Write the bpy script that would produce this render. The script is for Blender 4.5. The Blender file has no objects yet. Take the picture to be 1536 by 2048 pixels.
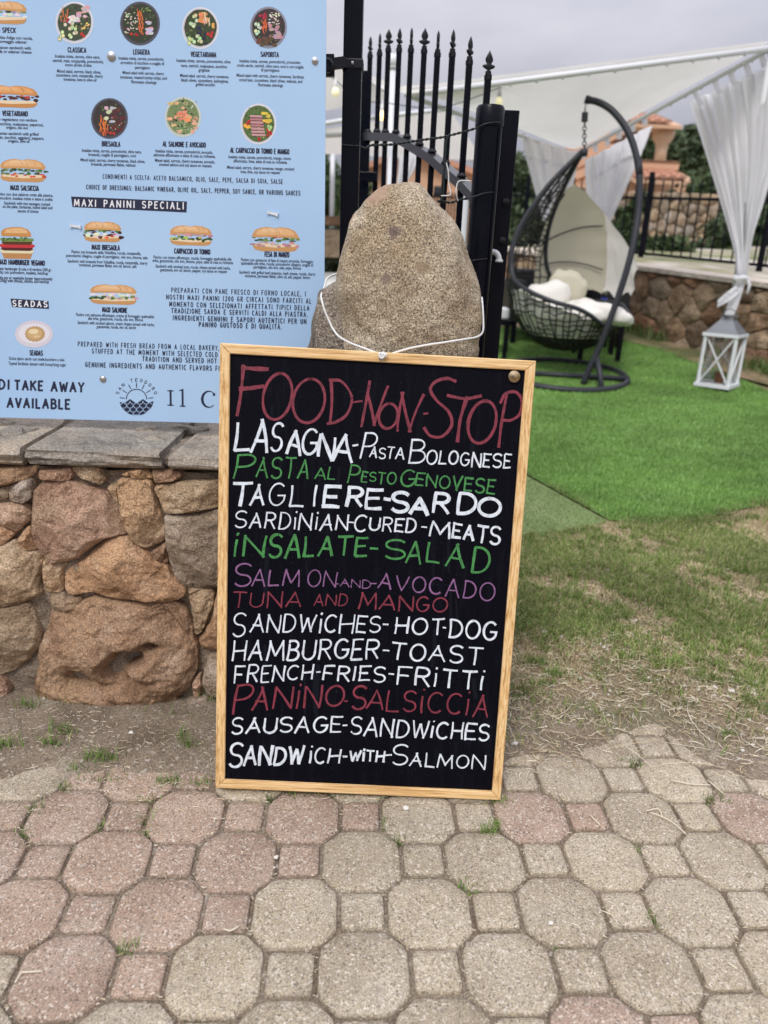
import bpy, math, random
import numpy as np
from mathutils import Vector, noise, Matrix
random.seed(7); rng = np.random.default_rng(7)
R = math.radians
S = bpy.context.scene
COL = S.collection
# ---------------------------------------------------------------- camera, sky, sun, exposure
FPX, CAMH, PITCH, ROLL = 1500.0, 1.4, R(19.0), R(2.41)
cam = bpy.data.cameras.new('camera'); co = bpy.data.objects.new('camera', cam); COL.objects.link(co)
cam.sensor_fit = 'VERTICAL'; cam.sensor_height = 36; cam.lens = FPX/2048*36
cam.clip_start = 0.05; cam.clip_end = 800
co.matrix_world = Matrix.Translation((0, 0, CAMH)) @ Matrix.Rotation(math.pi/2-PITCH, 4, 'X') @ Matrix.Rotation(ROLL, 4, 'Z')
cam.dof.use_dof = True; cam.dof.focus_distance = 1.95; cam.dof.aperture_fstop = 2.6
S.camera = co
W = bpy.data.worlds.new('World'); S.world = W; W.use_nodes = True
wn, wl = W.node_tree.nodes, W.node_tree.links
wn.clear()
def N(tree, typ, **kw):
    n = tree.nodes.new(typ)
    for k, v in kw.items():
        if k in n.inputs.keys(): n.inputs[k].default_value = v
        else: setattr(n, k, v)
    return n
T_ = W.node_tree
sky = N(T_, 'ShaderNodeTexSky', sky_type='NISHITA'); sky.sun_disc = False
SUN_EL, SUN_AZ = R(50), R(200)      # azimuth clockwise from +Y
sky.sun_elevation = SUN_EL; sky.sun_rotation = SUN_AZ; sky.air_density = 1; sky.dust_density = 2
tc = N(T_, 'ShaderNodeTexCoord')
sep = N(T_, 'ShaderNodeSeparateXYZ'); wl.new(tc.outputs['Generated'], sep.inputs[0])
mp = N(T_, 'ShaderNodeMapping'); mp.inputs['Scale'].default_value = (1, 1, 3.2); wl.new(tc.outputs['Generated'], mp.inputs[0])
nz = N(T_, 'ShaderNodeTexNoise'); nz.inputs['Scale'].default_value = 2.3; nz.inputs['Detail'].default_value = 6; nz.inputs['Roughness'].default_value = .52
wl.new(mp.outputs[0], nz.inputs['Vector'])
cr = N(T_, 'ShaderNodeValToRGB'); wl.new(nz.outputs[0], cr.inputs[0])
cr.color_ramp.elements[0].position = .34; cr.color_ramp.elements[0].color = (5.0, 5.1, 6.1, 1)
cr.color_ramp.elements[1].position = .66; cr.color_ramp.elements[1].color = (7.9, 7.8, 8.6, 1)
# overcast dome: brighter towards the zenith (1 + 2 sin h)/..., as a real cloud deck is
m1 = N(T_, 'ShaderNodeMath', operation='MAXIMUM'); wl.new(sep.outputs['Z'], m1.inputs[0]); m1.inputs[1].default_value = 0
m2 = N(T_, 'ShaderNodeMath', operation='MULTIPLY_ADD'); wl.new(m1.outputs[0], m2.inputs[0]); m2.inputs[1].default_value = 1.95; m2.inputs[2].default_value = .27
vm = N(T_, 'ShaderNodeVectorMath', operation='SCALE'); wl.new(cr.outputs[0], vm.inputs[0]); wl.new(m2.outputs[0], vm.inputs['Scale'])
mx = N(T_, 'ShaderNodeMix', data_type='RGBA'); mx.inputs[0].default_value = .93
wl.new(sky.outputs[0], mx.inputs[6]); wl.new(vm.outputs[0], mx.inputs[7])
bg = N(T_, 'ShaderNodeBackground'); bg.inputs['Strength'].default_value = .1
wl.new(mx.outputs[2], bg.inputs[0]); wo = N(T_, 'ShaderNodeOutputWorld'); wl.new(bg.outputs[0], wo.inputs[0])
sl = bpy.data.lights.new('sun', 'SUN'); sl.energy = 1.5; sl.angle = R(16); sl.color = (1, .96, .9)
so = bpy.data.objects.new('sun', sl); COL.objects.link(so)
sd = Vector((math.sin(SUN_AZ)*math.cos(SUN_EL), math.cos(SUN_AZ)*math.cos(SUN_EL), math.sin(SUN_EL)))
so.rotation_euler = sd.to_track_quat('Z', 'Y').to_euler()
S.view_settings.view_transform = 'Standard'; S.view_settings.look = 'None'
S.view_settings.exposure = 0.32; S.view_settings.gamma = 1; S.view_settings.use_curve_mapping = False

# ---------------------------------------------------------------- measuring helpers (pixel of the photo -> point on a known surface)
def ray(px, py):
    a, b = px-768, py-1024
    x = (a*math.cos(ROLL)+b*math.sin(ROLL))/FPX; y = (-a*math.sin(ROLL)+b*math.cos(ROLL))/FPX
    return Vector((x, math.cos(PITCH)-y*math.sin(PITCH), -y*math.cos(PITCH)-math.sin(PITCH)))
CP = Vector((0, 0, CAMH))
def atD(px, py, D): r = ray(px, py); return CP + r*(D/r.y)
def atZ(px, py, z): r = ray(px, py); return CP + r*((z-CAMH)/r.z)
def onP(px, py, o, n): r = ray(px, py); return CP + r*((o-CP).dot(n)/r.dot(n))
def slope(y):
    if y < 2.3: return 0.0
    return min((y-2.3)*.12, 1.02)
def att(px, py):
    r = ray(px, py); t = 1.0
    while t < 60:
        p = CP+r*t
        if p.z < slope(p.y): return p
        t += .01
    return p
def at_terrain(x, y): return Vector((x, y, slope(y)))

# ---------------------------------------------------------------- object helpers
def tag(o, label=None, cat=None, group=None, kind=None):
    if label: o['label'] = label
    if cat: o['category'] = cat
    if group: o['group'] = group
    if kind: o['kind'] = kind
    return o
def empty(name, loc, label=None, cat=None, group=None, kind=None):
    o = bpy.data.objects.new(name, None); COL.objects.link(o); o.location = loc; o.empty_display_size = .1
    return tag(o, label, cat, group, kind)
def wloc(o):
    v = Vector(o.location)
    while o.parent: o = o.parent; v = v + Vector(o.location)
    return v
def mesh_obj(name, verts, faces, mat, parent=None, smooth=False, cols=None, mats=None, midx=None):
    me = bpy.data.meshes.new(name)
    off = wloc(parent) if parent else Vector((0, 0, 0))
    vv = [(v[0]-off.x, v[1]-off.y, v[2]-off.z) for v in verts]
    me.from_pydata(vv, [], faces); me.update()
    for m in (mats or [mat]): me.materials.append(m)
    if midx: me.polygons.foreach_set('material_index', midx)
    if smooth: me.polygons.foreach_set('use_smooth', [True]*len(me.polygons))
    if cols is not None:
        ca = me.color_attributes.new('col', 'FLOAT_COLOR', 'POINT')
        ca.data.foreach_set('color', np.array(cols, dtype=np.float32).ravel())
    o = bpy.data.objects.new(name, me); COL.objects.link(o)
    if parent: o.parent = parent
    return o
class MB:
    def __init__(s): s.v = []; s.f = []; s.c = []; s.col = (1, 1, 1, 1)
    def add(s, vs, fs):
        n = len(s.v); s.v += [tuple(v) for v in vs]; s.f += [tuple(i+n for i in f) for f in fs]; s.c += [s.col]*len(vs)
    def box(s, a, b, rot=None, bev=0):
        x0, y0, z0 = a; x1, y1, z1 = b
        if bev:
            import bmesh
            bm = bmesh.new(); bmesh.ops.create_cube(bm, size=1)
            for v in bm.verts: v.co = Vector(((x0+x1)/2+v.co.x*(x1-x0), (y0+y1)/2+v.co.y*(y1-y0), (z0+z1)/2+v.co.z*(z1-z0)))
            bmesh.ops.bevel(bm, geom=bm.edges[:], offset=bev, segments=2, affect='EDGES', profile=.5)
            bm.verts.ensure_lookup_table(); bm.verts.index_update()
            vs = [v.co.copy() for v in bm.verts]; fs = [[v.index for v in f.verts] for f in bm.faces]; bm.free()
        else:
            vs = [Vector(p) for p in ((x0,y0,z0),(x1,y0,z0),(x1,y1,z0),(x0,y1,z0),(x0,y0,z1),(x1,y0,z1),(x1,y1,z1),(x0,y1,z1))]
            fs = [(0,3,2,1),(4,5,6,7),(0,1,5,4),(1,2,6,5),(2,3,7,6),(3,0,4,7)]
        if rot: vs = [rot @ v for v in vs]
        s.add(vs, fs)
    def obox(s, c, ax, ay, az):    # centre and half axes
        c = Vector(c); vs = [c+Vector(ax)*i+Vector(ay)*j+Vector(az)*k for i, j, k in ((-1,-1,-1),(1,-1,-1),(1,1,-1),(-1,1,-1),(-1,-1,1),(1,-1,1),(1,1,1),(-1,1,1))]
        s.add(vs, [(0,3,2,1),(4,5,6,7),(0,1,5,4),(1,2,6,5),(2,3,7,6),(3,0,4,7)])
    def bar(s, a, b, w, h=None, up=(0, 0, 1)):
        a, b = Vector(a), Vector(b); d = (b-a); L = d.length; d.normalize(); u = Vector(up)
        if abs(d.dot(u)) > .98: u = Vector((0, 1, 0))
        x = d.cross(u).normalized(); z = x.cross(d).normalized(); h = h or w
        s.obox((a+b)/2, x*w/2, d*L/2, z*h/2)
    def tube(s, pts, r, n=8, closed=False, caps=True):
        pts = [Vector(p) for p in pts]; m = len(pts); rr = r if hasattr(r, '__len__') else [r]*m
        vs = []; fs = []; px = None
        for i, p in enumerate(pts):
            d = (pts[(i+1) % m]-pts[i-1]) if (closed or 0 < i < m-1) else (pts[1]-pts[0] if i == 0 else pts[-1]-pts[-2])
            if d.length < 1e-9: d = Vector((0, 0, 1))
            d.normalize()
            if px is None:
                u = Vector((0, 0, 1)) if abs(d.z) < .9 else Vector((1, 0, 0)); px = d.cross(u).normalized()
            px = (px-d*px.dot(d)).normalized(); py = d.cross(px)
            for k in range(n):
                a = 2*math.pi*k/n; vs.append(p+(px*math.cos(a)+py*math.sin(a))*rr[i])
        for i in range(m if closed else m-1):
            j = (i+1) % m
            for k in range(n): fs.append((i*n+k, i*n+(k+1) % n, j*n+(k+1) % n, j*n+k))
        if not closed and caps: fs.append(tuple(range(n-1, -1, -1))); fs.append(tuple(range((m-1)*n, m*n)))
        s.add(vs, fs)
    def lathe(s, c, prof, n=16, axis=None, cap=True):    # prof: (radius, height)
        c = Vector(c); q = Vector(axis).normalized().to_track_quat('Z', 'Y') if axis is not None else None
        vs = []; fs = []
        for r_, h in prof:
            for k in range(n):
                a = 2*math.pi*k/n; p = Vector((r_*math.cos(a), r_*math.sin(a), h)); vs.append(c+(q @ p if q else p))
        for i in range(len(prof)-1):
            for k in range(n): fs.append((i*n+k, i*n+(k+1) % n, (i+1)*n+(k+1) % n, (i+1)*n+k))
        if cap: fs.append(tuple(range(n-1, -1, -1))); fs.append(tuple(range((len(prof)-1)*n, len(prof)*n)))
        s.add(vs, fs)
    def ball(s, c, r, n=12, sc=(1, 1, 1)):
        m = n//2+1; prof = []
        c = Vector(c); vs = []; fs = []
        for i in range(m+1):
            t = math.pi*i/m
            for k in range(n):
                a = 2*math.pi*k/n; vs.append(c+Vector((math.sin(t)*math.cos(a)*r*sc[0], math.sin(t)*math.sin(a)*r*sc[1], -math.cos(t)*r*sc[2])))
        for i in range(m):
            for k in range(n): fs.append((i*n+k, i*n+(k+1) % n, (i+1)*n+(k+1) % n, (i+1)*n+k))
        s.add(vs, fs)
    def build(s, name, mat, parent=None, smooth=False, color=False, label=None):
        o = mesh_obj(name, s.v, s.f, mat, parent, smooth, s.c if color else None)
        if label: o['label'] = label
        return o
def autosmooth(o, ang=40):
    me = o.data; me.polygons.foreach_set('use_smooth', [True]*len(me.polygons))
    try: me.set_sharp_from_angle(angle=R(ang))
    except Exception: pass
    return o
def smooth_pts(P, k=6, closed=False):
    P = [Vector(p) for p in P]; n = len(P); out = []
    for i in range(n if closed else n-1):
        p0 = P[(i-1) % n] if closed or i > 0 else P[i]*2-P[i+1]
        p1 = P[i]; p2 = P[(i+1) % n]; p3 = P[(i+2) % n] if closed or i+2 < n else p2*2-p1
        for j in range(k):
            t = j/k
            out.append(.5*((2*p1)+(p2-p0)*t+(2*p0-5*p1+4*p2-p3)*t*t+(3*p1-p0-3*p2+p3)*t**3))
    if not closed: out.append(P[-1])
    return out

# ---------------------------------------------------------------- materials
def mat(name, col=(.5, .5, .5), rough=.6, metal=0, spec=.5, **kw):
    m = bpy.data.materials.new(name); m.use_nodes = True; b = m.node_tree.nodes['Principled BSDF']
    b.inputs['Base Color'].default_value = (*col, 1); b.inputs['Roughness'].default_value = rough
    b.inputs['Metallic'].default_value = metal; b.inputs['Specular IOR Level'].default_value = spec
    for k, v in kw.items(): b.inputs[k.replace('_', ' ')].default_value = v
    return m
def pos(t): return N(t, 'ShaderNodeNewGeometry').outputs['Position']
def nnoise(t, scale, detail=4, rough=.55, vec=None, sc=None):
    n = N(t, 'ShaderNodeTexNoise'); n.inputs['Scale'].default_value = scale; n.inputs['Detail'].default_value = detail; n.inputs['Roughness'].default_value = rough
    v = vec or pos(t)
    if sc:
        mpn = N(t, 'ShaderNodeMapping'); mpn.inputs['Scale'].default_value = sc; t.links.new(v, mpn.inputs[0]); v = mpn.outputs[0]
    t.links.new(v, n.inputs['Vector']); return n.outputs['Fac']
def ramp(t, src, stops, interp='LINEAR'):
    r = N(t, 'ShaderNodeValToRGB'); e = r.color_ramp; e.interpolation = interp
    while len(e.elements) < len(stops): e.elements.new(.5)
    for el, (p, c) in zip(e.elements, stops): el.position = p; el.color = (*c, 1) if len(c) == 3 else c
    t.links.new(src, r.inputs[0]); return r.outputs[0]
def mixc(t, fac, a, b, mode='MIX'):
    m = N(t, 'ShaderNodeMix', data_type='RGBA', blend_type=mode)
    for s_, i in ((fac, 0), (a, 6), (b, 7)):
        if hasattr(s_, 'links'): t.links.new(s_, m.inputs[i])
        elif i == 0: m.inputs[0].default_value = s_
        else: m.inputs[i].default_value = (*s_, 1)
    return m.outputs[2]
def bump(t, h, strength=.4, dist=.004, nrm=None):
    b = N(t, 'ShaderNodeBump'); b.inputs['Strength'].default_value = strength; b.inputs['Distance'].default_value = dist
    t.links.new(h, b.inputs['Height'])
    if nrm: t.links.new(nrm, b.inputs['Normal'])
    return b.outputs[0]
def G(v): return (v, v, v)
def rock(name, dark, mid, light, patch=None, grain=190, spk=.5, rough=.9, bstr=.9, bd=.006, spots=None, facet=.55):
    m = mat(name, mid, rough, spec=.25); t = m.node_tree; b = t.nodes['Principled BSDF']
    c = ramp(t, nnoise(t, 9, 6, .6), [(.3, dark), (.5, mid), (.72, light)])
    if patch: c = mixc(t, ramp(t, nnoise(t, 4.2, 3), [(.5, G(0)), (.62, G(1))]), c, patch)
    oi = N(t, 'ShaderNodeObjectInfo'); rv = ramp(t, oi.outputs['Random'], [(0, (.72, .72, .74)), (.5, (1, .96, .9)), (1, (1.12, 1.03, .95))])
    c = mixc(t, 1.0, c, rv, 'MULTIPLY')
    g = nnoise(t, grain, 3, .7)
    c = mixc(t, spk, c, ramp(t, g, [(.36, G(.15)), (.44, G(.62)), (.5, G(1)), (.56, G(1.3)), (.64, G(2.1))]), 'MULTIPLY')
    if spots: 
        for (p, r_, colr) in spots:
            fl = N(t, 'ShaderNodeVectorMath', operation='MULTIPLY'); t.links.new(pos(t), fl.inputs[0]); fl.inputs[1].default_value = (1, 0, 1); d = N(t, 'ShaderNodeVectorMath', operation='DISTANCE'); t.links.new(fl.outputs[0], d.inputs[0]); d.inputs[1].default_value = (p[0], 0, p[2])
            a = N(t, 'ShaderNodeMath', operation='MULTIPLY_ADD'); t.links.new(nnoise(t, 60, 4, .6), a.inputs[0]); a.inputs[1].default_value = r_*.9; t.links.new(d.outputs['Value'], a.inputs[2])
            c = mixc(t, ramp(t, a.outputs[0], [(min(.98, r_*1.2), G(.8)), (min(1, r_*1.75), G(0))]), c, colr)
    t.links.new(c, b.inputs['Base Color'])
    v_ = N(t, 'ShaderNodeTexVoronoi'); v_.inputs['Scale'].default_value = 22
    wv = N(t, 'ShaderNodeVectorMath', operation='ADD'); ns_ = N(t, 'ShaderNodeTexNoise'); ns_.inputs['Scale'].default_value = 9; ns_.inputs['Detail'].default_value = 3; t.links.new(pos(t), ns_.inputs['Vector'])
    sc3 = N(t, 'ShaderNodeVectorMath', operation='SCALE'); sc3.inputs['Scale'].default_value = .16; t.links.new(ns_.outputs['Color'], sc3.inputs[0]); t.links.new(pos(t), wv.inputs[0]); t.links.new(sc3.outputs[0], wv.inputs[1]); t.links.new(wv.outputs[0], v_.inputs['Vector'])
    n0 = bump(t, v_.outputs['Distance'], facet, bd*3.2)
    n1 = bump(t, nnoise(t, 38, 6, .65), bstr, bd*2.6, n0)
    n2 = bump(t, g, bstr*.9, bd*.42, n1); t.links.new(n2, b.inputs['Normal'])
    return m
M = {}
M['stone'] = [rock('granite_ochre', (.21, .145, .09), (.40, .30, .20), (.53, .43, .315), (.44, .305, .19)),
              rock('granite_rust', (.23, .135, .08), (.45, .285, .175), (.57, .42, .295), (.49, .32, .19)),
              rock('granite_pink', (.25, .15, .10), (.46, .30, .215), (.56, .41, .31), (.43, .31, .21)),
              rock('granite_pale', (.17, .135, .10), (.33, .26, .195), (.50, .43, .36), (.42, .38, .34))]
M['slab'] = rock('slate_cap', (.19, .17, .145), (.34, .31, .265), (.47, .43, .37), (.42, .36, .29), grain=150, spk=.4, bstr=.9, bd=.007)
for _l in (0,):
    t = M['slab'].node_tree
M['mortar'] = rock('mortar', (.14, .115, .09), (.26, .22, .175), (.38, .33, .27), grain=260, spk=.6)
M['paver_pink'] = None
def paver(name, a, b_, c_):
    m = mat(name, b_, .92, spec=.2); t = m.node_tree; b = t.nodes['Principled BSDF']
    c = ramp(t, nnoise(t, 7, 5, .6), [(.3, a), (.5, b_), (.7, c_)])
    oi = N(t, 'ShaderNodeObjectInfo'); c = mixc(t, 1.0, c, ramp(t, oi.outputs['Random'], [(0, (.93, .92, .90)), (.5, G(1.0)), (1, (1.08, 1.07, 1.04))]), 'MULTIPLY')
    v = N(t, 'ShaderNodeTexVoronoi'); v.inputs['Scale'].default_value = 215; t.links.new(pos(t), v.inputs['Vector'])
    hs = N(t, 'ShaderNodeSeparateColor'); t.links.new(v.outputs['Color'], hs.inputs[0])
    # aggregate chips: a few cells pale, a few dark
    c = mixc(t, ramp(t, hs.outputs[0], [(.85, G(0)), (.89, G(.5))]), c, (.66, .60, .52))
    c = mixc(t, ramp(t, hs.outputs[1], [(.90, G(0)), (.93, G(.5))]), c, (.10, .085, .07))
    g = nnoise(t, 260, 3, .7); c = mixc(t, .6, c, ramp(t, g, [(.38, G(.35)), (.46, G(.85)), (.54, G(1.1)), (.62, G(1.6))]), 'MULTIPLY')
    dirt = ramp(t, nnoise(t, 14, 6, .72), [(.53, G(0)), (.70, G(.55))]); c = mixc(t, dirt, c, (.23, .185, .135)); c = mixc(t, ramp(t, nnoise(t, 75, 4, .7), [(.66, G(0)), (.72, G(.5))]), c, (.14, .115, .09))
    t.links.new(c, b.inputs['Base Color'])
    t.links.new(bump(t, g, .8, .0022, bump(t, nnoise(t, 60, 5, .6), .5, .006)), b.inputs['Normal'])
    return m
M['paver_pink'] = paver('paver_pink', (.295, .212, .158), (.375, .278, .213), (.445, .345, .275))
M['paver_grey'] = paver('paver_grey', (.32, .265, .19), (.40, .34, .25), (.47, .41, .315))
def metalpaint(name, col, rough=.35, n=.08, sp=.3):
    m = mat(name, col, rough, spec=sp); t = m.node_tree; b = t.nodes['Principled BSDF']
    r_ = ramp(t, nnoise(t, 14, 5), [(.3, G(rough-n)), (.7, G(rough+n*1.5))]); t.links.new(r_, b.inputs['Roughness'])
    c = mixc(t, ramp(t, nnoise(t, 30, 6, .7), [(.6, G(0)), (.78, G(.35))]), col, tuple(min(1, x*1.6+.008) for x in col)); t.links.new(c, b.inputs['Base Color'])
    return m
M['black'] = metalpaint('black_painted_steel', (.0025, .003, .007), .24, sp=.16)
M['blackm'] = metalpaint('dark_wrought_iron', (.013, .013, .017), .38, sp=.25)
M['anth'] = metalpaint('anthracite_tube', (.028, .031, .037), .4)
M['white'] = metalpaint('white_painted_tube', (.72, .74, .76), .4)
M['steel'] = mat('zinc_steel', (.55, .55, .55), .3, 1)
M['brass'] = mat('aged_brass', (.42, .33, .2), .35, 1)
M['wicker'] = mat('black_wicker', (.012, .012, .014), .45)
M['cord'] = mat('white_cord', (.72, .72, .70), .55)
M['cable'] = mat('dark_green_cable', (.006, .012, .010), .4)
M['soft'] = mat('cream_cushion', (.74, .72, .66), .9, spec=.1)
M['orange'] = mat('orange_plaster', (.64, .40, .26), .9)
M['tile'] = mat('terracotta', (.50, .26, .17), .85)
M['glass'] = mat('lantern_glass', (1, 1, 1), .02, Transmission_Weight=1.0)
M['leaf'] = None
def leafmat(name, a, b_, c_, sc=2.2):
    m = mat(name, b_, .6, spec=.25); t = m.node_tree; b = t.nodes['Principled BSDF']
    c = ramp(t, nnoise(t, sc, 4, .7), [(.3, a), (.5, b_), (.7, c_)]); t.links.new(c, b.inputs['Base Color'])
    return m
M['leaf'] = leafmat('tree_leaves', (.030, .052, .022), (.060, .095, .038), (.12, .155, .065))
M['leaf2'] = leafmat('pine_leaves', (.035, .055, .028), (.065, .095, .045), (.12, .15, .07))
M['bark'] = mat('bark', (.10, .075, .055), .95)
def attrmat(name, rough=.6, spec=.3, bumpsc=None, trans=0):
    m = mat(name, (1, 1, 1), rough, spec=spec); t = m.node_tree; a = N(t, 'ShaderNodeAttribute'); a.attribute_name = 'col'
    b = t.nodes['Principled BSDF']; t.links.new(a.outputs['Color'], b.inputs['Base Color'])
    return m
M['print'] = attrmat('printed_ink', .45)
M['blade'] = attrmat('grass_blades', .75, .2)
_t = M['blade'].node_tree; _b = _t.nodes['Principled BSDF']; _a = [n for n in _t.nodes if n.type == 'ATTRIBUTE'][0]
_t.links.new(mixc(_t, 1.0, _a.outputs['Color'], ramp(_t, nnoise(_t, 1.6, 5, .62, sc=(1, 2.2, 1)), [(.32, G(.62)), (.5, G(1)), (.68, G(1.3))]), 'MULTIPLY'), _b.inputs['Base Color'])
M['litter'] = attrmat('straw_and_grit', .8, .2)
# fabric: slightly see-through
def fabric(name, col, alpha_t=.35, sc=(1, 1, 1)):
    m = bpy.data.materials.new(name); m.use_nodes = True; t = m.node_tree; t.nodes.clear()
    d = N(t, 'ShaderNodeBsdfDiffuse'); tr = N(t, 'ShaderNodeBsdfTranslucent'); mx_ = N(t, 'ShaderNodeMixShader'); o = N(t, 'ShaderNodeOutputMaterial')
    c = mixc(t, ramp(t, nnoise(t, 3, 4), [(.35, G(0)), (.7, G(1))]), col, tuple(x*.93 for x in col))
    t.links.new(c, d.inputs[0]); t.links.new(c, tr.inputs[0]); mx_.inputs[0].default_value = alpha_t
    t.links.new(d.outputs[0], mx_.inputs[1]); t.links.new(tr.outputs[0], mx_.inputs[2]); t.links.new(mx_.outputs[0], o.inputs[0])
    nb = bump(t, nnoise(t, 400, 2), .15, .001); t.links.new(nb, d.inputs['Normal'])
    return m
M['roof_fabric'] = fabric('shade_fabric', (.84, .82, .78), .40)
M['curtain'] = fabric('white_curtain', (.92, .92, .94), .45)
M['hood'] = fabric('beige_hood_fabric', (.62, .59, .46), .40)
M['hood2'] = fabric('cream_hood_fabric', (.84, .82, .76), .40)
# wood frame
m = mat('pine_wood', (.55, .36, .17), .5); t = m.node_tree; b = t.nodes['Principled BSDF']; M['wood_h'] = m
def wood(name, sc):
    m = mat(name, (.55, .36, .17), .48); t = m.node_tree; b = t.nodes['Principled BSDF']
    g = nnoise(t, 1.0, 6, .6, sc=sc)
    c = ramp(t, g, [(.34, (.46, .25, .09)), (.45, (.68, .42, .17)), (.54, (.78, .53, .25)), (.66, (.82, .60, .33))])
    fine = nnoise(t, 4.0, 4, .7, sc=sc); c = mixc(t, .35, c, ramp(t, fine, [(.35, G(.7)), (.6, G(1.1))]), 'MULTIPLY')
    c = mixc(t, ramp(t, nnoise(t, 45, 5, .7), [(.66, G(0)), (.78, G(.5))]), c, (.2, .12, .06))
    t.links.new(c, b.inputs['Base Color']); t.links.new(bump(t, fine, .25, .001), b.inputs['Normal']); return m
M['wood_h'] = wood('pine_rail_wood', (5, 150, 190)); M['wood_v'] = wood('pine_stile_wood', (210, 150, 4))
m = mat('chalkboard_black', (.003, .003, .006), .5, spec=.08); t = m.node_tree; b = t.nodes['Principled BSDF']
c = mixc(t, ramp(t, nnoise(t, 1.0, 6, .7, sc=(60, 8, 6)), [(.52, G(0)), (.8, G(.5))]), (.0022, .0022, .0055), (.012, .013, .02))
c = mixc(t, ramp(t, nnoise(t, 340, 2), [(.70, G(0)), (.76, G(.5))]), c, (.12, .12, .13))
t.links.new(c, b.inputs['Base Color']); M['board'] = m
def paint(name, col, streak=.35):
    m = mat(name, col, .5); t = m.node_tree; b = t.nodes['Principled BSDF']
    c = mixc(t, ramp(t, nnoise(t, 130, 5, .75, sc=(1, 1, .5)), [(.44, G(0)), (.62, G(streak*1.7))]), col, tuple(x*.42 for x in col)); t.links.new(c, b.inputs['Base Color']); return m
M['pw'] = paint('white_paint_marker', (.72, .78, .84), .3); M['pr'] = paint('dark_red_paint_marker', (.23, .028, .05), .5)
M['pg'] = paint('green_paint_marker', (.055, .26, .065), .45); M['pp'] = paint('mauve_paint_marker', (.25, .11, .25), .4)
m = mat('pale_blue_panel', (.36, .54, .80), .32, spec=.45); t = m.node_tree; b = t.nodes['Principled BSDF']
c = mixc(t, ramp(t, nnoise(t, 1.6, 3), [(.3, G(0)), (.7, G(1))]), (.385, .575, .82), (.44, .635, .86))
t.links.new(c, b.inputs['Base Color']); M['panel'] = m
M['navy'] = mat('navy_ink', (.012, .017, .05), .5); M['ink_white'] = mat('white_ink', (.8, .82, .85), .5)

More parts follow.
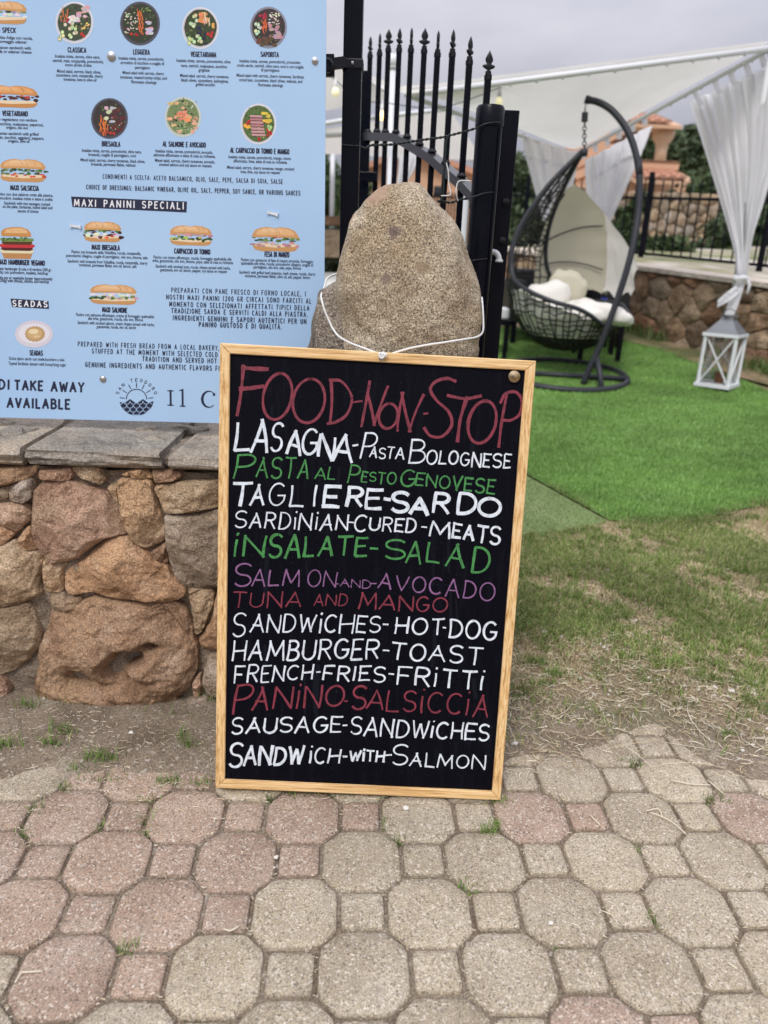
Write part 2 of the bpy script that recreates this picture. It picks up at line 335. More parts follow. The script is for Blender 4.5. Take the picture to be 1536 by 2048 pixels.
# ---------------------------------------------------------------- flat strokes and the hand-lettered alphabet
def arc(cx, cy, rx, ry, a0, a1, n=14): return [(cx+rx*math.cos(R(a0+(a1-a0)*i/n)), cy+ry*math.sin(R(a0+(a1-a0)*i/n))) for i in range(n+1)]
GL = {
 'A': (.9, [[(0,0),(.52,1)], [(.48,1),(1,0)], [(.2,.36),(.82,.36)]]), 'B': (.8, [[(.05,0),(.05,1)], [(.05,1)]+arc(.45,.77,.42,.23,90,-90,8)+[(.05,.54)], [(.05,.54)]+arc(.5,.27,.5,.27,90,-90,8)+[(.05,0)]]),
 'C': (.8, [arc(.55,.5,.55,.5,50,310,16)]), 'D': (.85, [[(.05,0),(.05,1)], [(.05,1)]+arc(.3,.5,.7,.5,90,-90,12)+[(.05,0)]]),
 'E': (.65, [[(0,1),(1,1)], [(0,1),(0,0)], [(0,0),(1,0)], [(0,.52),(.8,.52)]]), 'F': (.65, [[(0,1),(1,1)], [(0,1),(0,0)], [(0,.5),(.8,.5)]]),
 'G': (.85, [arc(.52,.5,.52,.5,48,330,16)+[(1,.45),(.55,.45)]]), 'H': (.85, [[(0,0),(0,1)], [(1,0),(1,1)], [(0,.5),(1,.5)]]),
 'I': (.14, [[(.5,0),(.5,1)]]), 'i': (.14, [[(.5,0),(.5,.78)], [(.5,1.06),(.62,1.12)]]), 'J': (.55, [[(1,1),(1,.25)]+arc(.5,.25,.5,.25,0,-180,8)]),
 'K': (.8, [[(0,0),(0,1)], [(1,1),(0,.42)], [(.3,.6),(1,0)]]), 'L': (.6, [[(0,1),(0,0)], [(-.02,0),(1,0)]]),
 'M': (1.1, [[(0,0),(.1,1)], [(.1,1),(.5,.2)], [(.5,.2),(.9,1)], [(.9,1),(1,0)]]), 'N': (.85, [[(0,0),(0,1)], [(0,1),(1,0)], [(1,0),(1,1)]]),
 'O': (.9, [arc(.5,.5,.5,.5,95,455,22)]), 'P': (.75, [[(.05,0),(.05,1)], [(.05,1)]+arc(.5,.74,.5,.26,90,-90,9)+[(.05,.48)]]),
 'Q': (.9, [arc(.5,.5,.5,.5,95,455,22), [(.6,.25),(1,-.05)]]), 'R': (.8, [[(.05,0),(.05,1)], [(.05,1)]+arc(.5,.75,.45,.25,90,-90,9)+[(.05,.5)], [(.45,.5),(1,0)]]),
 'S': (.75, [arc(.5,.75,.5,.25,35,255,12)+arc(.5,.25,.5,.25,75,-150,14)]), 'T': (.8, [[(0,1),(1,1)], [(.5,1),(.5,0)]]),
 'U': (.82, [[(0,1),(0,.35)]+arc(.5,.35,.5,.35,180,360,12)+[(1,.35),(1,1)]]), 'V': (.85, [[(0,1),(.5,0)], [(.5,0),(1,1)]]),
 'W': (1.2, [[(0,1),(.25,0)], [(.25,0),(.5,.8)], [(.5,.8),(.75,0)], [(.75,0),(1,1)]]), 'X': (.8, [[(0,0),(1,1)], [(0,1),(1,0)]]), 'Y': (.8, [[(0,1),(.5,.5),(1,1)], [(.5,.5),(.5,0)]]),
 'Z': (.7, [[(0,1),(1,1),(0,0),(1,0)]]), '-': (.4, [[(0,.45),(1,.47)]]), '.': (.1, [[(.4,0),(.6,.03)]]), ',': (.12, [[(.6,.08),(.3,-.14)]]), ':': (.12, [[(.4,.02),(.6,.04)], [(.4,.55),(.6,.57)]]),
 '(': (.3, [arc(1,.5,.9,.62,120,240,8)]), ')': (.3, [arc(0,.5,.9,.62,60,-60,8)]), '0': (.7, [arc(.5,.5,.5,.5,95,455,18)]), '2': (.7, [arc(.5,.7,.5,.3,170,-20,9)+[(0,0),(1,0)]]),
 'À': (.9, [[(0,0),(.52,1)], [(.48,1),(1,0)], [(.2,.36),(.82,.36)], [(.3,1.3),(.55,1.12)]]), ' ': (.5, []),
}
class Flat:
    """flat strokes and fills given in photo pixels, laid on a plane (origin o, normal n towards the viewer)"""
    def __init__(s, o, n): s.o, s.n, s.mb, s.k = o, n, MB(), 0
    def P(s, x, y, off): return onP(x, y, s.o+s.n*off, s.n)
    def off(s): s.k += 1; return .0003+.0000025*s.k
    def fill(s, pts, col=(1, 1, 1)):
        o = s.off(); s.mb.col = (*col, 1); s.mb.add([s.P(x, y, o) for x, y in pts], [tuple(range(len(pts)))[::-1]])
    def stroke(s, pts, w, col=(1, 1, 1), taper=0, closed=False):
        if taper:
            q = []
            for a, b in zip(pts, pts[1:]):
                l = math.hypot(b[0]-a[0], b[1]-a[1]); k_ = max(1, int(l/5)); q += [(a[0]+(b[0]-a[0])*i/k_, a[1]+(b[1]-a[1])*i/k_) for i in range(k_)]
            q.append(pts[-1]); sd = random.random()*99
            bow = random.uniform(-.035, .035)*math.hypot(pts[-1][0]-pts[0][0], pts[-1][1]-pts[0][1]) if len(pts) <= 3 else 0
            dx0, dy0 = pts[-1][0]-pts[0][0], pts[-1][1]-pts[0][1]; l0 = math.hypot(dx0, dy0) or 1
            pts = [(x-dy0/l0*bow*math.sin(math.pi*i/max(1, len(q)-1)), y+dx0/l0*bow*math.sin(math.pi*i/max(1, len(q)-1))) for i, (x, y) in enumerate(q)]
        o = s.off(); s.mb.col = (*col, 1); n = len(pts); L = []; Rr = []
        for i, (x, y) in enumerate(pts):
            a = pts[max(i-1, 0)]; b = pts[min(i+1, n-1)]; dx, dy = b[0]-a[0], b[1]-a[1]; l = math.hypot(dx, dy) or 1
            sc = 1.0
            if 0 < i < n-1:
                d1 = (x-a[0], y-a[1]); d2 = (b[0]-x, b[1]-y); l1 = math.hypot(*d1) or 1; l2 = math.hypot(*d2) or 1
                c_ = max(-.9, (d1[0]*d2[0]+d1[1]*d2[1])/(l1*l2)); sc = min(1.7, 1/math.sqrt((1+c_)/2))
                if c_ < .2: # sharp corner: use bisector of unit tangents
                    dx, dy = d1[0]/l1+d2[0]/l2, d1[1]/l1+d2[1]/l2; l = math.hypot(dx, dy) or 1
            ww = w/2*sc*(1 if not taper else .96+.30*noise.noise(Vector((sd, i*.22, 0)))+.10*noise.noise(Vector((sd, i*.9, 5))))
            nx, ny = -dy/l*ww, dx/l*ww
            ex = (dx/l*w*.25 if i == n-1 else -dx/l*w*.25 if i == 0 else 0); ey = (dy/l*w*.25 if i == n-1 else -dy/l*w*.25 if i == 0 else 0)
            L.append((x+nx+ex, y+ny+ey)); Rr.append((x-nx+ex, y-ny+ey))
        vs = [s.P(*p, o) for p in L]+[s.P(*p, o) for p in Rr]
        s.mb.add(vs, [(i, i+1, n+i+1, n+i) for i in range(n-1)])
    def glyph(s, ch, x0, x1, top, bot, w, slant=0, col=(1, 1, 1), hand=0, base=0):
        """top, bot in pixels at x0; base = downward slope of the writing line"""
        if ch not in GL: return
        for st in GL[ch][1]:
            j = lambda: random.uniform(-hand, hand)
            pts = []
            for (u, v) in st:
                x = x0+(x1-x0)*u+slant*(v-.5)*(bot-top); y = bot+(top-bot)*v+(x-x0)*base
                if len(st) <= 5: x += j(); y += j()
                pts.append((x, y))
            s.stroke(pts, w*(1+random.uniform(-.12, .12)*(hand > 0)), col, .12 if hand else 0)
            if hand and w > 4 and random.random() < .5:
                s.stroke([(a+random.uniform(-1, 1), b_+random.uniform(-1, 1)) for a, b_ in pts], w*.4, col)
    def word(s, txt, x0, x1, t0, b0, t1, b1, w, slant=.12, col=(1, 1, 1), hand=0, gap=.28):
        W_ = [GL[c][0]*(1 if not hand else random.uniform(.92, 1.08)) for c in txt]; tot = sum(W_)+gap*(len(txt)-1); u = 0
        sx = (x1-x0)/tot
        for c, cw in zip(txt, W_):
            xa = x0+u*sx; xb = xa+cw*sx; f = (xa-x0)/(x1-x0)
            tp = t0+(t1-t0)*f+random.uniform(-hand, hand)*1.5; bt = b0+(b1-b0)*f+random.uniform(-hand, hand)*1.5
            s.glyph(c, xa, xb, tp, bt, w, slant, col, hand, base=(b1-b0)/(x1-x0)); u += cw+gap
    def build(s, name, m, parent, color=False, label=None): return s.mb.build(name, m, parent, False, color, label)
# ---------------------------------------------------------------- ground
def interp(xs, ys, x):
    return float(np.interp(x, xs, ys))
_b = [atZ(px, py, 0) for px, py in ((-300, 1600), (0, 1583), (220, 1570), (440, 1592), (700, 1572), (1000, 1560), (1120, 1532), (1250, 1508), (1330, 1470), (1420, 1545), (1536, 1590), (1800, 1600))]
BX = [p.x for p in _b]; BY = [p.y for p in _b]
def fbm(x, y, s, o=4): return noise.fractal(Vector((x*s, y*s, 3.1)), 1.0, 2.0, o)
def gheight(x, y):
    b = interp(BX, BY, x); s = (y-b+.035*fbm(x, y, 7))/.16
    s = max(0, min(1, s)); s = s*s*(3-2*s)
    z = -.011+.003*fbm(x, y, 30, 3)
    z = z*(1-s)+s*(.016+.007*fbm(x, y, 6)+.004*fbm(x, y, 35, 3))
    if y > 2.9: z = z*max(0, 1-(y-2.9)/.4)
    return z+slope(y)
xs = np.concatenate([[-150, -90, -50, -25, -12, -6, -4, -3], np.arange(-2.4, 2.8, .02), np.arange(2.8, 6, .2), [7, 9, 12, 20, 35, 60, 100, 160]])
ys = np.concatenate([[-40, -20, -8, -3, -1, 0, .4], np.arange(.6, 3.6, .02), np.arange(3.6, 12, .25), [13, 16, 22, 35, 60, 110, 200, 350]])
V_ = [(x, y, gheight(x, y)) for y in ys for x in xs]; nx = len(xs)
Fc = [(j*nx+i, j*nx+i+1, (j+1)*nx+i+1, (j+1)*nx+i) for j in range(len(ys)-1) for i in range(nx-1)]
m = mat('soil', (.2, .16, .12), .95, spec=.15); t = m.node_tree; b = t.nodes['Principled BSDF']
c = ramp(t, nnoise(t, 5, 6, .65), [(.3, (.17, .13, .092)), (.5, (.255, .205, .15)), (.7, (.34, .285, .22))])
g = nnoise(t, 160, 5, .75); c = mixc(t, .75, c, ramp(t, g, [(.34, G(.35)), (.5, G(1)), (.66, G(1.6))]), 'MULTIPLY')
v = N(t, 'ShaderNodeTexVoronoi'); v.inputs['Scale'].default_value = 130; t.links.new(pos(t), v.inputs['Vector'])
hs = N(t, 'ShaderNodeSeparateColor'); t.links.new(v.outputs['Color'], hs.inputs[0])
c = mixc(t, ramp(t, hs.outputs[0], [(.955, G(0)), (.965, G(.7))]), c, (.5, .45, .38))
sp = N(t, 'ShaderNodeSeparateXYZ'); t.links.new(pos(t), sp.inputs[0])
# under the meadow the soil is mossy brown-green
gm = mixc(t, ramp(t, nnoise(t, 2.6, 5, .65), [(.42, G(0)), (.56, G(1))]), (.30, .22, .14), (.13, .13, .06))
k = N(t, 'ShaderNodeMath', operation='MULTIPLY_ADD'); t.links.new(sp.outputs[1], k.inputs[0]); k.inputs[1].default_value = 1; 
k2 = N(t, 'ShaderNodeMath', operation='MULTIPLY'); t.links.new(nnoise(t, 3.5, 4), k2.inputs[0]); k2.inputs[1].default_value = .5; t.links.new(k2.outputs[0], k.inputs[2])
kx = N(t, 'ShaderNodeMath', operation='GREATER_THAN'); t.links.new(sp.outputs[0], kx.inputs[0]); kx.inputs[1].default_value = .1
k3 = N(t, 'ShaderNodeMath', operation='MULTIPLY'); rr = ramp(t, k.outputs[0], [(0, G(0)), (1, G(1))]); 
mr = N(t, 'ShaderNodeMapRange'); t.links.new(k.outputs[0], mr.inputs[0]); mr.inputs[1].default_value = 2.15; mr.inputs[2].default_value = 2.65
t.links.new(mr.outputs[0], k3.inputs[0]); t.links.new(kx.outputs[0], k3.inputs[1])
c = mixc(t, k3.outputs[0], c, mixc(t, .7, gm, ramp(t, g, [(.34, G(.4)), (.5, G(1)), (.66, G(1.6))]), 'MULTIPLY'))
t.links.new(c, b.inputs['Base Color']); t.links.new(bump(t, g, .9, .006, bump(t, nnoise(t, 45, 5), .6, .012)), b.inputs['Normal'])
M['soil'] = m
tag(mesh_obj('ground', V_, Fc, m, smooth=True), kind='structure')

# ---------------------------------------------------------------- paving: octagons and small squares, each its own piece
PP_, PX0, PY0, PYAW = .3033, -.607, 1.1194, R(3.32)
paving = empty('paving', (0, 1.2, 0), kind='structure')
def paver_mesh(kind, seed):
    rnd = random.Random(seed); a = PP_*.325-.0047; b_ = PP_*.175-.0047
    if kind == 'o': P0 = [(a, b_+.004), (b_+.004, a), (-b_-.004, a), (-a, b_+.004), (-a, -b_-.004), (-b_-.004, -a), (b_+.004, -a), (a, -b_-.004)]
    else: P0 = [(b_, b_), (-b_, b_), (-b_, -b_), (b_, -b_)]
    out = []; n = len(P0)
    for i in range(n):      # round the corners and roughen the arrises
        p, q, r_ = Vector(P0[i-1]).to_2d(), Vector(P0[i]).to_2d(), Vector(P0[(i+1) % n]).to_2d()
        rad = .014
        d1 = (p-q).normalized(); d2 = (r_-q).normalized(); A = q+d1*rad; B = q+d2*rad
        for u in (0, .33, .67, 1): out.append((1-u)**2*A+2*u*(1-u)*q+u*u*B)
        L = (r_-q).length-2*rad; k = max(2, int(L/.014))
        for j in range(1, k): out.append(B+d2*(L*j/k))
    out = [p*(1+rnd.uniform(-.008, .006)) for p in out]; m_ = len(out); vs = []; fs = []
    rings = [(1.0, -.05), (1.0, -.0085), (.985, -.003), (.955, -.0005), (.7, .0008), (.35, .0012)]
    for s_, z in rings:
        for p in out:
            zz = z+(rnd.uniform(-.0012, .0008) if z > -.04 else 0); vs.append((p.x*s_, p.y*s_, zz))
    for i in range(len(rings)-1):
        for k in range(m_): fs.append((i*m_+k, i*m_+(k+1) % m_, (i+1)*m_+(k+1) % m_, (i+1)*m_+k))
    fs.append(tuple(range((len(rings)-1)*m_, len(rings)*m_)))
    me = bpy.data.meshes.new('paver'); me.from_pydata(vs, [], fs); me.polygons.foreach_set('use_smooth', [True]*len(fs)); me.update(); return me
PM = {(k, c, s_): paver_mesh(k, s_*7+ord(k)) for k in 'os' for c in 'pg' for s_ in range(3)}
for (k, c, s_), me in PM.items(): me.materials.append(M['paver_pink' if c == 'p' else 'paver_grey'])
pinks = {0: {0, 1}, 1: {-2, -1, 0, 1, 2}, 2: {-3, -2, -1, 0, 1, 2, 3}, 3: set(range(-6, 5)) | {7, 8, 11}, 4: {0, -1, 1, -4}, 5: {-2, 1}, -1: {7, 8}, -2: {3}}
for j in range(-3, 7):
    for k in range(-5, 15):
        u, v = k*.5*PP_, j*.5*PP_
        X = math.cos(PYAW)*u-math.sin(PYAW)*v+PX0; Y = math.sin(PYAW)*u+math.cos(PYAW)*v+PY0
        kind = 'o' if (k+j) % 2 == 0 else 's'
        if Y > interp(BX, BY, X)+.16 or X < -1.35 or X > 1.95: continue
        c = 'p' if k in pinks.get(j, ()) else 'g'
        o = bpy.data.objects.new('paver', PM[(kind, c, random.randrange(3))]); COL.objects.link(o); o.parent = paving
        o.location = (X, Y-1.2, random.uniform(-.003, .002)); o.rotation_euler = (R(random.uniform(-.7, .7)), R(random.uniform(-.7, .7)), PYAW+R(random.uniform(-1, 1))+R(90)*random.randrange(4))

# ---------------------------------------------------------------- stones
def stone_obj(name, outl, m, parent, depth, bulge, seed=0, full=False, n=64, dents=(), rough=.012, back=.06, rings=14, pw=3.2, jag=.35, detail=1.0):
    """outl: list of (x, z) on the plane y=depth, bulging towards -y"""
    P = [Vector((x, 0, z)) for x, z in outl]; m0 = len(P)
    # resample with slightly rounded corners
    A = smooth_pts(P, 5, True); L = [0]
    lin = []
    for i in range(m0):
        for k in range(5): lin.append(P[i].lerp(P[(i+1) % m0], k/5))
    A = [a.lerp(b_, .45) for a, b_ in zip(A, lin)]
    for i in range(len(A)): L.append(L[-1]+(A[(i+1) % len(A)]-A[i]).length)
    Q = []; tot = L[-1]; i = 0
    for k in range(n):
        d = tot*k/n
        while L[i+1] < d: i += 1
        f = (d-L[i])/max(1e-9, L[i+1]-L[i]); Q.append(A[i].lerp(A[(i+1) % len(A)], f))
    # area centroid
    ar = cx = cz = 0
    for k in range(n):
        a, b_ = Q[k], Q[(k+1) % n]; cr_ = a.x*b_.z-b_.x*a.z; ar += cr_; cx += (a.x+b_.x)*cr_; cz += (a.z+b_.z)*cr_
    C = Vector((cx/(3*ar), 0, cz/(3*ar)))
    size = math.sqrt(abs(ar)/2)
    vs = []; fs = []; R_ = []
    tilt = (random.uniform(-.12, .12), random.uniform(-.12, .12))
    prn = random.Random(seed*13+1); cuts = []
    for q_ in range(7 if not full else 9):
        a_ = q_*2*math.pi/(7 if not full else 9)+prn.uniform(-.4, .4); sl_ = prn.uniform(.35, .95)*(bulge/max(size*.55, 1e-3))*(1.3 if not full else .8); cuts.append((math.cos(a_)*sl_, math.sin(a_)*sl_, bulge*prn.uniform(.95, 1.35)*(1 if not full else 1.02)))
    if full:
        for i in range(1, rings*2): t_ = -1+i/rings; R_.append((math.cos(t_*math.pi/2)**.62, math.sin(t_*math.pi/2)*bulge*-1))
        R_ = R_[::-1]
        R_ = sorted(R_, key=lambda q: -q[1])  # from back (+) to front (-)
    else:
        R_ = [(1.0, back), (1.0, 0)]
        for i in range(1, rings): s_ = 1-(i/rings)**1.6 ; R_.append((max(.02, s_), -bulge*(1-s_**pw)))
    for s_, dy in R_:
        for q in Q:
            p = C.lerp(q, s_); p.y = depth+dy
            w_ = 1.0 if (full or dy < back) else 0
            nv = noise.fractal(Vector((p.x*9/detail, seed*3.7+dy*9, p.z*9/detail)), 1, 2, 5)
            nv2 = noise.fractal(Vector((p.x*34, seed+dy*30, p.z*34)), .8, 2, 4)
            rid = -abs(noise.noise(Vector((p.x*6, seed*1.3, p.z*6))))
            if full or dy < 0:
                hh = -dy
                if hh > 0:
                    for (ca_, sa_, off_) in cuts: hh = min(hh, off_-(ca_*(p.x-C.x)+sa_*(p.z-C.z)) if off_-(ca_*(p.x-C.x)+sa_*(p.z-C.z)) > 0 else hh*.5)
                    p.y = depth-(hh if not full else hh*.55-dy*.45)
            if full:
                dirn = Vector((p.x-C.x, dy*1.2, p.z-C.z)).normalized(); p += dirn*(nv*rough*1.5+nv2*rough*.25)
            else:
                p.y -= w_*(nv*rough+nv2*rough*.45+rid*rough*1.2*jag)+w_*(tilt[0]*(p.x-C.x)+tilt[1]*(p.z-C.z))*.8
                if s_ > .9: p.x += nv2*.004; p.z += nv*.005
            for (dx, dz, rx, rz, dep) in dents:
                e = ((p.x-dx)/rx)**2+((p.z-dz)/rz)**2
                if dy < back*.5: p.y += dep*math.exp(-e*1.2)
            vs.append(p)
    k_ = len(R_)
    for i in range(k_-1):
        for k in range(n): fs.append((i*n+k, (i+1)*n+k, (i+1)*n+(k+1) % n, i*n+(k+1) % n))
    fs.append(tuple((k_-1)*n+k for k in range(n-1, -1, -1)))
    if full: fs.append(tuple(range(n)))
    # orientation depends on the outline's winding
    if ar > 0: fs = [f[::-1] for f in fs]
    return mesh_obj(name, vs, fs, m, parent, True)

WD = 2.07   # distance of the wall's face
wall = empty('stone_wall', (-.9, WD+.1, 0), 'low wall of rough orange granite stones topped by grey slate slabs', 'wall')
z3 = lambda L: [(x/3.413, 820+y/3.413) for x, y in L]
z4 = lambda L: [(x/3.413, 1150+y/3.413) for x, y in L]
ST = [  # (outline in photo pixels, material, bulge)
 (z3([(-60,400),(0,395),(110,385),(235,390),(255,410),(200,460),(90,500),(0,520),(-60,525)]), 1, .03),
 (z3([(272,410),(330,395),(460,395),(487,440),(465,485),(400,488),(272,470)]), 2, .025),
 (z3([(500,395),(670,390),(690,430),(715,480),(680,508),(600,480),(540,460)]), 0, .02),
 (z3([(835,440),(900,412),(975,403),(1040,445),(1040,470),(960,468),(900,455)]), 1, .025),
 (z3([(1048,408),(1180,415),(1232,430),(1225,470),(1130,495),(1060,500),(1045,460)]), 2, .02),
 (z3([(70,520),(120,490),(205,475),(230,520),(228,600),(180,632),(80,620)]), 3, .03),
 (z3([(-60,525),(0,525),(60,515),(68,560),(50,600),(0,612),(-60,612)]), 0, .02),
 (z3([(235,550),(300,495),(380,485),(480,495),(560,515),(690,545),(750,600),(790,670),(815,720),(855,830),(860,850),(700,890),(600,950),(540,1000),(440,1025),(360,1040),(300,970),(260,920),(232,830),(222,700)]), 2, .055),
 (z3([(730,520),(795,500),(805,560),(800,640),(765,590)]), 0, .015),
 (z3([(805,480),(900,460),(1020,480),(1045,540),(1070,640),(1090,700),(1120,790),(1125,880),(1060,920),(990,950),(930,930),(890,870),(850,800),(815,700),(808,600)]), 0, .045),
 (z3([(1055,525),(1200,495),(1505,470),(1600,480),(1600,650),(1505,660),(1380,690),(1250,700),(1140,700),(1100,620),(1070,570)]), 0, .04),
 (z3([(1130,720),(1250,712),(1505,680),(1650,690),(1700,900),(1660,1210),(1505,1215),(1270,1218),(1210,1180),(1170,1080),(1140,950),(1130,850)]), 3, .05),
 (z3([(-50,640),(0,640),(60,630),(180,640),(215,680),(218,740),(170,790),(110,830),(60,800),(0,770),(-50,765)]), 2, .04),
 (z3([(-60,775),(0,775),(60,810),(105,845),(60,890),(0,920),(-60,930)]), 1, .03),
 (z3([(130,880),(170,820),(215,795),(235,880),(250,950),(180,960),(135,925)]), 1, .025),
 (z3([(-120,940),(0,930),(90,890),(140,930),(180,970),(270,960),(285,1060),(260,1200),(290,1260),(170,1310),(0,1345),(-120,1350)]), 0, .05),
 (z3([(300,1030),(350,1045),(450,1040),(420,1110),(425,1240),(370,1240),(315,1225),(295,1100)]), 0, .03),
 (z3([(1030,970),(1110,915),(1135,920),(1140,1045),(1100,1045),(1040,1000)]), 1, .025),
 (z3([(430,1140),(480,1070),(600,990),(700,900),(780,870),(870,870),(920,920),(1000,980),(1090,1040),(1140,1060),(1180,1140),(1270,1220),(1255,1260),(1170,1300),(1000,1300),(880,1290),(760,1275),(630,1240),(500,1270),(440,1230)]), 1, .06),
 (z3([(350,1248),(430,1248),(460,1290),(540,1290),(545,1340),(460,1370),(380,1370),(345,1330)]), 0, .02),
 (z4([(1285,95),(1450,95),(1460,160),(1445,250),(1380,380),(1340,400),(1320,300),(1295,180)]), 0, .03),
 (z4([(350,240),(470,225),(540,190),(640,150),(780,165),(900,178),(1050,182),(1190,172),(1240,200),(1300,280),(1330,400),(1355,520),(1345,640),(1290,760),(1180,870),(1080,935),(960,960),(700,960),(400,910),(240,880),(225,760),(260,620),(255,560),(290,430),(330,310)]), 1, .11),
 (z4([(-120,235),(0,225),(120,200),(210,195),(245,300),(275,400),(270,480),(200,570),(100,650),(0,685),(-120,700)]), 0, .06),
 (z4([(-80,700),(0,690),(60,770),(50,860),(0,880),(-80,880)]), 2, .04),
 (z4([(1360,440),(1440,310),(1480,110),(1600,110),(1700,250),(1690,500),(1500,520),(1380,510),(1355,470)]), 1, .04),
 (z4([(1410,560),(1490,530),(1600,540),(1720,560),(1720,860),(1600,880),(1430,830),(1380,760),(1380,700)]), 3, .04),
 (z4([(1310,730),(1365,680),(1370,800),(1320,850)]), 2, .02),
 (z4([(1120,960),(1250,870),(1400,840),(1430,900),(1350,980),(1200,990)]), 3, .03),
]
for i, (pl, mi, bu) in enumerate(ST):
    ol = [(p.x, p.z) for p in (atD(x, y, WD) for x, y in pl)]
    dn = []
    if i == 21:
        for (X, Y, rx, rz, d) in ((500, 770, .040, .024, .12), (720, 715, .036, .028, .13), (800, 640, .038, .034, .16), (880, 610, .030, .024, .12), (990, 545, .026, .016, .08), (640, 820, .09, .03, .05), (820, 780, .06, .03, .06)):
            p = atD(X/3.413, 1150+Y/3.413, WD-.07); dn.append((p.x, p.z, rx, rz, d))
    big = bu > .1
    stone_obj('stone', ol, M['stone'][mi], wall, WD, bu*.85, seed=i, n=170 if big else 90, rings=56 if big else 22, dents=dn, rough=.014 if big else .011, pw=2.6 if big else 4.5, back=.09)
# cells clipped from a scatter of seeds: stones where the photograph does not reach, and the far wall
def voronoi(x0, x1, z0, z1, cell, rnd, gap=.006):
    pts = []; nxx = max(1, round((x1-x0)/cell)); nzz = max(1, round((z1-z0)/(cell*.72)))
    for j in range(nzz):
        for i in range(nxx): pts.append((x0+(i+.5+.5*(j % 2)*.9-.2+rnd.uniform(-.36, .36))*(x1-x0)/nxx, z0+(j+.5+rnd.uniform(-.34, .34))*(z1-z0)/nzz))
    out = []
    for i, (px, pz) in enumerate(pts):
        poly = [(x0, z0), (x1, z0), (x1, z1), (x0, z1)]
        for k, (qx, qz) in enumerate(pts):
            if k == i: continue
            nxv, nzv = qx-px, qz-pz; L = math.hypot(nxv, nzv)
            if L > cell*3.2: continue
            nxv /= L; nzv /= L; d = (nxv*(px+qx)+nzv*(pz+qz))/2-gap; new = []
            for a, b_ in zip(poly, poly[1:]+poly[:1]):
                da = nxv*a[0]+nzv*a[1]-d; db = nxv*b_[0]+nzv*b_[1]-d
                if da <= 0: new.append(a)
                if (da < 0 < db) or (db < 0 < da): f = da/(da-db); new.append((a[0]+(b_[0]-a[0])*f, a[1]+(b_[1]-a[1])*f))
            poly = new
            if len(poly) < 3: break
        if len(poly) >= 3: out.append(poly)
    return out
rnd = random.Random(3)
for (x0, x1) in ((-2.3, -1.26), (-.40, .34)):
    for i, pl in enumerate(voronoi(x0, x1, -.02, .775, .2, rnd)):
        stone_obj('stone', pl, M['stone'][rnd.randrange(4)], wall, WD, .035, seed=100+i, n=28, rings=6)
mb = MB(); mb.box((-2.35, WD+.022, -.1), (.36, WD+.48, .775))
def subdiv_noise(o, lv, amp, sc, seed=0):
    import bmesh
    bm = bmesh.new(); bm.from_mesh(o.data)
    bmesh.ops.subdivide_edges(bm, edges=bm.edges[:], cuts=lv, use_grid_fill=True)
    bm.normal_update()
    for v in bm.verts:
        v.co += v.normal*amp*noise.fractal(Vector((v.co.x*sc+seed, v.co.y*sc, v.co.z*sc)), 1, 2, 5)
    bm.to_mesh(o.data); bm.free(); return o
core = mb.build('mortar_core', M['mortar'], wall); subdiv_noise(core, 60, .018, 14)
autosmooth(core, 80)
M['smear_mortar'] = rock('sandy_mortar', (.27, .23, .18), (.40, .35, .28), (.50, .45, .38), grain=260, spk=.5, facet=.1)
# slate slabs on top
def slab(x0l, x0r, x1l, x1r, zb, zt, seed, yb=2.56, yf=WD-.035):
    """front edge x0..x1 ; x0l/x0r = left end at back/front"""
    nx_, ny_ = 46, 14; vs = []; fs = []
    prof = []       # section: (y, z) from back top over the front to the back bottom
    prof += [(yb, zt), (yb-.06, zt), (yb-.12, zt), (yb-.18, zt), (yf+.06, zt), (yf+.03, zt-.001), (yf+.012, zt-.004)]
    for k in range(1, 8): prof.append((yf+.012-.012*math.sin(k/8*math.pi)+.004*k/8, zt-.004+(zb-zt+.008)*k/8))
    prof += [(yf+.02, zb), (yf+.1, zb), (yb, zb)]
    n_ = len(prof)
    for i in range(nx_+1):
        f = i/nx_
        for k, (y, z) in enumerate(prof):
            g_ = (y-yf)/(yb-yf); xa = x0r+(x0l-x0r)*g_; xb = x1r+(x1l-x1r)*g_; x = xa+(xb-xa)*f
            q = Vector((x*8+seed*5, y*8, z*30)); d = noise.fractal(q, 1, 2, 5)
            lay = noise.fractal(Vector((x*3+seed, 0, z*70)), 1, 2, 3)
            if 4 <= k <= 14: y -= .015*d+.012*lay
            if 0 < k < 8: z += .004*d
            elif k >= 8: z += .005*d*(1 if k > 13 else .4)
            if i in (0, nx_): x += (.012*d)*(1 if i == 0 else -1)
            vs.append((x, y, z))
    for i in range(nx_):
        for k in range(n_): fs.append((i*n_+k, i*n_+(k+1) % n_, (i+1)*n_+(k+1) % n_, (i+1)*n_+k))
    fs.append(tuple(range(n_))); fs.append(tuple(range(nx_*n_, (nx_+1)*n_))[::-1])
    o = mesh_obj('slab', vs, fs, M['slab'], wall); return autosmooth(o, 50)
gx = lambda X, Y: atD(X/3.413, 820+Y/3.413, WD-.03).x
cz = lambda X, Y: atD(X/3.413, 820+Y/3.413, WD-.03).z
zt = .838
slab(gx(0,230)-.8, gx(0,380)-.8, gx(20,230), gx(158,380), cz(90,380), zt, 1)
slab(gx(130,200)+.0, gx(185,370), gx(1010,200)+.0, gx(1108,390), cz(600,392), zt+.004, 2)
slab(gx(1160,200), gx(1146,390), gx(2600,200), gx(2600,390), cz(1146,412)+.0, zt-.004, 3)
slab(-2.3, -2.3, gx(0,230)-.81, gx(0,380)-.81, cz(90,380), zt-.003, 4)
